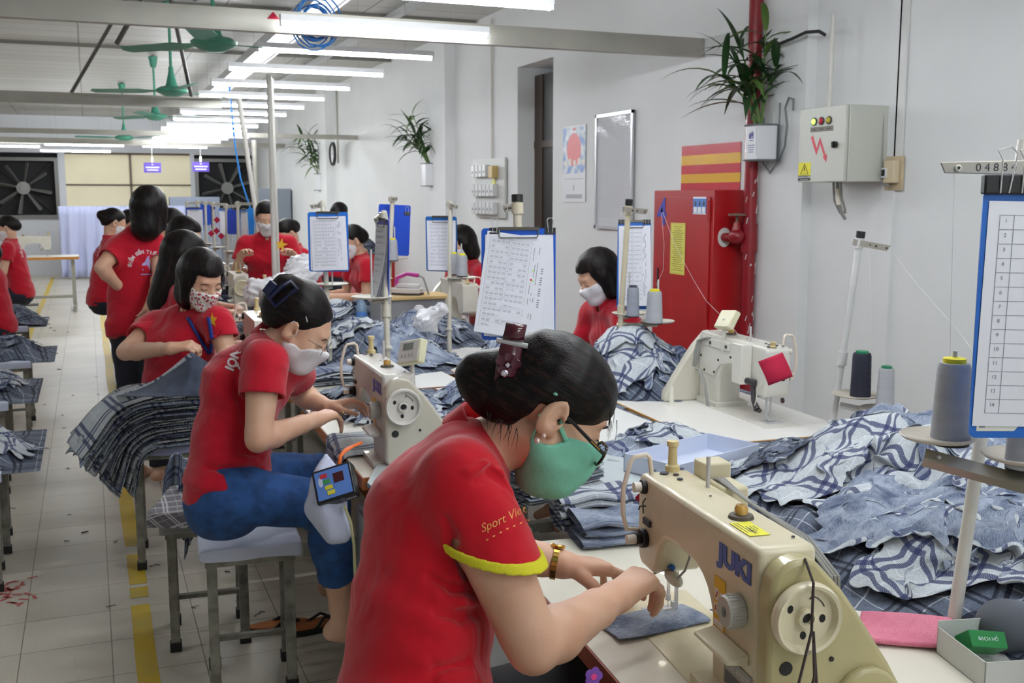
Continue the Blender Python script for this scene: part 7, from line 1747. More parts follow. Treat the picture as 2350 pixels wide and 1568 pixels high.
# grey board bridging the gap between the two near tables
b = MB(); b.prism([(0.0, 0.0), (0.86, -0.15), (0.90, 0.10), (0.82, 0.48), (0.13, 0.62), (-0.02, 0.25)], 0, 0.014); o = b.build('board_panel', mat('panel_bluegrey', (196, 206, 208), rough=0.3, coat=0.2), bevel=0.002); o.location = (0.72, 2.60, 0.777); tag(o, 'pale blue-grey board bridging the two nearest sewing tables', 'board')
o = thing('cabinet', 'x', 'cabinet', (0.735, 2.66, 0))
b = MB(); b.box((0, 0, 0), (0.4, 0.46, 0.66)); b.build('carcass', mat('cabinet_white', (214, 216, 218), rough=0.4), o, bevel=0.004)
for k in range(3): b = MB(); b.box((0.01, -0.008, 0.02 + 0.21 * k), (0.39, 0.0, 0.215 + 0.21 * k)); b.build('drawer', mat('cabinet_white', (214, 216, 218)), o, bevel=0.002); b = MB(); b.box((-0.008, 0.01, 0.02 + 0.21 * k), (0, 0.45, 0.215 + 0.21 * k)); b.build('side_panel', mat('cabinet_white', (214, 216, 218)), o, bevel=0.002)
tag(o, 'white drawer cabinet under the grey board, behind the front woman', 'cabinet')
# stools
def stool(label, x, y, rz, h=0.47, w=0.30, cover=(196, 204, 226), leg=(140, 138, 126), top='cloth', group='cloth-covered work stools', l=None):
 t = thing('stool', label, 'stool', (x, y, 0), rz, group); l = l or w
 fm = mat('stool_frame', leg, rough=0.5, noise=0.35, nscale=18, dark=(96, 92, 82)); rub = mat('rubber_foot', (34, 34, 34), rough=0.7)
 for sx in (-1, 1):
  for sy in (-1, 1):
   b = MB(); x0, y0 = sx * (w / 2 - 0.02), sy * (l / 2 - 0.02); b.prism([(x0 - 0.016, y0 - 0.016), (x0 + 0.016, y0 - 0.016), (x0 + 0.016, y0 + 0.016), (x0 - 0.016, y0 + 0.016)], 0.03, h - 0.02); lg = b.build('leg', fm, t, bevel=0.002)
   b = MB(); b.prism([(x0 - 0.02, y0 - 0.02), (x0 + 0.02, y0 - 0.02), (x0 + 0.02, y0 + 0.02), (x0 - 0.02, y0 + 0.02)], 0, 0.035); b.build('rubber_foot', rub, lg, bevel=0.003)
 for sx in (-1, 1): b = MB(); b.box((sx * (w/2 - 0.02) - 0.01, -l/2 + 0.03, 0.14), (sx * (w/2 - 0.02) + 0.01, l/2 - 0.03, 0.165)); b.build('side_rail', fm, t)
 b = MB(); b.box((-w/2 + 0.02, -0.012, 0.145), (w/2 - 0.02, 0.012, 0.16)); b.build('crossbar', fm, t)
 b = MB(); 
 for s in (-1, 1): b.box((-w/2 + 0.0, s * (l/2 - 0.018) - 0.016, h - 0.06), (w/2, s * (l/2 - 0.018) + 0.016, h - 0.022)); b.box((s * (w/2 - 0.018) - 0.016, -l/2, h - 0.06), (s * (w/2 - 0.018) + 0.016, l/2, h - 0.022))
 b.build('seat_frame', fm, t)
 S = SDF((-w/2 - 0.04, -l/2 - 0.04, h - 0.06), (w/2 + 0.04, l/2 + 0.04, h + 0.04), 0.008)
 M = Matrix.Translation((0, 0, h)); S.F[:] = 0.05; S.poly(Matrix.Translation((0, 0, 0)), [(-l/2 - 0.012, h - 0.034), (l/2 + 0.012, h - 0.034), (l/2 + 0.012, h), (-l/2 - 0.012, h)], -w/2 - 0.012, w/2 + 0.012, k=0, mode=1)
 S.disp(lambda X, Y, Z: 0.003 * np.sin(30 * X + 7 * np.sin(14 * Y)) * np.sin(22 * Y + x * 9) - 0.006)
 V, Q = S.mesh('c'); me = np_mesh('seat_cover', V, Q); link_mesh('seat_cover', me, mat('cover_%d_%d' % (cover[0], cover[2]), cover, rough=0.9), t, True)
 return t
stool('stool with a pale lavender cloth cover, nearest, in front of the woman in jeans', 0.435, 3.41, radians(-5), h=0.50, w=0.28, l=0.26, cover=(206, 212, 230))
stool('stool with a lavender cover carrying the fanned stack of plaid cloth', 0.30, 4.78, radians(-4), w=0.34, h=0.545, cover=(178, 184, 222))
stool('low stool under the checked grey cushion', 0.34, 3.84, radians(-4), w=0.28, l=0.28, h=0.475, cover=(150, 150, 150))
FK = fabric('cushion_check', (128, 126, 130), (106, 104, 110), navy=(206, 206, 210), period=0.07, heather=0.2)
hp = Heap(-0.1, 3.2, 0.8, 4.2, 0.455)
S = SDF((0.02, 3.4, 0.44), (0.66, 4.1, 0.60), 0.008); S.F[:] = 0.05
S.poly(Matrix.Translation((0.345, 3.75, 0.512)) @ Matrix.Rotation(radians(-18), 4, 'Z'), [(-0.17, -0.022), (0.17, -0.022), (0.17, 0.022), (-0.17, 0.022)], -0.17, 0.17, k=0, mode=1); S.disp(lambda X, Y, Z: 0.004 * np.sin(20 * X) * np.sin(18 * Y) - 0.004)
cu = S.build('cushion', FK, None); me = cu.data; uvl = me.uv_layers.new(name='UVMap'); co = np.empty(len(me.vertices) * 3, np.float32); me.vertices.foreach_get('co', co); co = co.reshape(-1, 3); li = np.empty(len(me.loops), np.int32); me.loops.foreach_get('vertex_index', li)
uvl.data.foreach_set('uv', np.stack([co[li, 0] + co[li, 2], co[li, 1] + co[li, 2]], 1).ravel()); tag(cu, 'grey checked cushion under the woman in jeans', 'cushion')
# ---- fanned stack of plaid on the stool: every layer a piece of cloth bent over the ones below
nl = 30; rd = random.Random(12); ctr = Vector((0.27, 4.72, 0.548)); axd = Vector((-0.985, -0.17, 0)).normalized(); sd_ = Vector((0.17, -0.985, 0)).normalized()
for k in range(nl):
 u = k / (nl - 1); nu, nv = 40, 14; top = 0.014 + 0.235 * u; Lf = 0.33 + 0.13 * sin(u * pi * 0.5) + rd.uniform(-0.03, 0.03); Lr = 0.22 + 0.1 * u; W_ = 0.36 + rd.uniform(-0.02, 0.02); tw = rd.uniform(-0.05, 0.05); ph = rd.uniform(0, 6)
 P = np.zeros((nu, nv, 3), np.float32); U = np.zeros((nu, nv)); V = np.zeros((nu, nv))
 for i in range(nu):
  s = -Lr + (Lf + Lr) * i / (nu - 1)
  # profile: flat over the stool, then bends down beyond the front edge
  R_ = 0.09 + 0.20 * u; s0 = 0.07 + 0.0 * u
  if s < s0: ax_, az_ = s, top - 0.25 * (max(0, -s - 0.05)) ** 1.5 * (0.5 + u)
  else:
   th = min((s - s0) / R_, radians(80 - 32 * u)); ax_ = s0 + R_ * sin(th); az_ = top - R_ * (1 - cos(th)); rest = (s - s0) - R_ * th
   if rest > 0: ax_ += rest * cos(th); az_ -= rest * sin(th)
  for j in range(nv):
   v = (j / (nv - 1) - 0.5) * W_; wob = 0.010 * sin(s * 17 + ph + v * 6) * min(1, abs(s) * 4) + 0.006 * sin(v * 30 + ph)
   p = ctr + axd * (ax_ + tw * v + 0.012 * sin(v * 14 + ph)) + sd_ * (v + tw * s) ; P[i, j] = (p.x, p.y, max(ctr.z + az_ + wob - 0.35 * v * v * (1 + u), 0.03)); U[i, j] = s; V[i, j] = v
 o = cloth_obj(P, U, V, [(F_EDGE, F_MID, F_EDGE, F_LIGHT, F_EDGE, F_DARK)[k % 6] if k < nl - 1 else F_LIGHT, F_EDGE], 'plaid_panel', 1, thick=0.005, uvo=(0.02 * rd.random(), 0.004 * k + 0.02 * rd.random()))
 tag(o, 'plaid cloth piece in the fanned stack drooping over the stool' if k < nl - 1 else 'topmost plaid piece of the fanned stack on the stool', 'fabric', 'fanned stack of plaid pieces on the stool' if k < nl - 1 else None)
# dark cloth being lifted by the woman with the floral mask
P = np.zeros((26, 30, 3), np.float32); U = np.zeros((26, 30)); V = np.zeros((26, 30))
pk = at_d(438, 806, 4.2); a0 = at_d(262, 908, 4.32); a1 = at_d(320, 905, 4.1); b0 = at_d(486, 836, 4.2); b1 = at_d(500, 905, 4.15)
for i in range(26):
 for j in range(30):
  u, v = i / 25, j / 29; topp = lerp(lerp(a0, pk, v / 0.62), Vector((0, 0, 0)), 0) if v < 0.62 else lerp(pk, b0, (v - 0.62) / 0.38); bot = lerp(a1, b1, v); sag = -0.03 * sin(pi * min(1, v / 0.62)) if v < 0.62 else 0
  p = lerp(topp, bot, u ** 0.9); f = sin(v * 26 + u * 2) * 0.012 * u + sin(v * 11) * 0.015 * u; P[i, j] = (p.x + f * 0.4, p.y - abs(f) - 0.03 * u, p.z + sag * (1 - u)); U[i, j] = u * 0.35; V[i, j] = v * 0.6
o = cloth_obj(P, U, V, [F_SLATE, F_MID], 'garment', 1, thick=0.004); tag(o, 'dark slate cloth held up by the woman with the floral mask', 'clothing')
b = MB(); pts = [lerp(a0, pk, t) + Vector((0, -0.012, 0.002 - 0.03 * sin(pi * t))) for t in [i / 14 for i in range(15)]]
PP = np.zeros((15, 4, 3), np.float32); UU = np.zeros((15, 4)); VV = np.zeros((15, 4))
for i, p in enumerate(pts):
 for j in range(4): q = p + Vector((0.012 * j / 3 * 2, -0.004 * j, -0.011 * j)); PP[i, j] = (q.x, q.y, q.z); UU[i, j] = i * 0.03; VV[i, j] = 0.02 * j
cloth_obj(PP, UU, VV, [F_LIGHT], 'plaid_hem', 1, thick=0.006, parent=o).matrix_basis = Matrix.Translation(-o.location)
# plaid shirt hanging off the low stool
for (lb, T_, B_, fb, sd) in (('grey plaid shirt hanging down behind the cushion', ((372, 1100, 3.95), (400, 1070, 3.92), (440, 1062, 3.9)), ((362, 1195, 3.95), (392, 1205, 3.93), (440, 1190, 3.9)), (F_DENIM2, F_MID), 1), ('dark plaid sleeve hanging to a point under the cushion', ((408, 1110, 3.82), (430, 1100, 3.8), (455, 1100, 3.8)), ((405, 1195, 3.82), (428, 1285, 3.8), (448, 1200, 3.8)), (F_MID, F_DARK), 2)):
 n_, m_ = 18, 20; P = np.zeros((n_, m_, 3), np.float32); U = np.zeros((n_, m_)); V = np.zeros((n_, m_)); tp = [at_d(*q) for q in T_]; bt_ = [at_d(*q) for q in B_]
 for i in range(n_):
  for j in range(m_):
   u, v = i / (n_ - 1), j / (m_ - 1); L3 = lambda a: lerp(a[0], a[1], v * 2) if v < 0.5 else lerp(a[1], a[2], v * 2 - 1); p = lerp(L3(tp), L3(bt_), u); w = 0.022 * sin(v * 13 + sd + u * 1.5) * (0.4 + u) + 0.008 * sin(v * 29 + 3 * u); P[i, j] = (p.x + w * 0.5, p.y + w, p.z + 0.05 * sin(pi * v) * (1 - u)); U[i, j] = u * 0.3; V[i, j] = v * 0.34
 tag(cloth_obj(P, U, V, fb, 'garment', 1, thick=0.004), lb, 'clothing')
# ---- sandals, pedal
t = thing('sandal', 'black flip-flop lying under the nearest stool', 'sandal', (0.80, 3.62, 0.0), radians(-75), 'pair of flip-flops'); sole = [(0.045 * sin(a) * (1.0 + 0.18 * cos(a)), 0.125 * cos(a)) for a in [2 * pi * i / 24 for i in range(24)]]
b = MB(); b.prism(sole, 0, 0.022); b.build('sole', mat('rubber_foot', (34, 34, 34)), t, bevel=0.004); b = MB(); b.prism([(x * 0.9, y * 0.92) for x, y in sole], 0.022, 0.026); b.build('insole', mat('insole_orange', (176, 104, 52), rough=0.7), t)
b = MB(); b.tube([(-0.04, -0.02, 0.02), (-0.02, 0.03, 0.05), (0, 0.075, 0.026), (0.02, 0.03, 0.05), (0.04, -0.02, 0.02)], 0.006, 6); b.build('strap', mat('rubber_foot', (34, 34, 34)), t)
t.location = at_z(725, 1445, 0.0); t2 = copy_tree(t, label='black flip-flop lying behind the nearest stool leg, heel to the camera', loc=at_z(640, 1446, 0.0), rz=radians(-95))
b = MB(); b.box((-0.13, -0.17, 0), (0.13, 0.17, 0.012), Matrix.Rotation(radians(12), 4, 'X')); t = thing('treadle', 'white-edged machine treadle under the second table', 'treadle', (0.93, 3.42, 0.11)); b.build('plate', mat('treadle_dark', (70, 70, 70)), t)
b = MB(); b.box((-0.15, -0.19, -0.006), (-0.13, 0.19, 0.016), Matrix.Rotation(radians(12), 4, 'X')); b.box((0.13, -0.19, -0.006), (0.15, 0.19, 0.016), Matrix.Rotation(radians(12), 4, 'X')); b.box((-0.15, 0.17, -0.006), (0.15, 0.19, 0.016), Matrix.Rotation(radians(12), 4, 'X')); b.build('rim', mat('cal_white', (222, 224, 228)), t); b = MB(); b.box((-0.16, -0.02, -0.11), (-0.14, 0.02, 0)); b.box((0.14, -0.02, -0.11), (0.16, 0.02, 0)); b.each('support', mat('frame_grey', (168, 168, 156)), t)
# ---- control box hanging on the corner of the second table, with its orange strap and the white cloth bag
cbp = at_d(765, 1108, 2.93); CBF = frame(cbp, z=(-0.35, -0.75, 0.55), x=(0.86, -0.35, 0.3)); t = thing('motor_controller', 'black motor control box with a blue key panel hanging from the second table', 'controller', cbp, rot=CBF.to_euler())
b = MB(); b.box((-0.058, -0.05, -0.045), (0.058, 0.05, 0)); b.build('case', mat('black_gloss', (26, 26, 30), rough=0.25), t, bevel=0.005); b = MB(); b.box((-0.05, -0.042, 0), (0.05, 0.042, 0.0015)); fp = b.build('key_panel', mat('panel_blue', (92, 132, 206), rough=0.35), t)
for (x, y, w_, h_, c, n_) in ((0.018, 0.012, 0.03, 0.028, (70, 20, 30), 'display'), (-0.024, 0.026, 0.02, 0.012, (196, 50, 60), 'red_key'), (-0.018, 0.008, 0.02, 0.012, (60, 140, 80), 'green_key'), (-0.014, -0.01, 0.022, 0.012, (216, 206, 60), 'yellow_key'), (-0.010, -0.026, 0.022, 0.012, (216, 206, 60), 'yellow_key')):
 b = MB(); b.box((x - w_ / 2, y - h_ / 2, 0.0015), (x + w_ / 2, y + h_ / 2, 0.003)); b.build(n_, mat('key_%d' % c[1], c, rough=0.4), fp)
b = MB(); b.box((0.02, -0.0505, -0.03), (0.05, -0.0498, -0.02)); b.build('case_label', mat('print_grey', (162, 164, 170)), t)
b = MB(); pts = [at_d(790, 1160, 2.93), at_d(805, 1200, 2.93), at_d(812, 1250, 2.95), at_d(815, 1330, 3.0)]; p0 = pts[0]; b.tube([p - p0 for p in pts], 0.004, 6); o = b.build('cable', mat('yellowish_cable', (190, 186, 140), rough=0.5)); o.location = p0; tag(o, 'pale yellow cable hanging below the motor control box', 'cable')
b = MB(); L1 = [at_d(x, y, d) for x, y, d in ((832, 1013, 3.12), (812, 1020, 3.08), (790, 1030, 3.04), (778, 1045, 3.0), (774, 1070, 2.98))]; L2 = [at_d(x, y, d) for x, y, d in ((832, 1018, 3.1), (813, 1026, 3.06), (794, 1038, 3.02), (785, 1048, 3.0), (782, 1072, 2.98))]; p0 = L1[0].copy(); b.strip([p - p0 for p in L1], [p - p0 for p in L2]); o = b.build('strap', mat('orange_strap', (232, 106, 26), rough=0.6), solid=0.003, smooth=80); o.location = p0; tag(o, 'orange strap looped over the corner of the second table', 'strap')
S = SDF(at_d(700, 1260, 3.0) - Vector((0.25, 0.25, 0.15)), at_d(780, 1040, 3.0) + Vector((0.2, 0.25, 0.08)), 0.007)
S.chain([at_d(748, 1045, 3.0), at_d(752, 1120, 2.98), at_d(750, 1170, 2.98), at_d(775, 1225, 2.98)], [0.012, 0.045, 0.05, 0.03], k=0.03, side=Vector((1, -0.4, 0)), w=1.0); S.cap(at_d(728, 1165, 2.98), at_d(770, 1215, 2.98), 0.03, 0.035, k=0.03)
S.disp(lambda X, Y, Z: 0.004 * np.sin(90 * X + 5 * Z) + 0.003 * np.sin(60 * Y + 9 * Z)); o = S.build('cloth_bag', mat('bag_lilac', (196, 202, 226), rough=0.9)); tag(o, 'limp pale lavender cloth bag hanging under the second table edge', 'bag')
# ================= near heap
def mound(cx, cy, sx, sy, h, base=TZ, bump=0.0, k=14): return lambda X, Y: base + h * np.exp(-(((X - cx) / sx) ** 2 + ((Y - cy) / sy) ** 2) ** 1.4) * (1 + bump * (np.sin(k * X + 2 * np.sin(k * 0.7 * Y)) * np.sin(k * 0.9 * Y + 1.5 * np.sin(k * 0.6 * X))))
HP = Heap(0.9, 0.8, 3.0, 3.6, mound(2.02, 1.93, 0.50, 0.66, 0.20, bump=0.5, k=17))
HP.core(TZ, 'lumpy dark plaid bundle at the core of the big near heap')
rdh = random.Random(31)
sp = [(1.75, 2.2), (1.9, 1.6), (2.1, 2.1), (1.72, 1.85), (2.2, 1.7), (1.95, 2.35), (1.65, 1.62), (1.85, 1.95), (2.1, 1.5), (1.78, 2.3), (2.0, 1.85), (1.78, 1.5)]
garments(HP, sp[:7], 'crumpled plaid garment deep in the big heap right of the nearest machine', 'garments in the big near heap', seed=41, n=28, size=(0.85, 0.65), crush=0.45, sub=2, steps=60, curlz=0.16)
lb = ['blue-grey garment on top of the near heap, behind the white leaning pole', 'white plaid garment with navy stripes spread at the right end of the near heap', 'white plaid garment peaking highest in the near heap', 'blue heather garment bunched at the front of the near heap', 'dark plaid garment with frayed folds left in the near heap']
for i, ((x, y), fb, cr, sz, sd) in enumerate((((2.05, 2.05), (F_DENIM, F_LIGHT), 0.52, (0.85, 0.62), 3), ((1.98, 1.42), (F_LIGHT, F_MID), 0.66, (0.95, 0.75), 8), ((1.75, 2.28), (F_LIGHT, F_MID), 0.6, (0.85, 0.65), 5), ((1.66, 1.72), (F_DENIM, F_LIGHT), 0.55, (0.75, 0.5), 14), ((1.66, 2.38), (F_DARK, F_SLATE), 0.5, (0.6, 0.4), 6))):
 P, U, V = settle(HP, (x, y), sz, cr, 0.7 * i, 500 + sd, 40, steps=70, curlz=0.16); o = cloth_obj(P, U, V, fb, 'garment', 2, uvo=(0.03 * i, 0.02), uvr=0.5 * i); tag(o, lb[i], 'clothing'); HP.lay(P.reshape(-1, 3))
# small heap before the wall table
H2 = Heap(1.2, 2.3, 2.4, 3.6, mound(1.72, 2.95, 0.16, 0.12, 0.05, 0.78))
garments(H2, [(1.70, 2.98), (1.82, 2.90), (1.62, 2.88), (1.76, 2.96)], ['crumpled white plaid garment in front of the table with the red square', 'grey plaid garment in the small heap before the wall table', 'white plaid cloth trailing left of the small heap', 'twisted white plaid garment topping the small heap'], None, seed=7, n=24, sub=2, fabs=[(F_LIGHT, F_MID), (F_LIGHT, F_DARK), (F_MID, F_LIGHT)], size=(0.55, 0.42), crush=0.5)
b = MB(); w_, d_, h_ = 0.40, 0.20, 0.055
b.box((-w_/2, -d_/2, 0), (w_/2, d_/2, 0.003)); b.box((-w_/2, -d_/2, 0), (-w_/2 + 0.003, d_/2, h_)); b.box((w_/2 - 0.003, -d_/2, 0), (w_/2, d_/2, h_)); b.box((-w_/2, -d_/2, 0), (w_/2, -d_/2 + 0.003, h_)); b.box((-w_/2, d_/2 - 0.003, 0), (w_/2, d_/2, h_)); o = b.build('card_tray', mat('card_blue', (206, 214, 232), rough=0.7)); o.location = (1.66, 2.66, 0.792); o.rotation_euler = (0, 0, 0.35); tag(o, 'pale blue shallow cardboard tray beside the near heap', 'tray')
# ---- folded piles on the grey board
folded_pile('folded plaid cuff piece in the tall pile behind the mint mask', frame((1.14, 2.53, 0.792), x=(0.97, 0.24, 0), z=(0, 0, 1)), 0.25, 0.13, 11, 0.0085, [F_LIGHT, F_LIGHT, F_MID], 'tall folded pile on the grey board', seed=2, wav=0.003)
folded_pile('folded plaid cuff piece stacked left of the nearest machine', frame((1.16, 2.31, 0.778), x=(0.98, -0.15, 0), z=(0, 0, 1)), 0.21, 0.12, 5, 0.017, [F_LIGHT, F_MID, F_LIGHT, F_LIGHT, F_LIGHT], 'folded cuffs left of the nearest machine', seed=4, wav=0.006)
folded_pile('blue heather folded piece lying in front of the plaid cuffs', frame((1.16, 2.185, 0.778), x=(0.98, -0.15, 0), z=(0, 0, 1)), 0.22, 0.13, 3, 0.020, [F_DENIM, F_DENIM, F_DENIM], 'blue folded pieces left of the nearest machine', seed=6, wav=0.006)
# ---- cloth at the front woman's hands
def flat_cloth(label, M, w, d, fab, wav=0.006, n=26, curl=0.0, seed=0, lift=0.004, name='fabric_piece', cat='fabric', thick=0.003, outline=None):
 rd = np.random.RandomState(seed); m = max(6, int(n * d / w)); U, V = np.meshgrid(np.linspace(-w/2, w/2, n), np.linspace(-d/2, d/2, m), indexing='ij'); a, b_, c_ = rd.uniform(10, 30, 3)
 Zc = lift + wav * (0.5 + 0.5 * np.sin(U * a + 2 * np.sin(V * b_))) * (0.4 + 0.6 * np.abs(np.sin(V * c_))) + curl * (np.maximum(0, np.abs(U) / (w/2) - 0.7) ** 2) * 4
 X = U + 0.01 * np.sin(V * b_ + a); Y = V + 0.012 * np.sin(U * a * 0.7); A = np.array(M, np.float32); P = np.stack([X, Y, Zc], -1).astype(np.float32) @ A[:3, :3].T + A[:3, 3]
 return tag(cloth_obj(P, U, V, fab, name, 1, thick), label, cat)
flat_cloth('blue-grey cloth piece being sewn under the front woman\'s right hand', frame((0.975, 1.70, 0.777), x=(0.93, -0.05, 0), z=(0, 0, 1)), 0.21, 0.10, [F_DENIM, F_SLATE], seed=3)
flat_cloth('small curled denim scrap beside the needle of the nearest machine', frame((1.17, 1.66, 0.777), x=(0.9, 0.3, 0), z=(0, 0, 1)), 0.13, 0.10, [F_DENIM, F_LIGHT], wav=0.02, curl=0.02, seed=8)
flat_cloth('blue cloth trailing behind the column of the nearest machine', frame((1.32, 1.80, 0.777), x=(0.8, 0.5, 0), z=(0, 0, 1)), 0.20, 0.14, [F_DENIM, F_LIGHT], wav=0.03, seed=12)
b = MB(); b.tube([(0.0, 0, 0), (0.012, 0.004, 0.012), (0.004, 0.008, 0.022), (-0.010, 0.006, 0.018)], [0.008, 0.010, 0.009, 0.006], 8); 
# plaid being sewn at the second machine, draping over the table edge
P = np.zeros((34, 22, 3), np.float32); U = np.zeros((34, 22)); V = np.zeros((34, 22)); A0 = Vector((0.98, 3.56, TZ + 0.004)); ux = Vector((-0.99, -0.03, 0)); vy = Vector((-0.05, -0.35, 0))
for i in range(34):
 for j in range(22):
  s = 0.50 * i / 33; v = j / 21; e = 0.23 - 0.03 * v; p = A0 + vy * v; over = max(0, s - e); th = min(over / 0.03, radians(86)); x = min(s, e) + 0.03 * sin(th) + max(0, over - 0.03 * th) * cos(th) * 0.2; z = -0.03 * (1 - cos(th)) - max(0, over - 0.03 * th) * (0.65 + 0.7 * (1 - v)) * 0.8
  q = p + ux * x; wv = 0.014 * sin(v * 15 + s * 4) * min(1, over * 9); P[i, j] = (q.x + wv, q.y + wv * 0.3, q.z + z + 0.003 * sin(s * 30 + v * 9) + 0.003); U[i, j] = s; V[i, j] = v * 0.35
tag(cloth_obj(P, U, V, [F_LIGHT, F_MID], 'garment', 1, thick=0.003), 'white plaid piece under the hands of the woman in jeans, falling over the table edge', 'clothing')
H3 = Heap(0.4, 2.7, 1.6, 4.6, TZ)
garments(H3, [(0.86, 3.05)], 'bundle of narrow plaid offcuts beside the orange strap', None, seed=77, n=30, size=(0.22, 0.12), crush=0.5, name='offcut_bundle', cat='offcuts', fabs=[(F_MID, F_DARK)], drop=0.02, curlz=0.02)
H5 = Heap(0.8, 2.9, 2.2, 4.6, TZ)
garments(H5, [(1.22, 3.62), (1.30, 3.35), (1.42, 3.5)], ['faint red plaid cloth lying behind the grey machine', 'grey plaid cloth between the grey machine and the front woman', 'pale plaid cloth under the hanging clipboard'], None, seed=91, size=(0.42, 0.34), fabs=[(F_LIGHT, F_MID), (F_MID, F_LIGHT)])
# ================= other heaps along the centre and wall tables
def heap_at(cx, cy, rx, ry, h, n, label, group, seed, base=TZ, nn=24, size=(0.6, 0.48), crush=0.5, fabs=None, sub=1, **k):
 H_ = Heap(cx - rx - 0.5, cy - ry - 0.5, cx + rx + 0.5, cy + ry + 0.5, mound(cx, cy, rx * 1.0, ry * 1.0, h * 0.75, base, bump=0.3, k=22)); H_.core(base, 'dark cloth bundle under the heap: ' + ' '.join(label.split()[2:12]), None, F_DARK, seed) if h > 0.1 else None; r_ = random.Random(seed)
 return garments(H_, [(cx + r_.uniform(-rx, rx) * 0.75, cy + r_.uniform(-ry, ry) * 0.75) for _ in range(n)], label, group, seed=seed, n=nn, size=size, crush=crush, fabs=fabs, sub=sub, **k)
heap_at(2.22, 4.0, 0.24, 0.26, 0.30, 9, 'crumpled plaid garment in the heap in front of the red cabinet', 'garments in front of the red cabinet', 101, fabs=[(F_LIGHT, F_MID), (F_DENIM2, F_LIGHT), (F_MID, F_DARK), (F_DENIM, F_MID)])
heap_at(1.86, 4.6, 0.14, 0.24, 0.24, 5, 'crumpled plaid garment between the central clipboard and the smooth-haired woman', 'plaid heap right of the central clipboard', 111)
heap_at(1.58, 3.85, 0.24, 0.34, 0.20, 6, 'crumpled blue denim-look garment heaped behind the second machine', 'blue heap behind the second machine', 102, fabs=[(F_DENIM, F_LIGHT), (F_DENIM2, F_MID), (F_LIGHT, F_MID)])
heap_at(1.02, 4.0, 0.2, 0.28, 0.12, 6, 'rumpled white plaid garment beyond the white mask of the woman in jeans', 'plaid heap beyond the second woman', 103, fabs=[(F_LIGHT, F_MID), (F_MID, F_LIGHT)])
heap_at(1.35, 5.2, 0.30, 0.40, 0.22, 7, 'rumpled garment in the pale heap on the centre worktop', 'pale heap mid table', 104, fabs=[(F_PALE, F_MID), (F_LIGHT, F_MID), (F_DENIM, F_LIGHT), (F_SLATE, F_MID)], nn=28)
for i, (lab, y0, L_) in enumerate((('long centre worktop heaped with cloth, middle of the hall', 5.45, 2.1), ('long centre worktop in the back half of the hall', 8.6, 5.6))):
 table(lab, Matrix.Translation((1.27, y0, 0)), 0.30, L_, top=(230, 230, 226), name='worktop')
table('wall-side sewing table in front of the red cabinet', Matrix.Translation((2.05, 4.30, 0)) @ Matrix.Rotation(radians(89), 4, 'Z'), 1.2, 0.48, top=(232, 230, 224), edge=(214, 160, 84))
table('wall-side sewing table under the machine beyond the clipboards', Matrix.Translation((2.22, 5.6, 0)) @ Matrix.Rotation(radians(90), 4, 'Z'), 1.75, 0.6, top=(232, 230, 224), edge=(214, 160, 84))
table('wall-side sewing table of the woman by the water bottle', Matrix.Translation((1.86, 7.7, 0)) @ Matrix.Rotation(radians(90), 4, 'Z'), 1.8, 0.36, top=(232, 230, 224), edge=(214, 160, 84))
for i, (y0, lab) in enumerate(((4.35, 'aisle-side sewing table, third in the row'), (5.75, 'aisle-side sewing table, fourth in the row'), (7.1, 'aisle-side sewing table, fifth in the row'), (8.5, 'aisle-side sewing table, sixth in the row'), (9.9, 'aisle-side sewing table, seventh in the row'), (11.3, 'aisle-side sewing table, eighth in the row'))):
 table(lab, Matrix.Translation((0.75, y0 + 1.25, 0)) @ Matrix.Rotation(radians(-90), 4, 'Z'), 1.22, 0.34 if y0 > 7 else 0.5, edge=(206, 136, 70))
G = 'rumpled garments along the back of the tables'
hs = [(1.72, 5.75, .2, .3, .2, 5), (1.95, 5.9, .2, .4, .14, 4), (1.55, 6.6, .25, .4, .2, 6), (1.85, 6.7, .2, .3, .12, 4), (1.05, 6.6, .2, .4, .16, 5), (1.25, 7.4, .25, .2, .2, 6), (0.95, 8.5, .2, .4, .16, 5), (1.66, 8.7, .15, .4, .12, 4), (1.4, 9.6, .15, .5, .2, 6), (1.1, 10.2, .3, .4, .16, 5), (1.7, 11.2, .3, .5, .18, 5)]
hl = ['rumpled garment on the centre worktop left of the iron', 'rumpled garment on the wall table beside the iron', 'rumpled garment in the middle of the worktop, third heap', 'rumpled garment near the blue water bottle', 'rumpled garment below the woman with the star', 'rumpled garment in the heap the star woman sorts', 'rumpled garment far along the aisle-side tables', 'rumpled garment beyond the water bottle by the wall', 'rumpled garment far back in the middle', 'rumpled garment at the far aisle-side machines', 'rumpled garment furthest along the centre worktop']
for i, (cx, cy, rx, ry, h, n) in enumerate(hs): heap_at(cx, cy, rx, ry, h, n, hl[i], hl[i].replace('garment', 'garments'), 200 + i, nn=18, sub=1, size=(0.55, 0.45), steps=45)
folded_pile('folded denim-look piece in the neat pile left of the third machine', frame((0.92, 5.15, TZ + 0.002), x=(0.2, 1, 0), z=(0, 0, 1)), 0.5, 0.3, 12, 0.012, [F_DENIM2, F_DENIM, F_MID], 'neat pile by the third machine', seed=9, wav=0.01)
folded_pile('folded pale piece in the pile in front of the neat denim pile', frame((0.95, 4.62, TZ + 0.002), x=(1, 0.1, 0), z=(0, 0, 1)), 0.36, 0.26, 6, 0.010, [F_LIGHT, F_PALE, F_MID], 'pale pile on the third table', seed=10, wav=0.008)
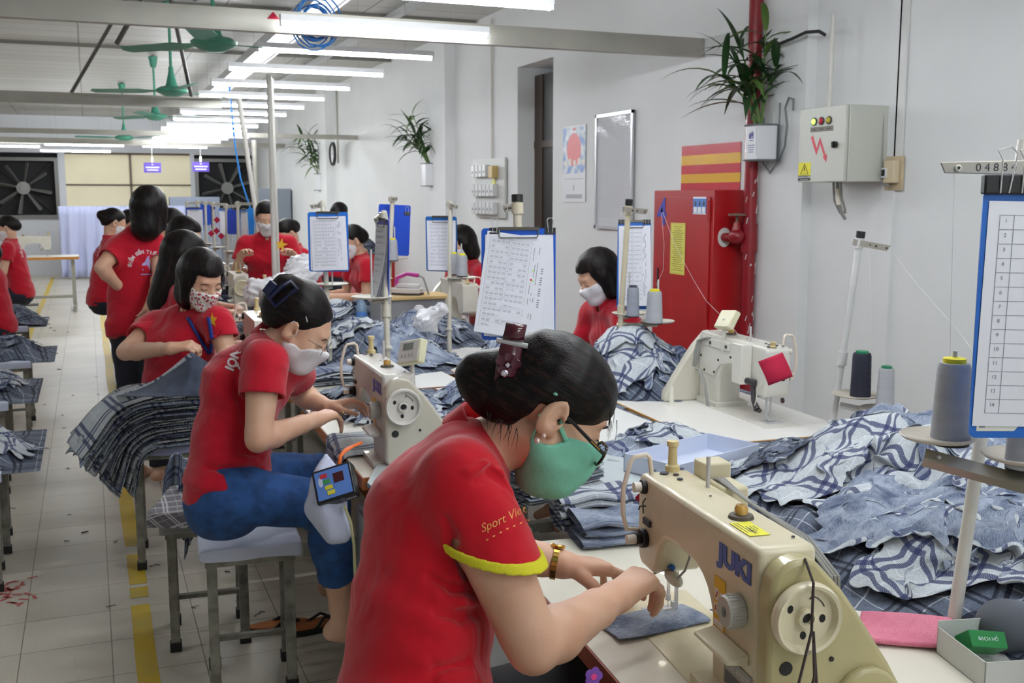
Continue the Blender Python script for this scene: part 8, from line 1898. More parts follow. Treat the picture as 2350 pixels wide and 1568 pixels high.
# white plastic bags
for i, (px, py, D_, s, lb) in enumerate(((685, 635, 6.6, 0.24, 'large crumpled white plastic bag beside the upright pole'), (610, 668, 6.2, 0.15, 'small white plastic sheet left of the upright pole'), (985, 720, 5.6, 0.12, 'clear crumpled plastic bag beside the white thread cone'))):
 c = at_d(px, py, D_); S = SDF(c - Vector((s, s, s)), c + Vector((s, s, s)), 0.012); rb = random.Random(i + 5)
 for k in range(7): q = c + Vector((rb.uniform(-.45, .45), rb.uniform(-.4, .4), rb.uniform(-.55, .3))) * s; S.ell(q, (s * rb.uniform(.25, .45),) * 3, k=0.03)
 S.disp(lambda X, Y, Z: 0.010 * np.sin(60 * X + 4 * np.sin(30 * Z)) * np.sin(55 * Z + 3 * np.sin(40 * Y)) + 0.006 * np.sin(120 * Y + 90 * Z)); S.plane((0, 0, TZ + 0.04), (0, 0, -1))
 o = S.build('plastic_bag', mat('white_bag', (236, 236, 240), rough=0.25, trans=0.15), smooth_it=0); o.data.shade_flat(); tag(o, lb, 'plastic bag')
# left aisle: tables with heaps
for i, (px, py, D_, n) in enumerate(((-20, 720, 5.9, 7), (38, 672, 7.3, 7), (38, 622, 9.2, 6), (-45, 850, 4.5, 5))):
 c = at_d(px, py, D_); heap_at(c.x - 0.05, c.y, 0.2, 0.3, 0.16, n, ['grey plaid garment in the left-hand heap at the frame edge', 'grey plaid garment heaped on the left stools', 'grey plaid garment on the left stools nearest the seated women', 'dark plaid garment low at the left frame edge'][i], ['left heap at the edge', 'left heap on stools', 'left heap near the women', 'left low heap'][i], 300 + i, base=0.50, nn=22, size=(0.5, 0.4), fabs=[(F_MID, F_DARK), (F_DARK, F_MID), (F_LIGHT, F_MID)])
 for k in range(2): stool('grey work stool under the left-hand cloth heaps', c.x - 0.1, c.y - 0.25 + 0.5 * k, 0.05, w=0.32, h=0.50, group='left-hand stools')
stool('grey work stool with a lavender cover further up the left side', at_z(85, 640, 0).x - 0.15, 11.0, 0, group='left-hand stools')
table('orange-edged table with a machine beyond the left-hand women', Matrix.Translation((-1.75, 15.8, 0)), 1.6, 0.6, edge=(212, 140, 60))
for i, (x, y) in enumerate(((0.28, 8.0), (0.3, 9.5), (0.3, 11.2))): stool(['grey stool beyond the standing woman', 'grey stool of the woman with a bun', 'furthest grey stool on the right of the aisle'][i], x, y, 0, cover=(110, 110, 118), group='stools along the aisle')
b = MB(); b.box((0, 0, 0), (1.0, 0.3, 1.6)); o = b.build('steel_cupboard', mat('cupboard_blue', (150, 160, 180), rough=0.5), bevel=0.01); o.location = (at_y(425, 480, 22.8).x - 0.3, 22.8, 0); tag(o, 'blue-grey cupboard behind the far clipboards', 'cupboard')
b = MB(); b.box((0, 0, 0), (0.6, 0.5, 1.75)); o = b.build('steel_cabinet', mat('cabinet_steel', (132, 140, 152), rough=0.4), bevel=0.01); o.location = (at_y(592, 470, 19.5).x, 19.5, 0); tag(o, 'grey steel cabinet behind the upright poles, at the wall', 'cabinet')
b = MB(); b.box((0, 0, 0), (0.5, 0.4, 0.9)); o = b.build('red_bin', red); o.location = (3.0, 12.6, 0.0); tag(o, 'red box against the wall under a dark garment pile', 'box')
heap_at(3.2, 12.8, 0.12, 0.15, 0.2, 5, 'dark garment stacked on the red box by the wall', 'dark garments on the red box', 400, base=0.92, nn=18, size=(0.45, 0.4), fabs=[(F_SLATE, F_DARK), (F_DARK, F_SLATE)])
# ================================================================== stands, cones, clipboards, small machines
def uv(px, py, D): return at_d(px, py, D)
G1 = 'thread stands'
# A: right foreground
sA, pA = stand('white leaning thread stand at the right, with two plates and a numbered top arm', (1.50, 1.46, TZ), at_d(2352, 322, 1.93), [(0.66, 0, 0), (0.66, 0, 0)], at_d(2160, 385, 1.9) - at_d(2350, 385, 1.9), arm_len=0.155, col=(222, 220, 212), cap=False, plate_r=0.002, pole_r=0.0125)
for c in [c for c in sA.children if c.name.startswith(('spool_plate', 'bracket', 'guide_arm', 'guide_eye', 'clamp'))]:
 for d in list(c.children): bpy.data.objects.remove(d)
 bpy.data.objects.remove(c)
def plate_on(t, c, r=0.067, col=(190, 182, 168), sp=None):
 b = MB(Matrix.Translation(c - t.location)); b.lathe([(0, -0.004), (0.02, -0.004), (r * 0.9, 0.0), (r, 0.006), (r * 0.97, 0.008), (r * 0.85, 0.003), (0.012, 0.001), (0, 0.001)], 48); pl = b.build('spool_plate', mat('plate_tan', col, rough=0.45, noise=0.1, nscale=20), t)
 b = MB(); c2 = (sp or c) - t.location; b.cyl(c2, c2 + Vector((0, 0, 0.165)), 0.004, n=12); b.build('spindle', mat('steel', (190, 190, 190)), pl)
ca, cb = at_d(2152, 1006, 1.9), at_d(2345, 1052, 1.84)
plate_on(sA, ca, sp=at_d(2180, 1012, 1.9)); plate_on(sA, cb, sp=at_d(2350, 1070, 1.82))
b = MB(); d0 = at_d(2120, 1050, 1.88) - sA.location; d1 = at_d(2420, 1130, 1.80) - sA.location; b.tube([d0, d1], 0.017, 4, flat=(0, 0, 1)); b.build('plate_bracket', mat('bracket_steel', (150, 144, 130), rough=0.4, metal=0.5), sA)
b = MB(); 
for q in ((2155, 1050), (2340, 1108)): p = at_d(q[0], q[1], 1.86) - sA.location; b.ell(p, (0.004,) * 3, n=8, m=6)
b.each('screw', mat('steel', (190, 190, 190)), sA)
e0, e1 = at_d(2157, 386, 1.86), at_d(2420, 384, 1.84); AF = frame(lerp(e0, e1, 0.5), x=e1 - e0, y=(0, 0, 1)); Lh = (e1 - e0).length / 2
iv = Matrix.Translation(-sA.location)
b = MB(iv @ AF); b.prism([(-Lh, 0.010), (-Lh + 0.008, -0.009), (Lh, -0.014), (Lh, 0.014)], -0.003, 0.003); b.build('top_arm', mat('arm_steel', (176, 172, 160)), sA, bevel=0.0015)
b = MB(iv @ AF); b.lathe([(0.003, 0.003), (0.005, 0.004), (0.006, 0.007), (0.003, 0.008)], 16, Matrix.Translation((-Lh + 0.03, 0, 0))); b.build('eyelet', mat('eyelet_cream', (206, 208, 190), rough=0.3), sA)
text('arm_number', '04884', 0.020, iv @ AF @ Matrix.Translation((-Lh + 0.095, 0.0, 0.0034)), mat('dark_steel', (52, 50, 52)), sA, extrude=0.0001, spacing=1.5)
UPM = lambda p: Matrix.Translation(p)
cone('grey thread cone with a yellow core on the right foreground stand', UPM(at_d(2180, 1016, 1.9)), h=0.147, r0=0.0345, r1=0.0285)
cone('second grey cone on the right foreground stand, cut by the frame', UPM(at_d(2350, 1075, 1.82)), h=0.14, r0=0.032, r1=0.027)
CF_ = frame(at_d(2412, 432, 1.70), x=(cos(YAW), -sin(YAW), 0.0), y=Vector((0.19 * cos(YAW), -0.19 * sin(YAW), 1)))
clipboard('large blue clipboard with a numbered sheet hanging at the right frame edge', CF_, w=0.22, h=0.415, col=(26, 100, 190), papers=1, curl=0.004, lines=14, nums=True, sticker=True, back=True, seed=4)
t = [o for o in COL.objects if o.name.startswith('clipboard')][-1]
bt = thing('binder_clip', 'large black binder clip holding the right-hand clipboard to the steel arm', 'clip', CF_.translation, rot=CF_.to_euler())
b = MB(); b.prism([(-0.010, 0.018), (0.010, 0.018), (0.006, -0.012), (-0.006, -0.012)], -0.115, 0.03, frame((0, 0, 0), x=(0, 0, 1), z=(1, 0, 0)) @ Matrix.Rotation(0, 4, 'Z'), axis='z'); 
b.bm.free(); b = MB(); b.box((-0.112, -0.010, -0.008), (0.04, 0.022, 0.010)); b.build('jaw', mat('black_plastic', (22, 22, 24)), bt, bevel=0.003)
for x in (-0.085, -0.05): b = MB(); b.tube([(x - 0.002, -0.008, 0.011), (x - 0.002, 0.045, 0.014), (x - 0.010, 0.06, 0.012), (x + 0.012, 0.066, 0.012), (x + 0.022, 0.055, 0.012), (x + 0.012, -0.008, 0.011)], 0.0014, 6); b.build('handle', mat('steel', (190, 190, 190)), bt)
# B: on the wall table, right
sB, pB = stand('white thread stand with dark and pale cones, against the plain white wall', (2.505, 3.06, TZ), at_d(1974, 545, 3.76), [], at_d(2040, 560, 3.76) - at_d(1974, 548, 3.8), arm_len=0.11, col=(200, 200, 198), plate_r=0.075, pole_r=0.012, collar_h=0.36)
plate_on(sB, at_d(1965, 908, 3.76), 0.085, (206, 204, 198), at_d(1976, 908, 3.74)); plate_on(sB, at_d(2028, 942, 3.7), 0.085, (206, 204, 198), at_d(2032, 940, 3.68))
b = MB(); p1 = at_d(1928, 930, 3.78) - sB.location; b.tube([p1, at_d(2060, 958, 3.68) - sB.location], 0.012, 4, flat=(0, 0, 1)); b.build('plate_bracket', mat('stand_200', (200, 200, 198)), sB)
def cone_px(label, px, pb, D_, **k): return cone(label, UPM(at_d(px, pb, D_)), **k)
cone('near-black navy thread cone on the stand against the white wall', frame(at_d(1974, 912, 3.74), z=(0.03, 0, 1), x=(1, 0, 0)), h=0.16, r0=0.036, r1=0.032, col=(30, 32, 50), top=(40, 130, 90))
cone('slim pale grey thread cone with a green rim on the stand against the white wall', frame(at_d(2030, 945, 3.68), z=(0.04, 0, 1), x=(1, 0, 0)), h=0.155, r0=0.032, r1=0.026, col=(176, 178, 182), top=(40, 130, 90))
# C: left of the red cabinet
sC, pC = stand('cream thread stand with two grey cones in front of the red cabinet', (2.13, 4.06, TZ), at_d(1443, 470, 4.4), [(0.40, 0.05, 0.02), (0.36, 0.15, -0.06)], at_d(1520, 483, 4.3) - at_d(1443, 475, 4.5), arm_len=0.155, col=(204, 194, 168), plate_r=0.075, pole_r=0.012, collar_h=0.43)
cone('slim grey thread cone with a dark rim before the red cabinet', UPM(at_d(1452, 726, 4.5)), h=0.125, r0=0.028, r1=0.025, col=(150, 154, 166), top=(60, 60, 80))
cone('larger grey thread cone with a yellow core before the red cabinet', UPM(at_d(1501, 742, 4.4)), h=0.135, r0=0.036, r1=0.03)
# main clipboard stand
sM, pM = stand('cream thread stand behind the large central clipboard', at_d(1193, 830, 3.42) + Vector((0, 0, -0.25)), at_d(1187, 462, 3.4), [], at_d(1135, 482, 3.2) - at_d(1187, 475, 3.4), arm_len=0.085, col=(206, 196, 170), pole_r=0.014)
CFm = frame(at_d(1190, 524, 3.3), x=(cos(YAW) + 0.02, -sin(YAW), 0.0), y=Vector((-0.025, 0.03, 1)))
clipboard('large blue clipboard with curling printed sheets, hanging right at the centre', CFm, w=0.235, h=0.355, col=(22, 86, 190), papers=3, curl=0.05, lines=17, tilt=-0.15, binder=((-0.075, -0.004), (0.10, -0.004)), seed=2, title=True)
b = MB(Matrix.Translation(at_d(1192, 812, 3.4))); b.lathe([(0, -0.006), (0.075, 0), (0.08, 0.008), (0, 0.003)], 32); o = b.build('x', mat('plate_cream', (198, 192, 178))); o.name = 'spool_plate'; o.parent = sM; o.matrix_basis = Matrix.Translation(-sM.location)
# stand of machine B with the edge-on clipboard
s4, p4 = stand('thin cream thread stand rising behind the grey machine with the tilted panel', at_d(889, 800, 3.95), at_d(880, 485, 4.1), [(0.36, -0.05, 0.02)], at_d(853, 512, 4.0) - at_d(880, 490, 4.2), arm_len=0.10, col=(196, 192, 178), plate_r=0.08, pole_r=0.0115, cap=False, collar_h=0.27)
b = MB(); b.cyl((0, 0, -(at_d(889, 800, 3.95).z - TZ)), (0, 0, 0), 0.0115, n=14); b.build('pole_foot', mat('stand_196', (196, 192, 178)), s4)
clipboard('blue clipboard with a thick fold of papers seen edge-on beside the thin stand', frame(at_d(878, 503, 4.05), x=(0.02, -1, 0), y=(0.02, 0, 1)), w=0.18, h=0.33, col=(40, 70, 190), papers=4, curl=0.05, lines=12, seed=6)
# clipboard W (white sheet left of the wall women)
s5, p5 = stand('thread stand behind the white-sheeted clipboard left of centre', at_d(756, 800, 5.1), at_d(740, 462, 5.35), [(0.42, 0.03, 0.0)], at_d(712, 472, 5.3) - at_d(740, 468, 5.4), arm_len=0.09, col=(196, 190, 170), plate_r=0.08, pole_r=0.012, cap=False)
b = MB(); b.cyl((0, 0, -(at_d(756, 800, 5.1).z - TZ)), (0, 0, 0), 0.012, n=12); b.build('pole_foot', mat('stand_196', (196, 190, 170)), s5)
clipboard('clipboard with a white printed sheet, left of the woman with short hair', frame(at_d(752, 487, 5.1), x=(cos(YAW), -sin(YAW), 0.0), y=(-0.01, 0.0, 1)), w=0.197, h=0.29, col=(40, 110, 200), papers=2, curl=0.012, lines=14, seed=9, tilt=0.02)
# back of blue board
s6, p6 = stand('thread stand in front of the plain blue clipboard back', at_d(893, 640, 6.1), at_d(901, 450, 6.1), [(0.24, 0.03, 0.0)], (0.2, -1, 0), arm_len=0.09, col=(196, 190, 170), plate_r=0.08, pole_r=0.013, cap=False)
b = MB(); b.cyl((0, 0, -(at_d(893, 640, 6.1).z - TZ)), (0, 0, 0), 0.012, n=12); b.build('pole_foot', mat('stand_196', (196, 190, 170)), s6)
cone('grey thread cone on the plate before the plain blue clipboard back', UPM(at_d(901, 598, 6.05)), h=0.12, r0=0.033, r1=0.028)
clipboard('plain blue back of a hanging clipboard, left of the wall planter', frame(at_d(906, 470, 6.2), x=(cos(YAW), -sin(YAW), -0.05), y=(-0.02, 0.0, 1)), w=0.19, h=0.30, col=(30, 74, 190), papers=0, back=True, binder=((0.075, -0.045),), seed=9)
# stand 7 with two cones
s7, p7 = stand('thread stand with a pair of grey cones, left of the central clipboard', at_d(1031, 757, 5.6), at_d(1034, 462, 5.6), [(0.40, 0.06, -0.02)], at_d(1066, 477, 5.5) - at_d(1034, 468, 5.6), arm_len=0.09, col=(196, 192, 178), plate_r=0.085, pole_r=0.012, cap=False)
b = MB(); b.cyl((0, 0, -(at_d(1031, 757, 5.6).z - TZ)), (0, 0, 0), 0.012, n=12); b.build('pole_foot', mat('stand_196', (196, 192, 178)), s7)
cone('grey thread cone, left of the pair on the middle stand', UPM(at_d(1042, 630, 5.62)), h=0.11, r0=0.029, r1=0.024)
cone('grey thread cone, right of the pair on the middle stand', UPM(at_d(1061, 634, 5.5)), h=0.11, r0=0.030, r1=0.026)
clipboard('half-turned clipboard with white sheets beside the pair of cones', frame(at_d(1012, 497, 5.7), x=(0.9, -0.9, 0.0), y=(-0.02, 0.0, 1)), w=0.19, h=0.30, col=(24, 96, 170), papers=2, curl=0.03, lines=12, seed=13)
clipboard('clipboard with a printed sheet hanging behind the cream stand by the red cabinet', frame(at_d(1456, 507, 4.7), x=(cos(YAW), -sin(YAW) + 0.05, 0.0), y=(-0.01, 0.0, 1)), w=0.15, h=0.40, col=(36, 100, 190), papers=2, curl=0.03, lines=16, seed=14, binder=((-0.055, 0.0), (0.055, 0.0)))
# far clipboards and stands
fc = [(446, 476, 9.4, 0.155, 0.22, 2, 0.0, 'white-sheeted clipboard furthest left in the far cluster'), (474, 466, 10.4, 0.13, 0.22, 0, 0.2, 'blue clipboard back behind the leftmost far sheet'), (489, 474, 9.0, 0.05, 0.19, 1, 0.9, 'narrow white sheet seen edge-on in the far cluster'), (517, 478, 9.0, 0.11, 0.22, 2, -0.2, 'tilted white sheets in the middle of the far cluster'), (536, 482, 8.2, 0.10, 0.19, 0, 0.0, 'square blue clipboard in the middle of the far cluster'), (560, 480, 8.0, 0.07, 0.21, 2, 0.7, 'white sheet turned sideways near the slanting pole'), (575, 478, 8.4, 0.05, 0.24, 0, 0.3, 'sky-blue clipboard beside the slanting pole')]
for i, (px, py, D_, w_, h_, pp, tw, lb) in enumerate(fc): clipboard(lb, frame(at_d(px, py, D_), x=(cos(YAW) , -sin(YAW) - tw, -0.03 * (i % 3)), y=(-0.01, 0.0, 1)), w=w_, h=h_, col=[(30, 74, 190), (30, 74, 190), (30, 74, 190), (60, 110, 210), (24, 70, 160), (90, 150, 220), (40, 140, 226)][i], papers=pp, curl=0.01, detail=False, back=pp == 0, seed=i)
for i, (px, D_, y0) in enumerate(((472, 9.6, 462), (490, 9.0, 464), (520, 8.4, 468), (546, 8.0, 462), (430, 10.2, 462), (454, 10.0, 460))):
 b_ = at_d(px, 560, D_); b_.z = TZ; stand(['far thread stand, third from the left', 'far thread stand beside the edge-on sheet', 'far thread stand before the tilted sheets', 'far thread stand right of the square blue board', 'leftmost far thread stand', 'second far thread stand from the left'][i], b_, at_d(px - 1, y0, D_), [(0.5, 0.04, 0.0)], (1, -0.3, 0), arm_len=0.12, col=(196, 190, 170), plate_r=0.07, pole_r=0.012, cap=False)
rc = random.Random(8)
for i in range(10):
 px = 468 + 13 * i + rc.uniform(-3, 3); D_ = 8.2 + rc.uniform(-0.6, 1.6); p = at_d(px, 545, D_)
 cone('white or grey thread cone in the far cluster of stands', UPM(Vector((p.x, p.y, TZ + 0.16 * (i % 2)))), h=0.11, r0=0.036, r1=0.03, col=[(206, 208, 206), (190, 170, 130), (168, 170, 176)][i % 3], top=(226, 220, 206), group='cones in the far cluster')
 m_ = MB(); b0 = p.copy()
# smaller machines further up the tables
def juki_at(label, px, py, z, rz, **k):
 p = at_z(px, py, z) if isinstance(px, int) and False else at_d(px, py, z); p.z = TZ
 return juki(label, Matrix.Translation(p) @ Matrix.Rotation(radians(rz), 4, 'Z'), lod=2, front=False, lampon=False, body=(218, 214, 200), cover=(208, 202, 186), motor=False, **k)
juki_at('pale sewing machine on the third aisle table, behind the navy hair claw', 585, 745, 5.0, -92)
juki_at('pale sewing machine seen from behind near the pair of cones', 1075, 712, 6.6, 88)
far = [(0.98, 6.55), (0.98, 7.9), (0.98, 9.2), (0.98, 10.6), (1.0, 11.9)]
for i, (x, y) in enumerate(far): juki(['pale sewing machine in the row beyond the third table', 'pale sewing machine two tables beyond', 'pale sewing machine beside the far sheets', 'pale sewing machine in the far cluster', 'furthest pale sewing machine of the aisle row'][i], Matrix.Translation((x, y, TZ)) @ Matrix.Rotation(radians(-92), 4, 'Z'), lod=2, front=False, lampon=False, body=(218, 214, 200), cover=(208, 202, 186), motor=False)
for i, (x, y) in enumerate(((1.75, 9.0), (1.8, 10.3), (1.8, 11.6))): juki(['pale machine in the centre far cluster, nearest of three', 'pale machine in the centre far cluster, middle', 'pale machine in the centre far cluster, furthest'][i], Matrix.Translation((x, y, TZ)) @ Matrix.Rotation(radians(88), 4, 'Z'), lod=2, front=False, lampon=False, body=(222, 218, 206), cover=(208, 202, 186), motor=False)
juki('pale sewing machine on the orange-edged table at the far left', Matrix.Translation((-0.55, 16.0, TZ)) @ Matrix.Rotation(radians(180), 4, 'Z'), lod=2, front=False, lampon=False, body=(226, 222, 210), cover=(208, 202, 186), motor=False)
juki('sewing machine at the left edge beyond the ponytail woman', Matrix.Translation((-1.3, 12.0, TZ + 0.1)) @ Matrix.Rotation(radians(180), 4, 'Z'), lod=2, front=False, lampon=False, body=(226, 216, 180), cover=(208, 202, 186), motor=False)
rs = [(498, 505), (497, 530), (485, 536), (562, 540), (508, 542)]
for i, (px, py) in enumerate(rs):
 F_ = frame(at_d(px, py, 8.6), x=(0.7, -0.3, 0.7), y=(-0.7, 0.3, 0.7)); b = MB(); b.box((-0.02, -0.02, 0), (0.02, 0.02, 0.004)); o = b.build('cloth_tag', mat('red_cloth', (176, 24, 60))); o.matrix_basis = F_; tag(o, 'small red cloth square hung on a far machine', 'cloth tag', 'red cloth squares on far machines')
c0 = at_d(1780, 847, 3.30); F_ = frame(c0, z=-Vector(ray(1780, 847)) + Vector((-.3, 0, 0)) * 900, x=at_d(1800, 820, 3.3) - at_d(1752, 838, 3.3)) @ Matrix.Diagonal((0.98, 0.98, 1, 1)); b = MB(); n = 8
for i in range(n):
 b.quad((-0.042, -0.042 + 0.084 * i / n, 0.006 * sin(i * 0.6)), (0.042, -0.042 + 0.084 * i / n, 0.004 * sin(i * 0.6)), (0.042, -0.042 + 0.084 * (i + 1) / n, 0.004 * sin((i + 1) * 0.6)), (-0.042, -0.042 + 0.084 * (i + 1) / n, 0.006 * sin((i + 1) * 0.6)))
bmesh.ops.remove_doubles(b.bm, verts=b.bm.verts, dist=1e-5); o = b.build('cloth_tag', mat('red_cloth', (176, 24, 60)), solid=0.002, smooth=80); o.matrix_basis = F_; tag(o, 'square red cloth hung on the head of the machine by the wall', 'cloth tag')
# bobbin peg, oilers and small items on the wall table
b = MB(); b.lathe([(0, 0), (0.014, 0), (0.013, 0.006), (0.0095, 0.01), (0.0075, 0.07), (0.005, 0.078), (0, 0.08)], 20); o = b.build('thread_peg', mat('peg_white', (226, 224, 210), rough=0.4)); o.location = at_z(1541, 932, TZ); tag(o, 'small white peg standing before the machine by the wall', 'peg')
# iron, bottle, board, white cone
t = thing('iron', 'white electric iron with a magenta handle standing on the ironing pad', 'iron', at_z(925, 672, 0.84), radians(60)); t.location = at_d(935, 676, 6.3)
so = [(0.13, 0), (0.08, 0.035), (0.0, 0.052), (-0.09, 0.052), (-0.10, 0.0), (-0.09, -0.052), (0.0, -0.052), (0.08, -0.035)]
b = MB(); b.prism(so, 0, 0.008); b.build('soleplate', mat('dark_steel', (52, 50, 52)), t); b = MB(); b.prism([(x * 0.95, y * 0.95) for x, y in so], 0.008, 0.04); b.prism([(x * 0.7 - 0.01, y * 0.6) for x, y in so], 0.04, 0.065); b.build('iron_body', mat('iron_white', (226, 222, 220), rough=0.3), t, bevel=0.006)
b = MB(); b.tube([(0.07, 0, 0.055), (0.06, 0, 0.10), (0.0, 0, 0.125), (-0.07, 0, 0.115)], 0.013, 10); b.build('handle', mat('magenta', (190, 60, 150), rough=0.3), t); b = MB(); b.tube([(-0.07, 0, 0.115), (-0.10, 0, 0.10), (-0.12, 0, 0.04), (-0.13, -0.03, -0.02)], 0.006, 8); b.build('cord', mat('grey_cable', (150, 150, 146)), t)
t.rotation_euler = (0, 0, radians(150))
b = MB(); b.box((-0.22, -0.14, -0.02), (0.22, 0.14, 0.0)); o = b.build('ironing_pad', mat('pad_tan', (206, 176, 120), rough=0.8), bevel=0.004); o.location = t.location + Vector((0.02, 0, -0.001)); tag(o, 'tan pad under the electric iron', 'ironing pad')
b = MB(); b.box((-0.2, -0.12, 0), (0.2, 0.12, max(0.01, t.location.z - 0.022 - TZ))); o = b.build('crate', mat('crate_grey', (150, 150, 152), rough=0.7)); o.location = (t.location.x, t.location.y, TZ); tag(o, 'low grey box under the ironing pad', 'box')
t = thing('water_bottle', 'blue-labelled clear water bottle beside the hanging clipboard', 'bottle', at_d(829, 682, 6.4)); t.location.z = TZ + 0.02
b = MB(); b.lathe([(0, 0), (0.032, 0), (0.034, 0.01), (0.033, 0.13), (0.026, 0.16), (0.013, 0.18), (0.013, 0.195), (0, 0.195)], 20); b.build('bottle_body', mat('bottle_clear', (170, 200, 226), rough=0.1, trans=0.5), t); b = MB(); b.lathe([(0, 0.195), (0.015, 0.195), (0.015, 0.215), (0, 0.215)], 16); b.build('cap', mat('cap_blue', (60, 140, 210)), t); b = MB(); b.lathe([(0.0345, 0.05), (0.0345, 0.11)], 20); b.build('bottle_label', mat('label_blue', (80, 130, 200)), t)
cone('bare white thread cone standing by the ironing pad', UPM(Vector((*at_d(962, 700, 6.0)[:2], TZ))), h=0.2, r0=0.036, r1=0.03, col=(226, 226, 226), top=(226, 226, 226))
# near small things
t = thing('card_box', 'small grey card box with a white rim at the bottom right corner', 'box', (1.46, 1.30, TZ), radians(-14)); cg = mat('card_grey', (196, 198, 194), rough=0.7)
b = MB(); b.box((-0.085, -0.075, 0), (0.085, 0.075, 0.002)); b.build('base', cg, t)
for (lo, hi) in (((-0.085, -0.075, 0), (-0.083, 0.075, 0.05)), ((0.083, -0.075, 0), (0.085, 0.075, 0.05)), ((-0.085, -0.075, 0), (0.085, -0.073, 0.05)), ((-0.085, 0.073, 0), (0.085, 0.075, 0.062))): b = MB(); b.box(lo, hi); b.build('side', cg, t)
t = thing('medicine_box', 'small green box with white lettering and a striped animal print, inside the card box', 'box', (1.435, 1.325, TZ + 0.026), radians(-20), rot=(radians(-38), radians(8), radians(-12)))
b = MB(); b.box((-0.036, -0.022, 0), (0.036, 0.022, 0.03)); b.build('carton', mat('box_green', (24, 128, 62), rough=0.4), t, bevel=0.001)
b = MB(); rg = random.Random(3)
for i in range(9): x = -0.03 + 0.0062 * i; b.tube([(x, -0.018, 0.0303), (x + 0.004, -0.012, 0.0303), (x + 0.002, -0.006 + 0.003 * sin(i), 0.0303)], 0.0012, 4)
b.each('stripe_print', mat('sign_white2', (226, 230, 236)), t)
TT = Matrix.Translation((0, 0.012, 0.0304)) @ Matrix.Rotation(pi, 4, 'Z'); text('box_lettering', 'BẠCH HỔ', 0.011, TT, mat('sign_white2', (226, 230, 236)), t, extrude=0.0001, bold=0.0002); text('box_lettering', 'HOẠT LẠC CAO', 0.006, TT @ Matrix.Translation((0, -0.009, 0)), mat('sign_white2', (226, 230, 236)), t, extrude=0.0001)
TT = Matrix.Translation((0, -0.0222, 0.015)) @ Matrix.Rotation(pi / 2, 4, 'X'); text('box_lettering', 'BẠCH HỔ', 0.009, TT, mat('sign_white2', (226, 230, 236)), t, extrude=0.0001)
pk_ = fabric('pink_knit', (222, 140, 160), (196, 104, 128), bands=False, heather=0.3); flat_cloth('pink ribbed cloth pouch lying behind the nearest machine', frame((1.40, 1.46, 0.777), x=(0.75, -0.62, 0), z=(0, 0, 1)), 0.17, 0.11, [pk_], wav=0.016, seed=21, name='pink_cloth', cat='cloth', thick=0.01, lift=0.012)
S = SDF((1.42, 1.2, 0.76), (1.78, 1.5, 0.92), 0.008); S.cap((1.52, 1.36, 0.82), (1.68, 1.28, 0.80), 0.05, 0.045, k=0.02); o = S.build('rolled_cloth', mat('slate_felt', (92, 96, 104), rough=0.95)); tag(o, 'rolled dark grey cloth behind the small card box', 'cloth')
# black cord on the balance wheel, snips
b = MB(); W = MA @ Vector((0.535, 0.0, 0.2)); k_ = Vector((0, 0, 0)); pts = [MA @ Vector((0.50, 0.005, 0.285)) , MA @ Vector((0.538, -0.002, 0.262)), MA @ Vector((0.545, -0.006, 0.19)), MA @ Vector((0.55, -0.03, 0.10)), MA @ Vector((0.55, -0.04, 0.06)), MA @ Vector((0.55, -0.022, 0.045)), MA @ Vector((0.548, 0.0, 0.12)), MA @ Vector((0.530, 0.006, 0.182)), MA @ Vector((0.55, 0.004, 0.10)), MA @ Vector((0.55, -0.012, 0.03)), MA @ Vector((0.54, -0.02, 0.003))]; p0 = pts[-1].copy()
sm_ = []
for i in range(len(pts) - 1):
 for q in range(4): sm_.append(lerp(pts[i], pts[i + 1], q / 4) - p0)
sm_.append(pts[-1] - p0); b.tube(sm_, 0.0022, 6); o = b.build('cord_loop', mat('cord_brown', (62, 50, 50), rough=0.7)); o.location = p0; tag(o, 'dark cord looped over the balance wheel of the nearest machine', 'cord')
t = thing('thread_snips', 'small black thread snips lying below the nearest machine', 'scissors', at_z(1590, 1556, TZ), radians(-40)); sk = mat('snips_black', (40, 40, 44), rough=0.3, metal=0.6)
for s in (-1, 1): b = MB(); b.prism([(0, 0), (0.05, s * 0.006), (0.11, s * 0.012), (0.11, s * 0.02), (0.045, s * 0.018), (0.0, s * 0.006)], 0.001, 0.004); b.build('blade', sk, t, bevel=0.0006)
t = thing('flower_sticker', 'flower sticker on the dark side of the table below the hands', 'sticker', at_d(1362, 1553, 1.55)); b = MB()
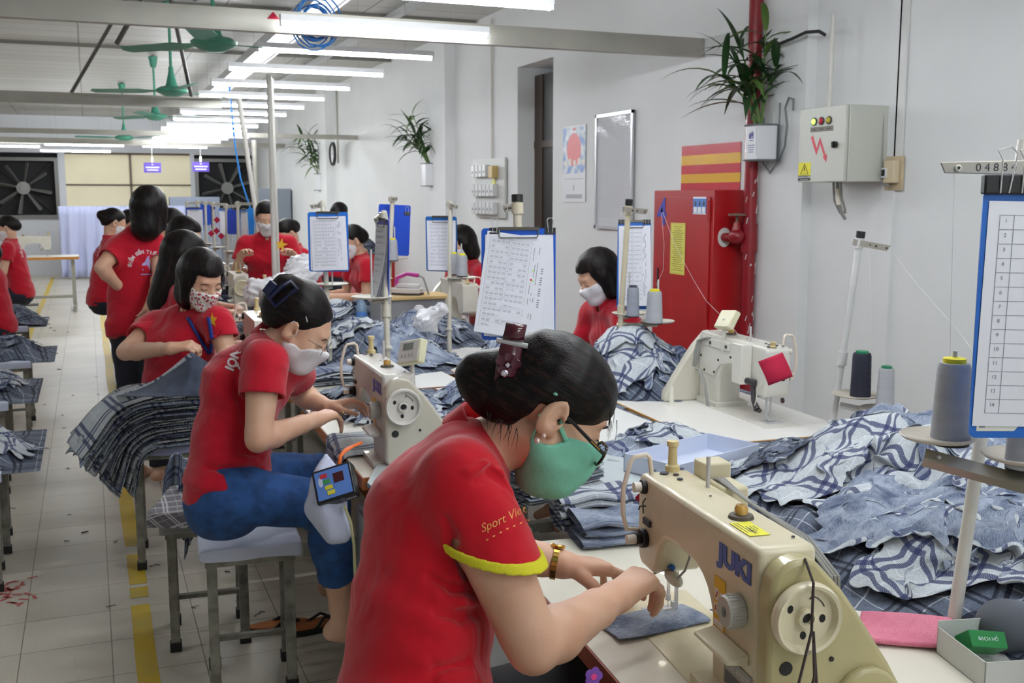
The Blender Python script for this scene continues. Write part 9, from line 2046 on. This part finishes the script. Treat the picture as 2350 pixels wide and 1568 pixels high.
for i in range(5): a = 2 * pi * i / 5; b.lathe([(0, 0), (0.007, 0), (0.007, 0.001), (0, 0.001)], 12, frame((0.008 * cos(a), 0, 0.008 * sin(a)), z=(-0.4, -0.9, 0.1), x=(1, 0, 0)))
b.build('petals', mat('petal_violet', (120, 70, 170)), t); b = MB(); b.lathe([(0, 0.001), (0.005, 0.001), (0.005, 0.002), (0, 0.002)], 12, frame((0, 0, 0), z=(-0.4, -0.9, 0.1), x=(1, 0, 0))); b.build('centre', mat('petal_pink', (220, 60, 130)), t)
# thread lines
def tl(label, pts, **k): thread_line('thread', label, [at_d(*p) for p in pts], **k)
tl('white thread from the cream stand down to the machine by the wall', [(1521, 487, 4.3), (1548, 560, 4.2), (1590, 640, 4.0), (1620, 690, 3.8), (1665, 735, 3.6), (1715, 790, 3.5)])
tl('thread hanging from the cream stand arm to its grey cone', [(1518, 488, 4.35), (1524, 560, 4.38), (1522, 620, 4.4), (1506, 655, 4.4)])
tl('thread running down from the arm against the white wall', [(1995, 560, 3.7), (1999, 700, 3.7), (1998, 808, 3.7)])
tl('thread slanting from the wall stand arm towards the foreground', [(2040, 568, 3.6), (2110, 660, 3.3), (2200, 760, 3.0), (2250, 830, 2.8)])
tl('thread from the right foreground arm to the grey cone', [(2190, 392, 1.88), (2186, 560, 1.89), (2182, 700, 1.9), (2180, 825, 1.9)])

b = MB(); b.box((-0.016, -0.016, 0), (0.016, 0.016, 0.003)); o = b.build('cloth_tag', mat('red_cloth', (176, 24, 60))); o.matrix_basis = frame(MA @ Vector((-0.052, -0.03, 0.225)), z=(-0.5, -0.8, 0.2), x=(0.6, -0.3, 0.7)); tag(o, 'tiny red cloth square at the head of the nearest machine', 'cloth tag')
for i in range(16):
 px = 470 + 9 * i + rc.uniform(-4, 4); p = at_d(px, 555, rc.uniform(7.6, 10.5)); cone('white plastic thread cone crowded at the foot of the far stands', UPM(Vector((p.x, p.y, TZ))), h=rc.uniform(0.12, 0.2), r0=0.036, r1=0.03, col=[(222, 220, 210), (206, 208, 206), (214, 204, 176)][i % 3], top=(226, 220, 206), group='white cones at the foot of the far stands')
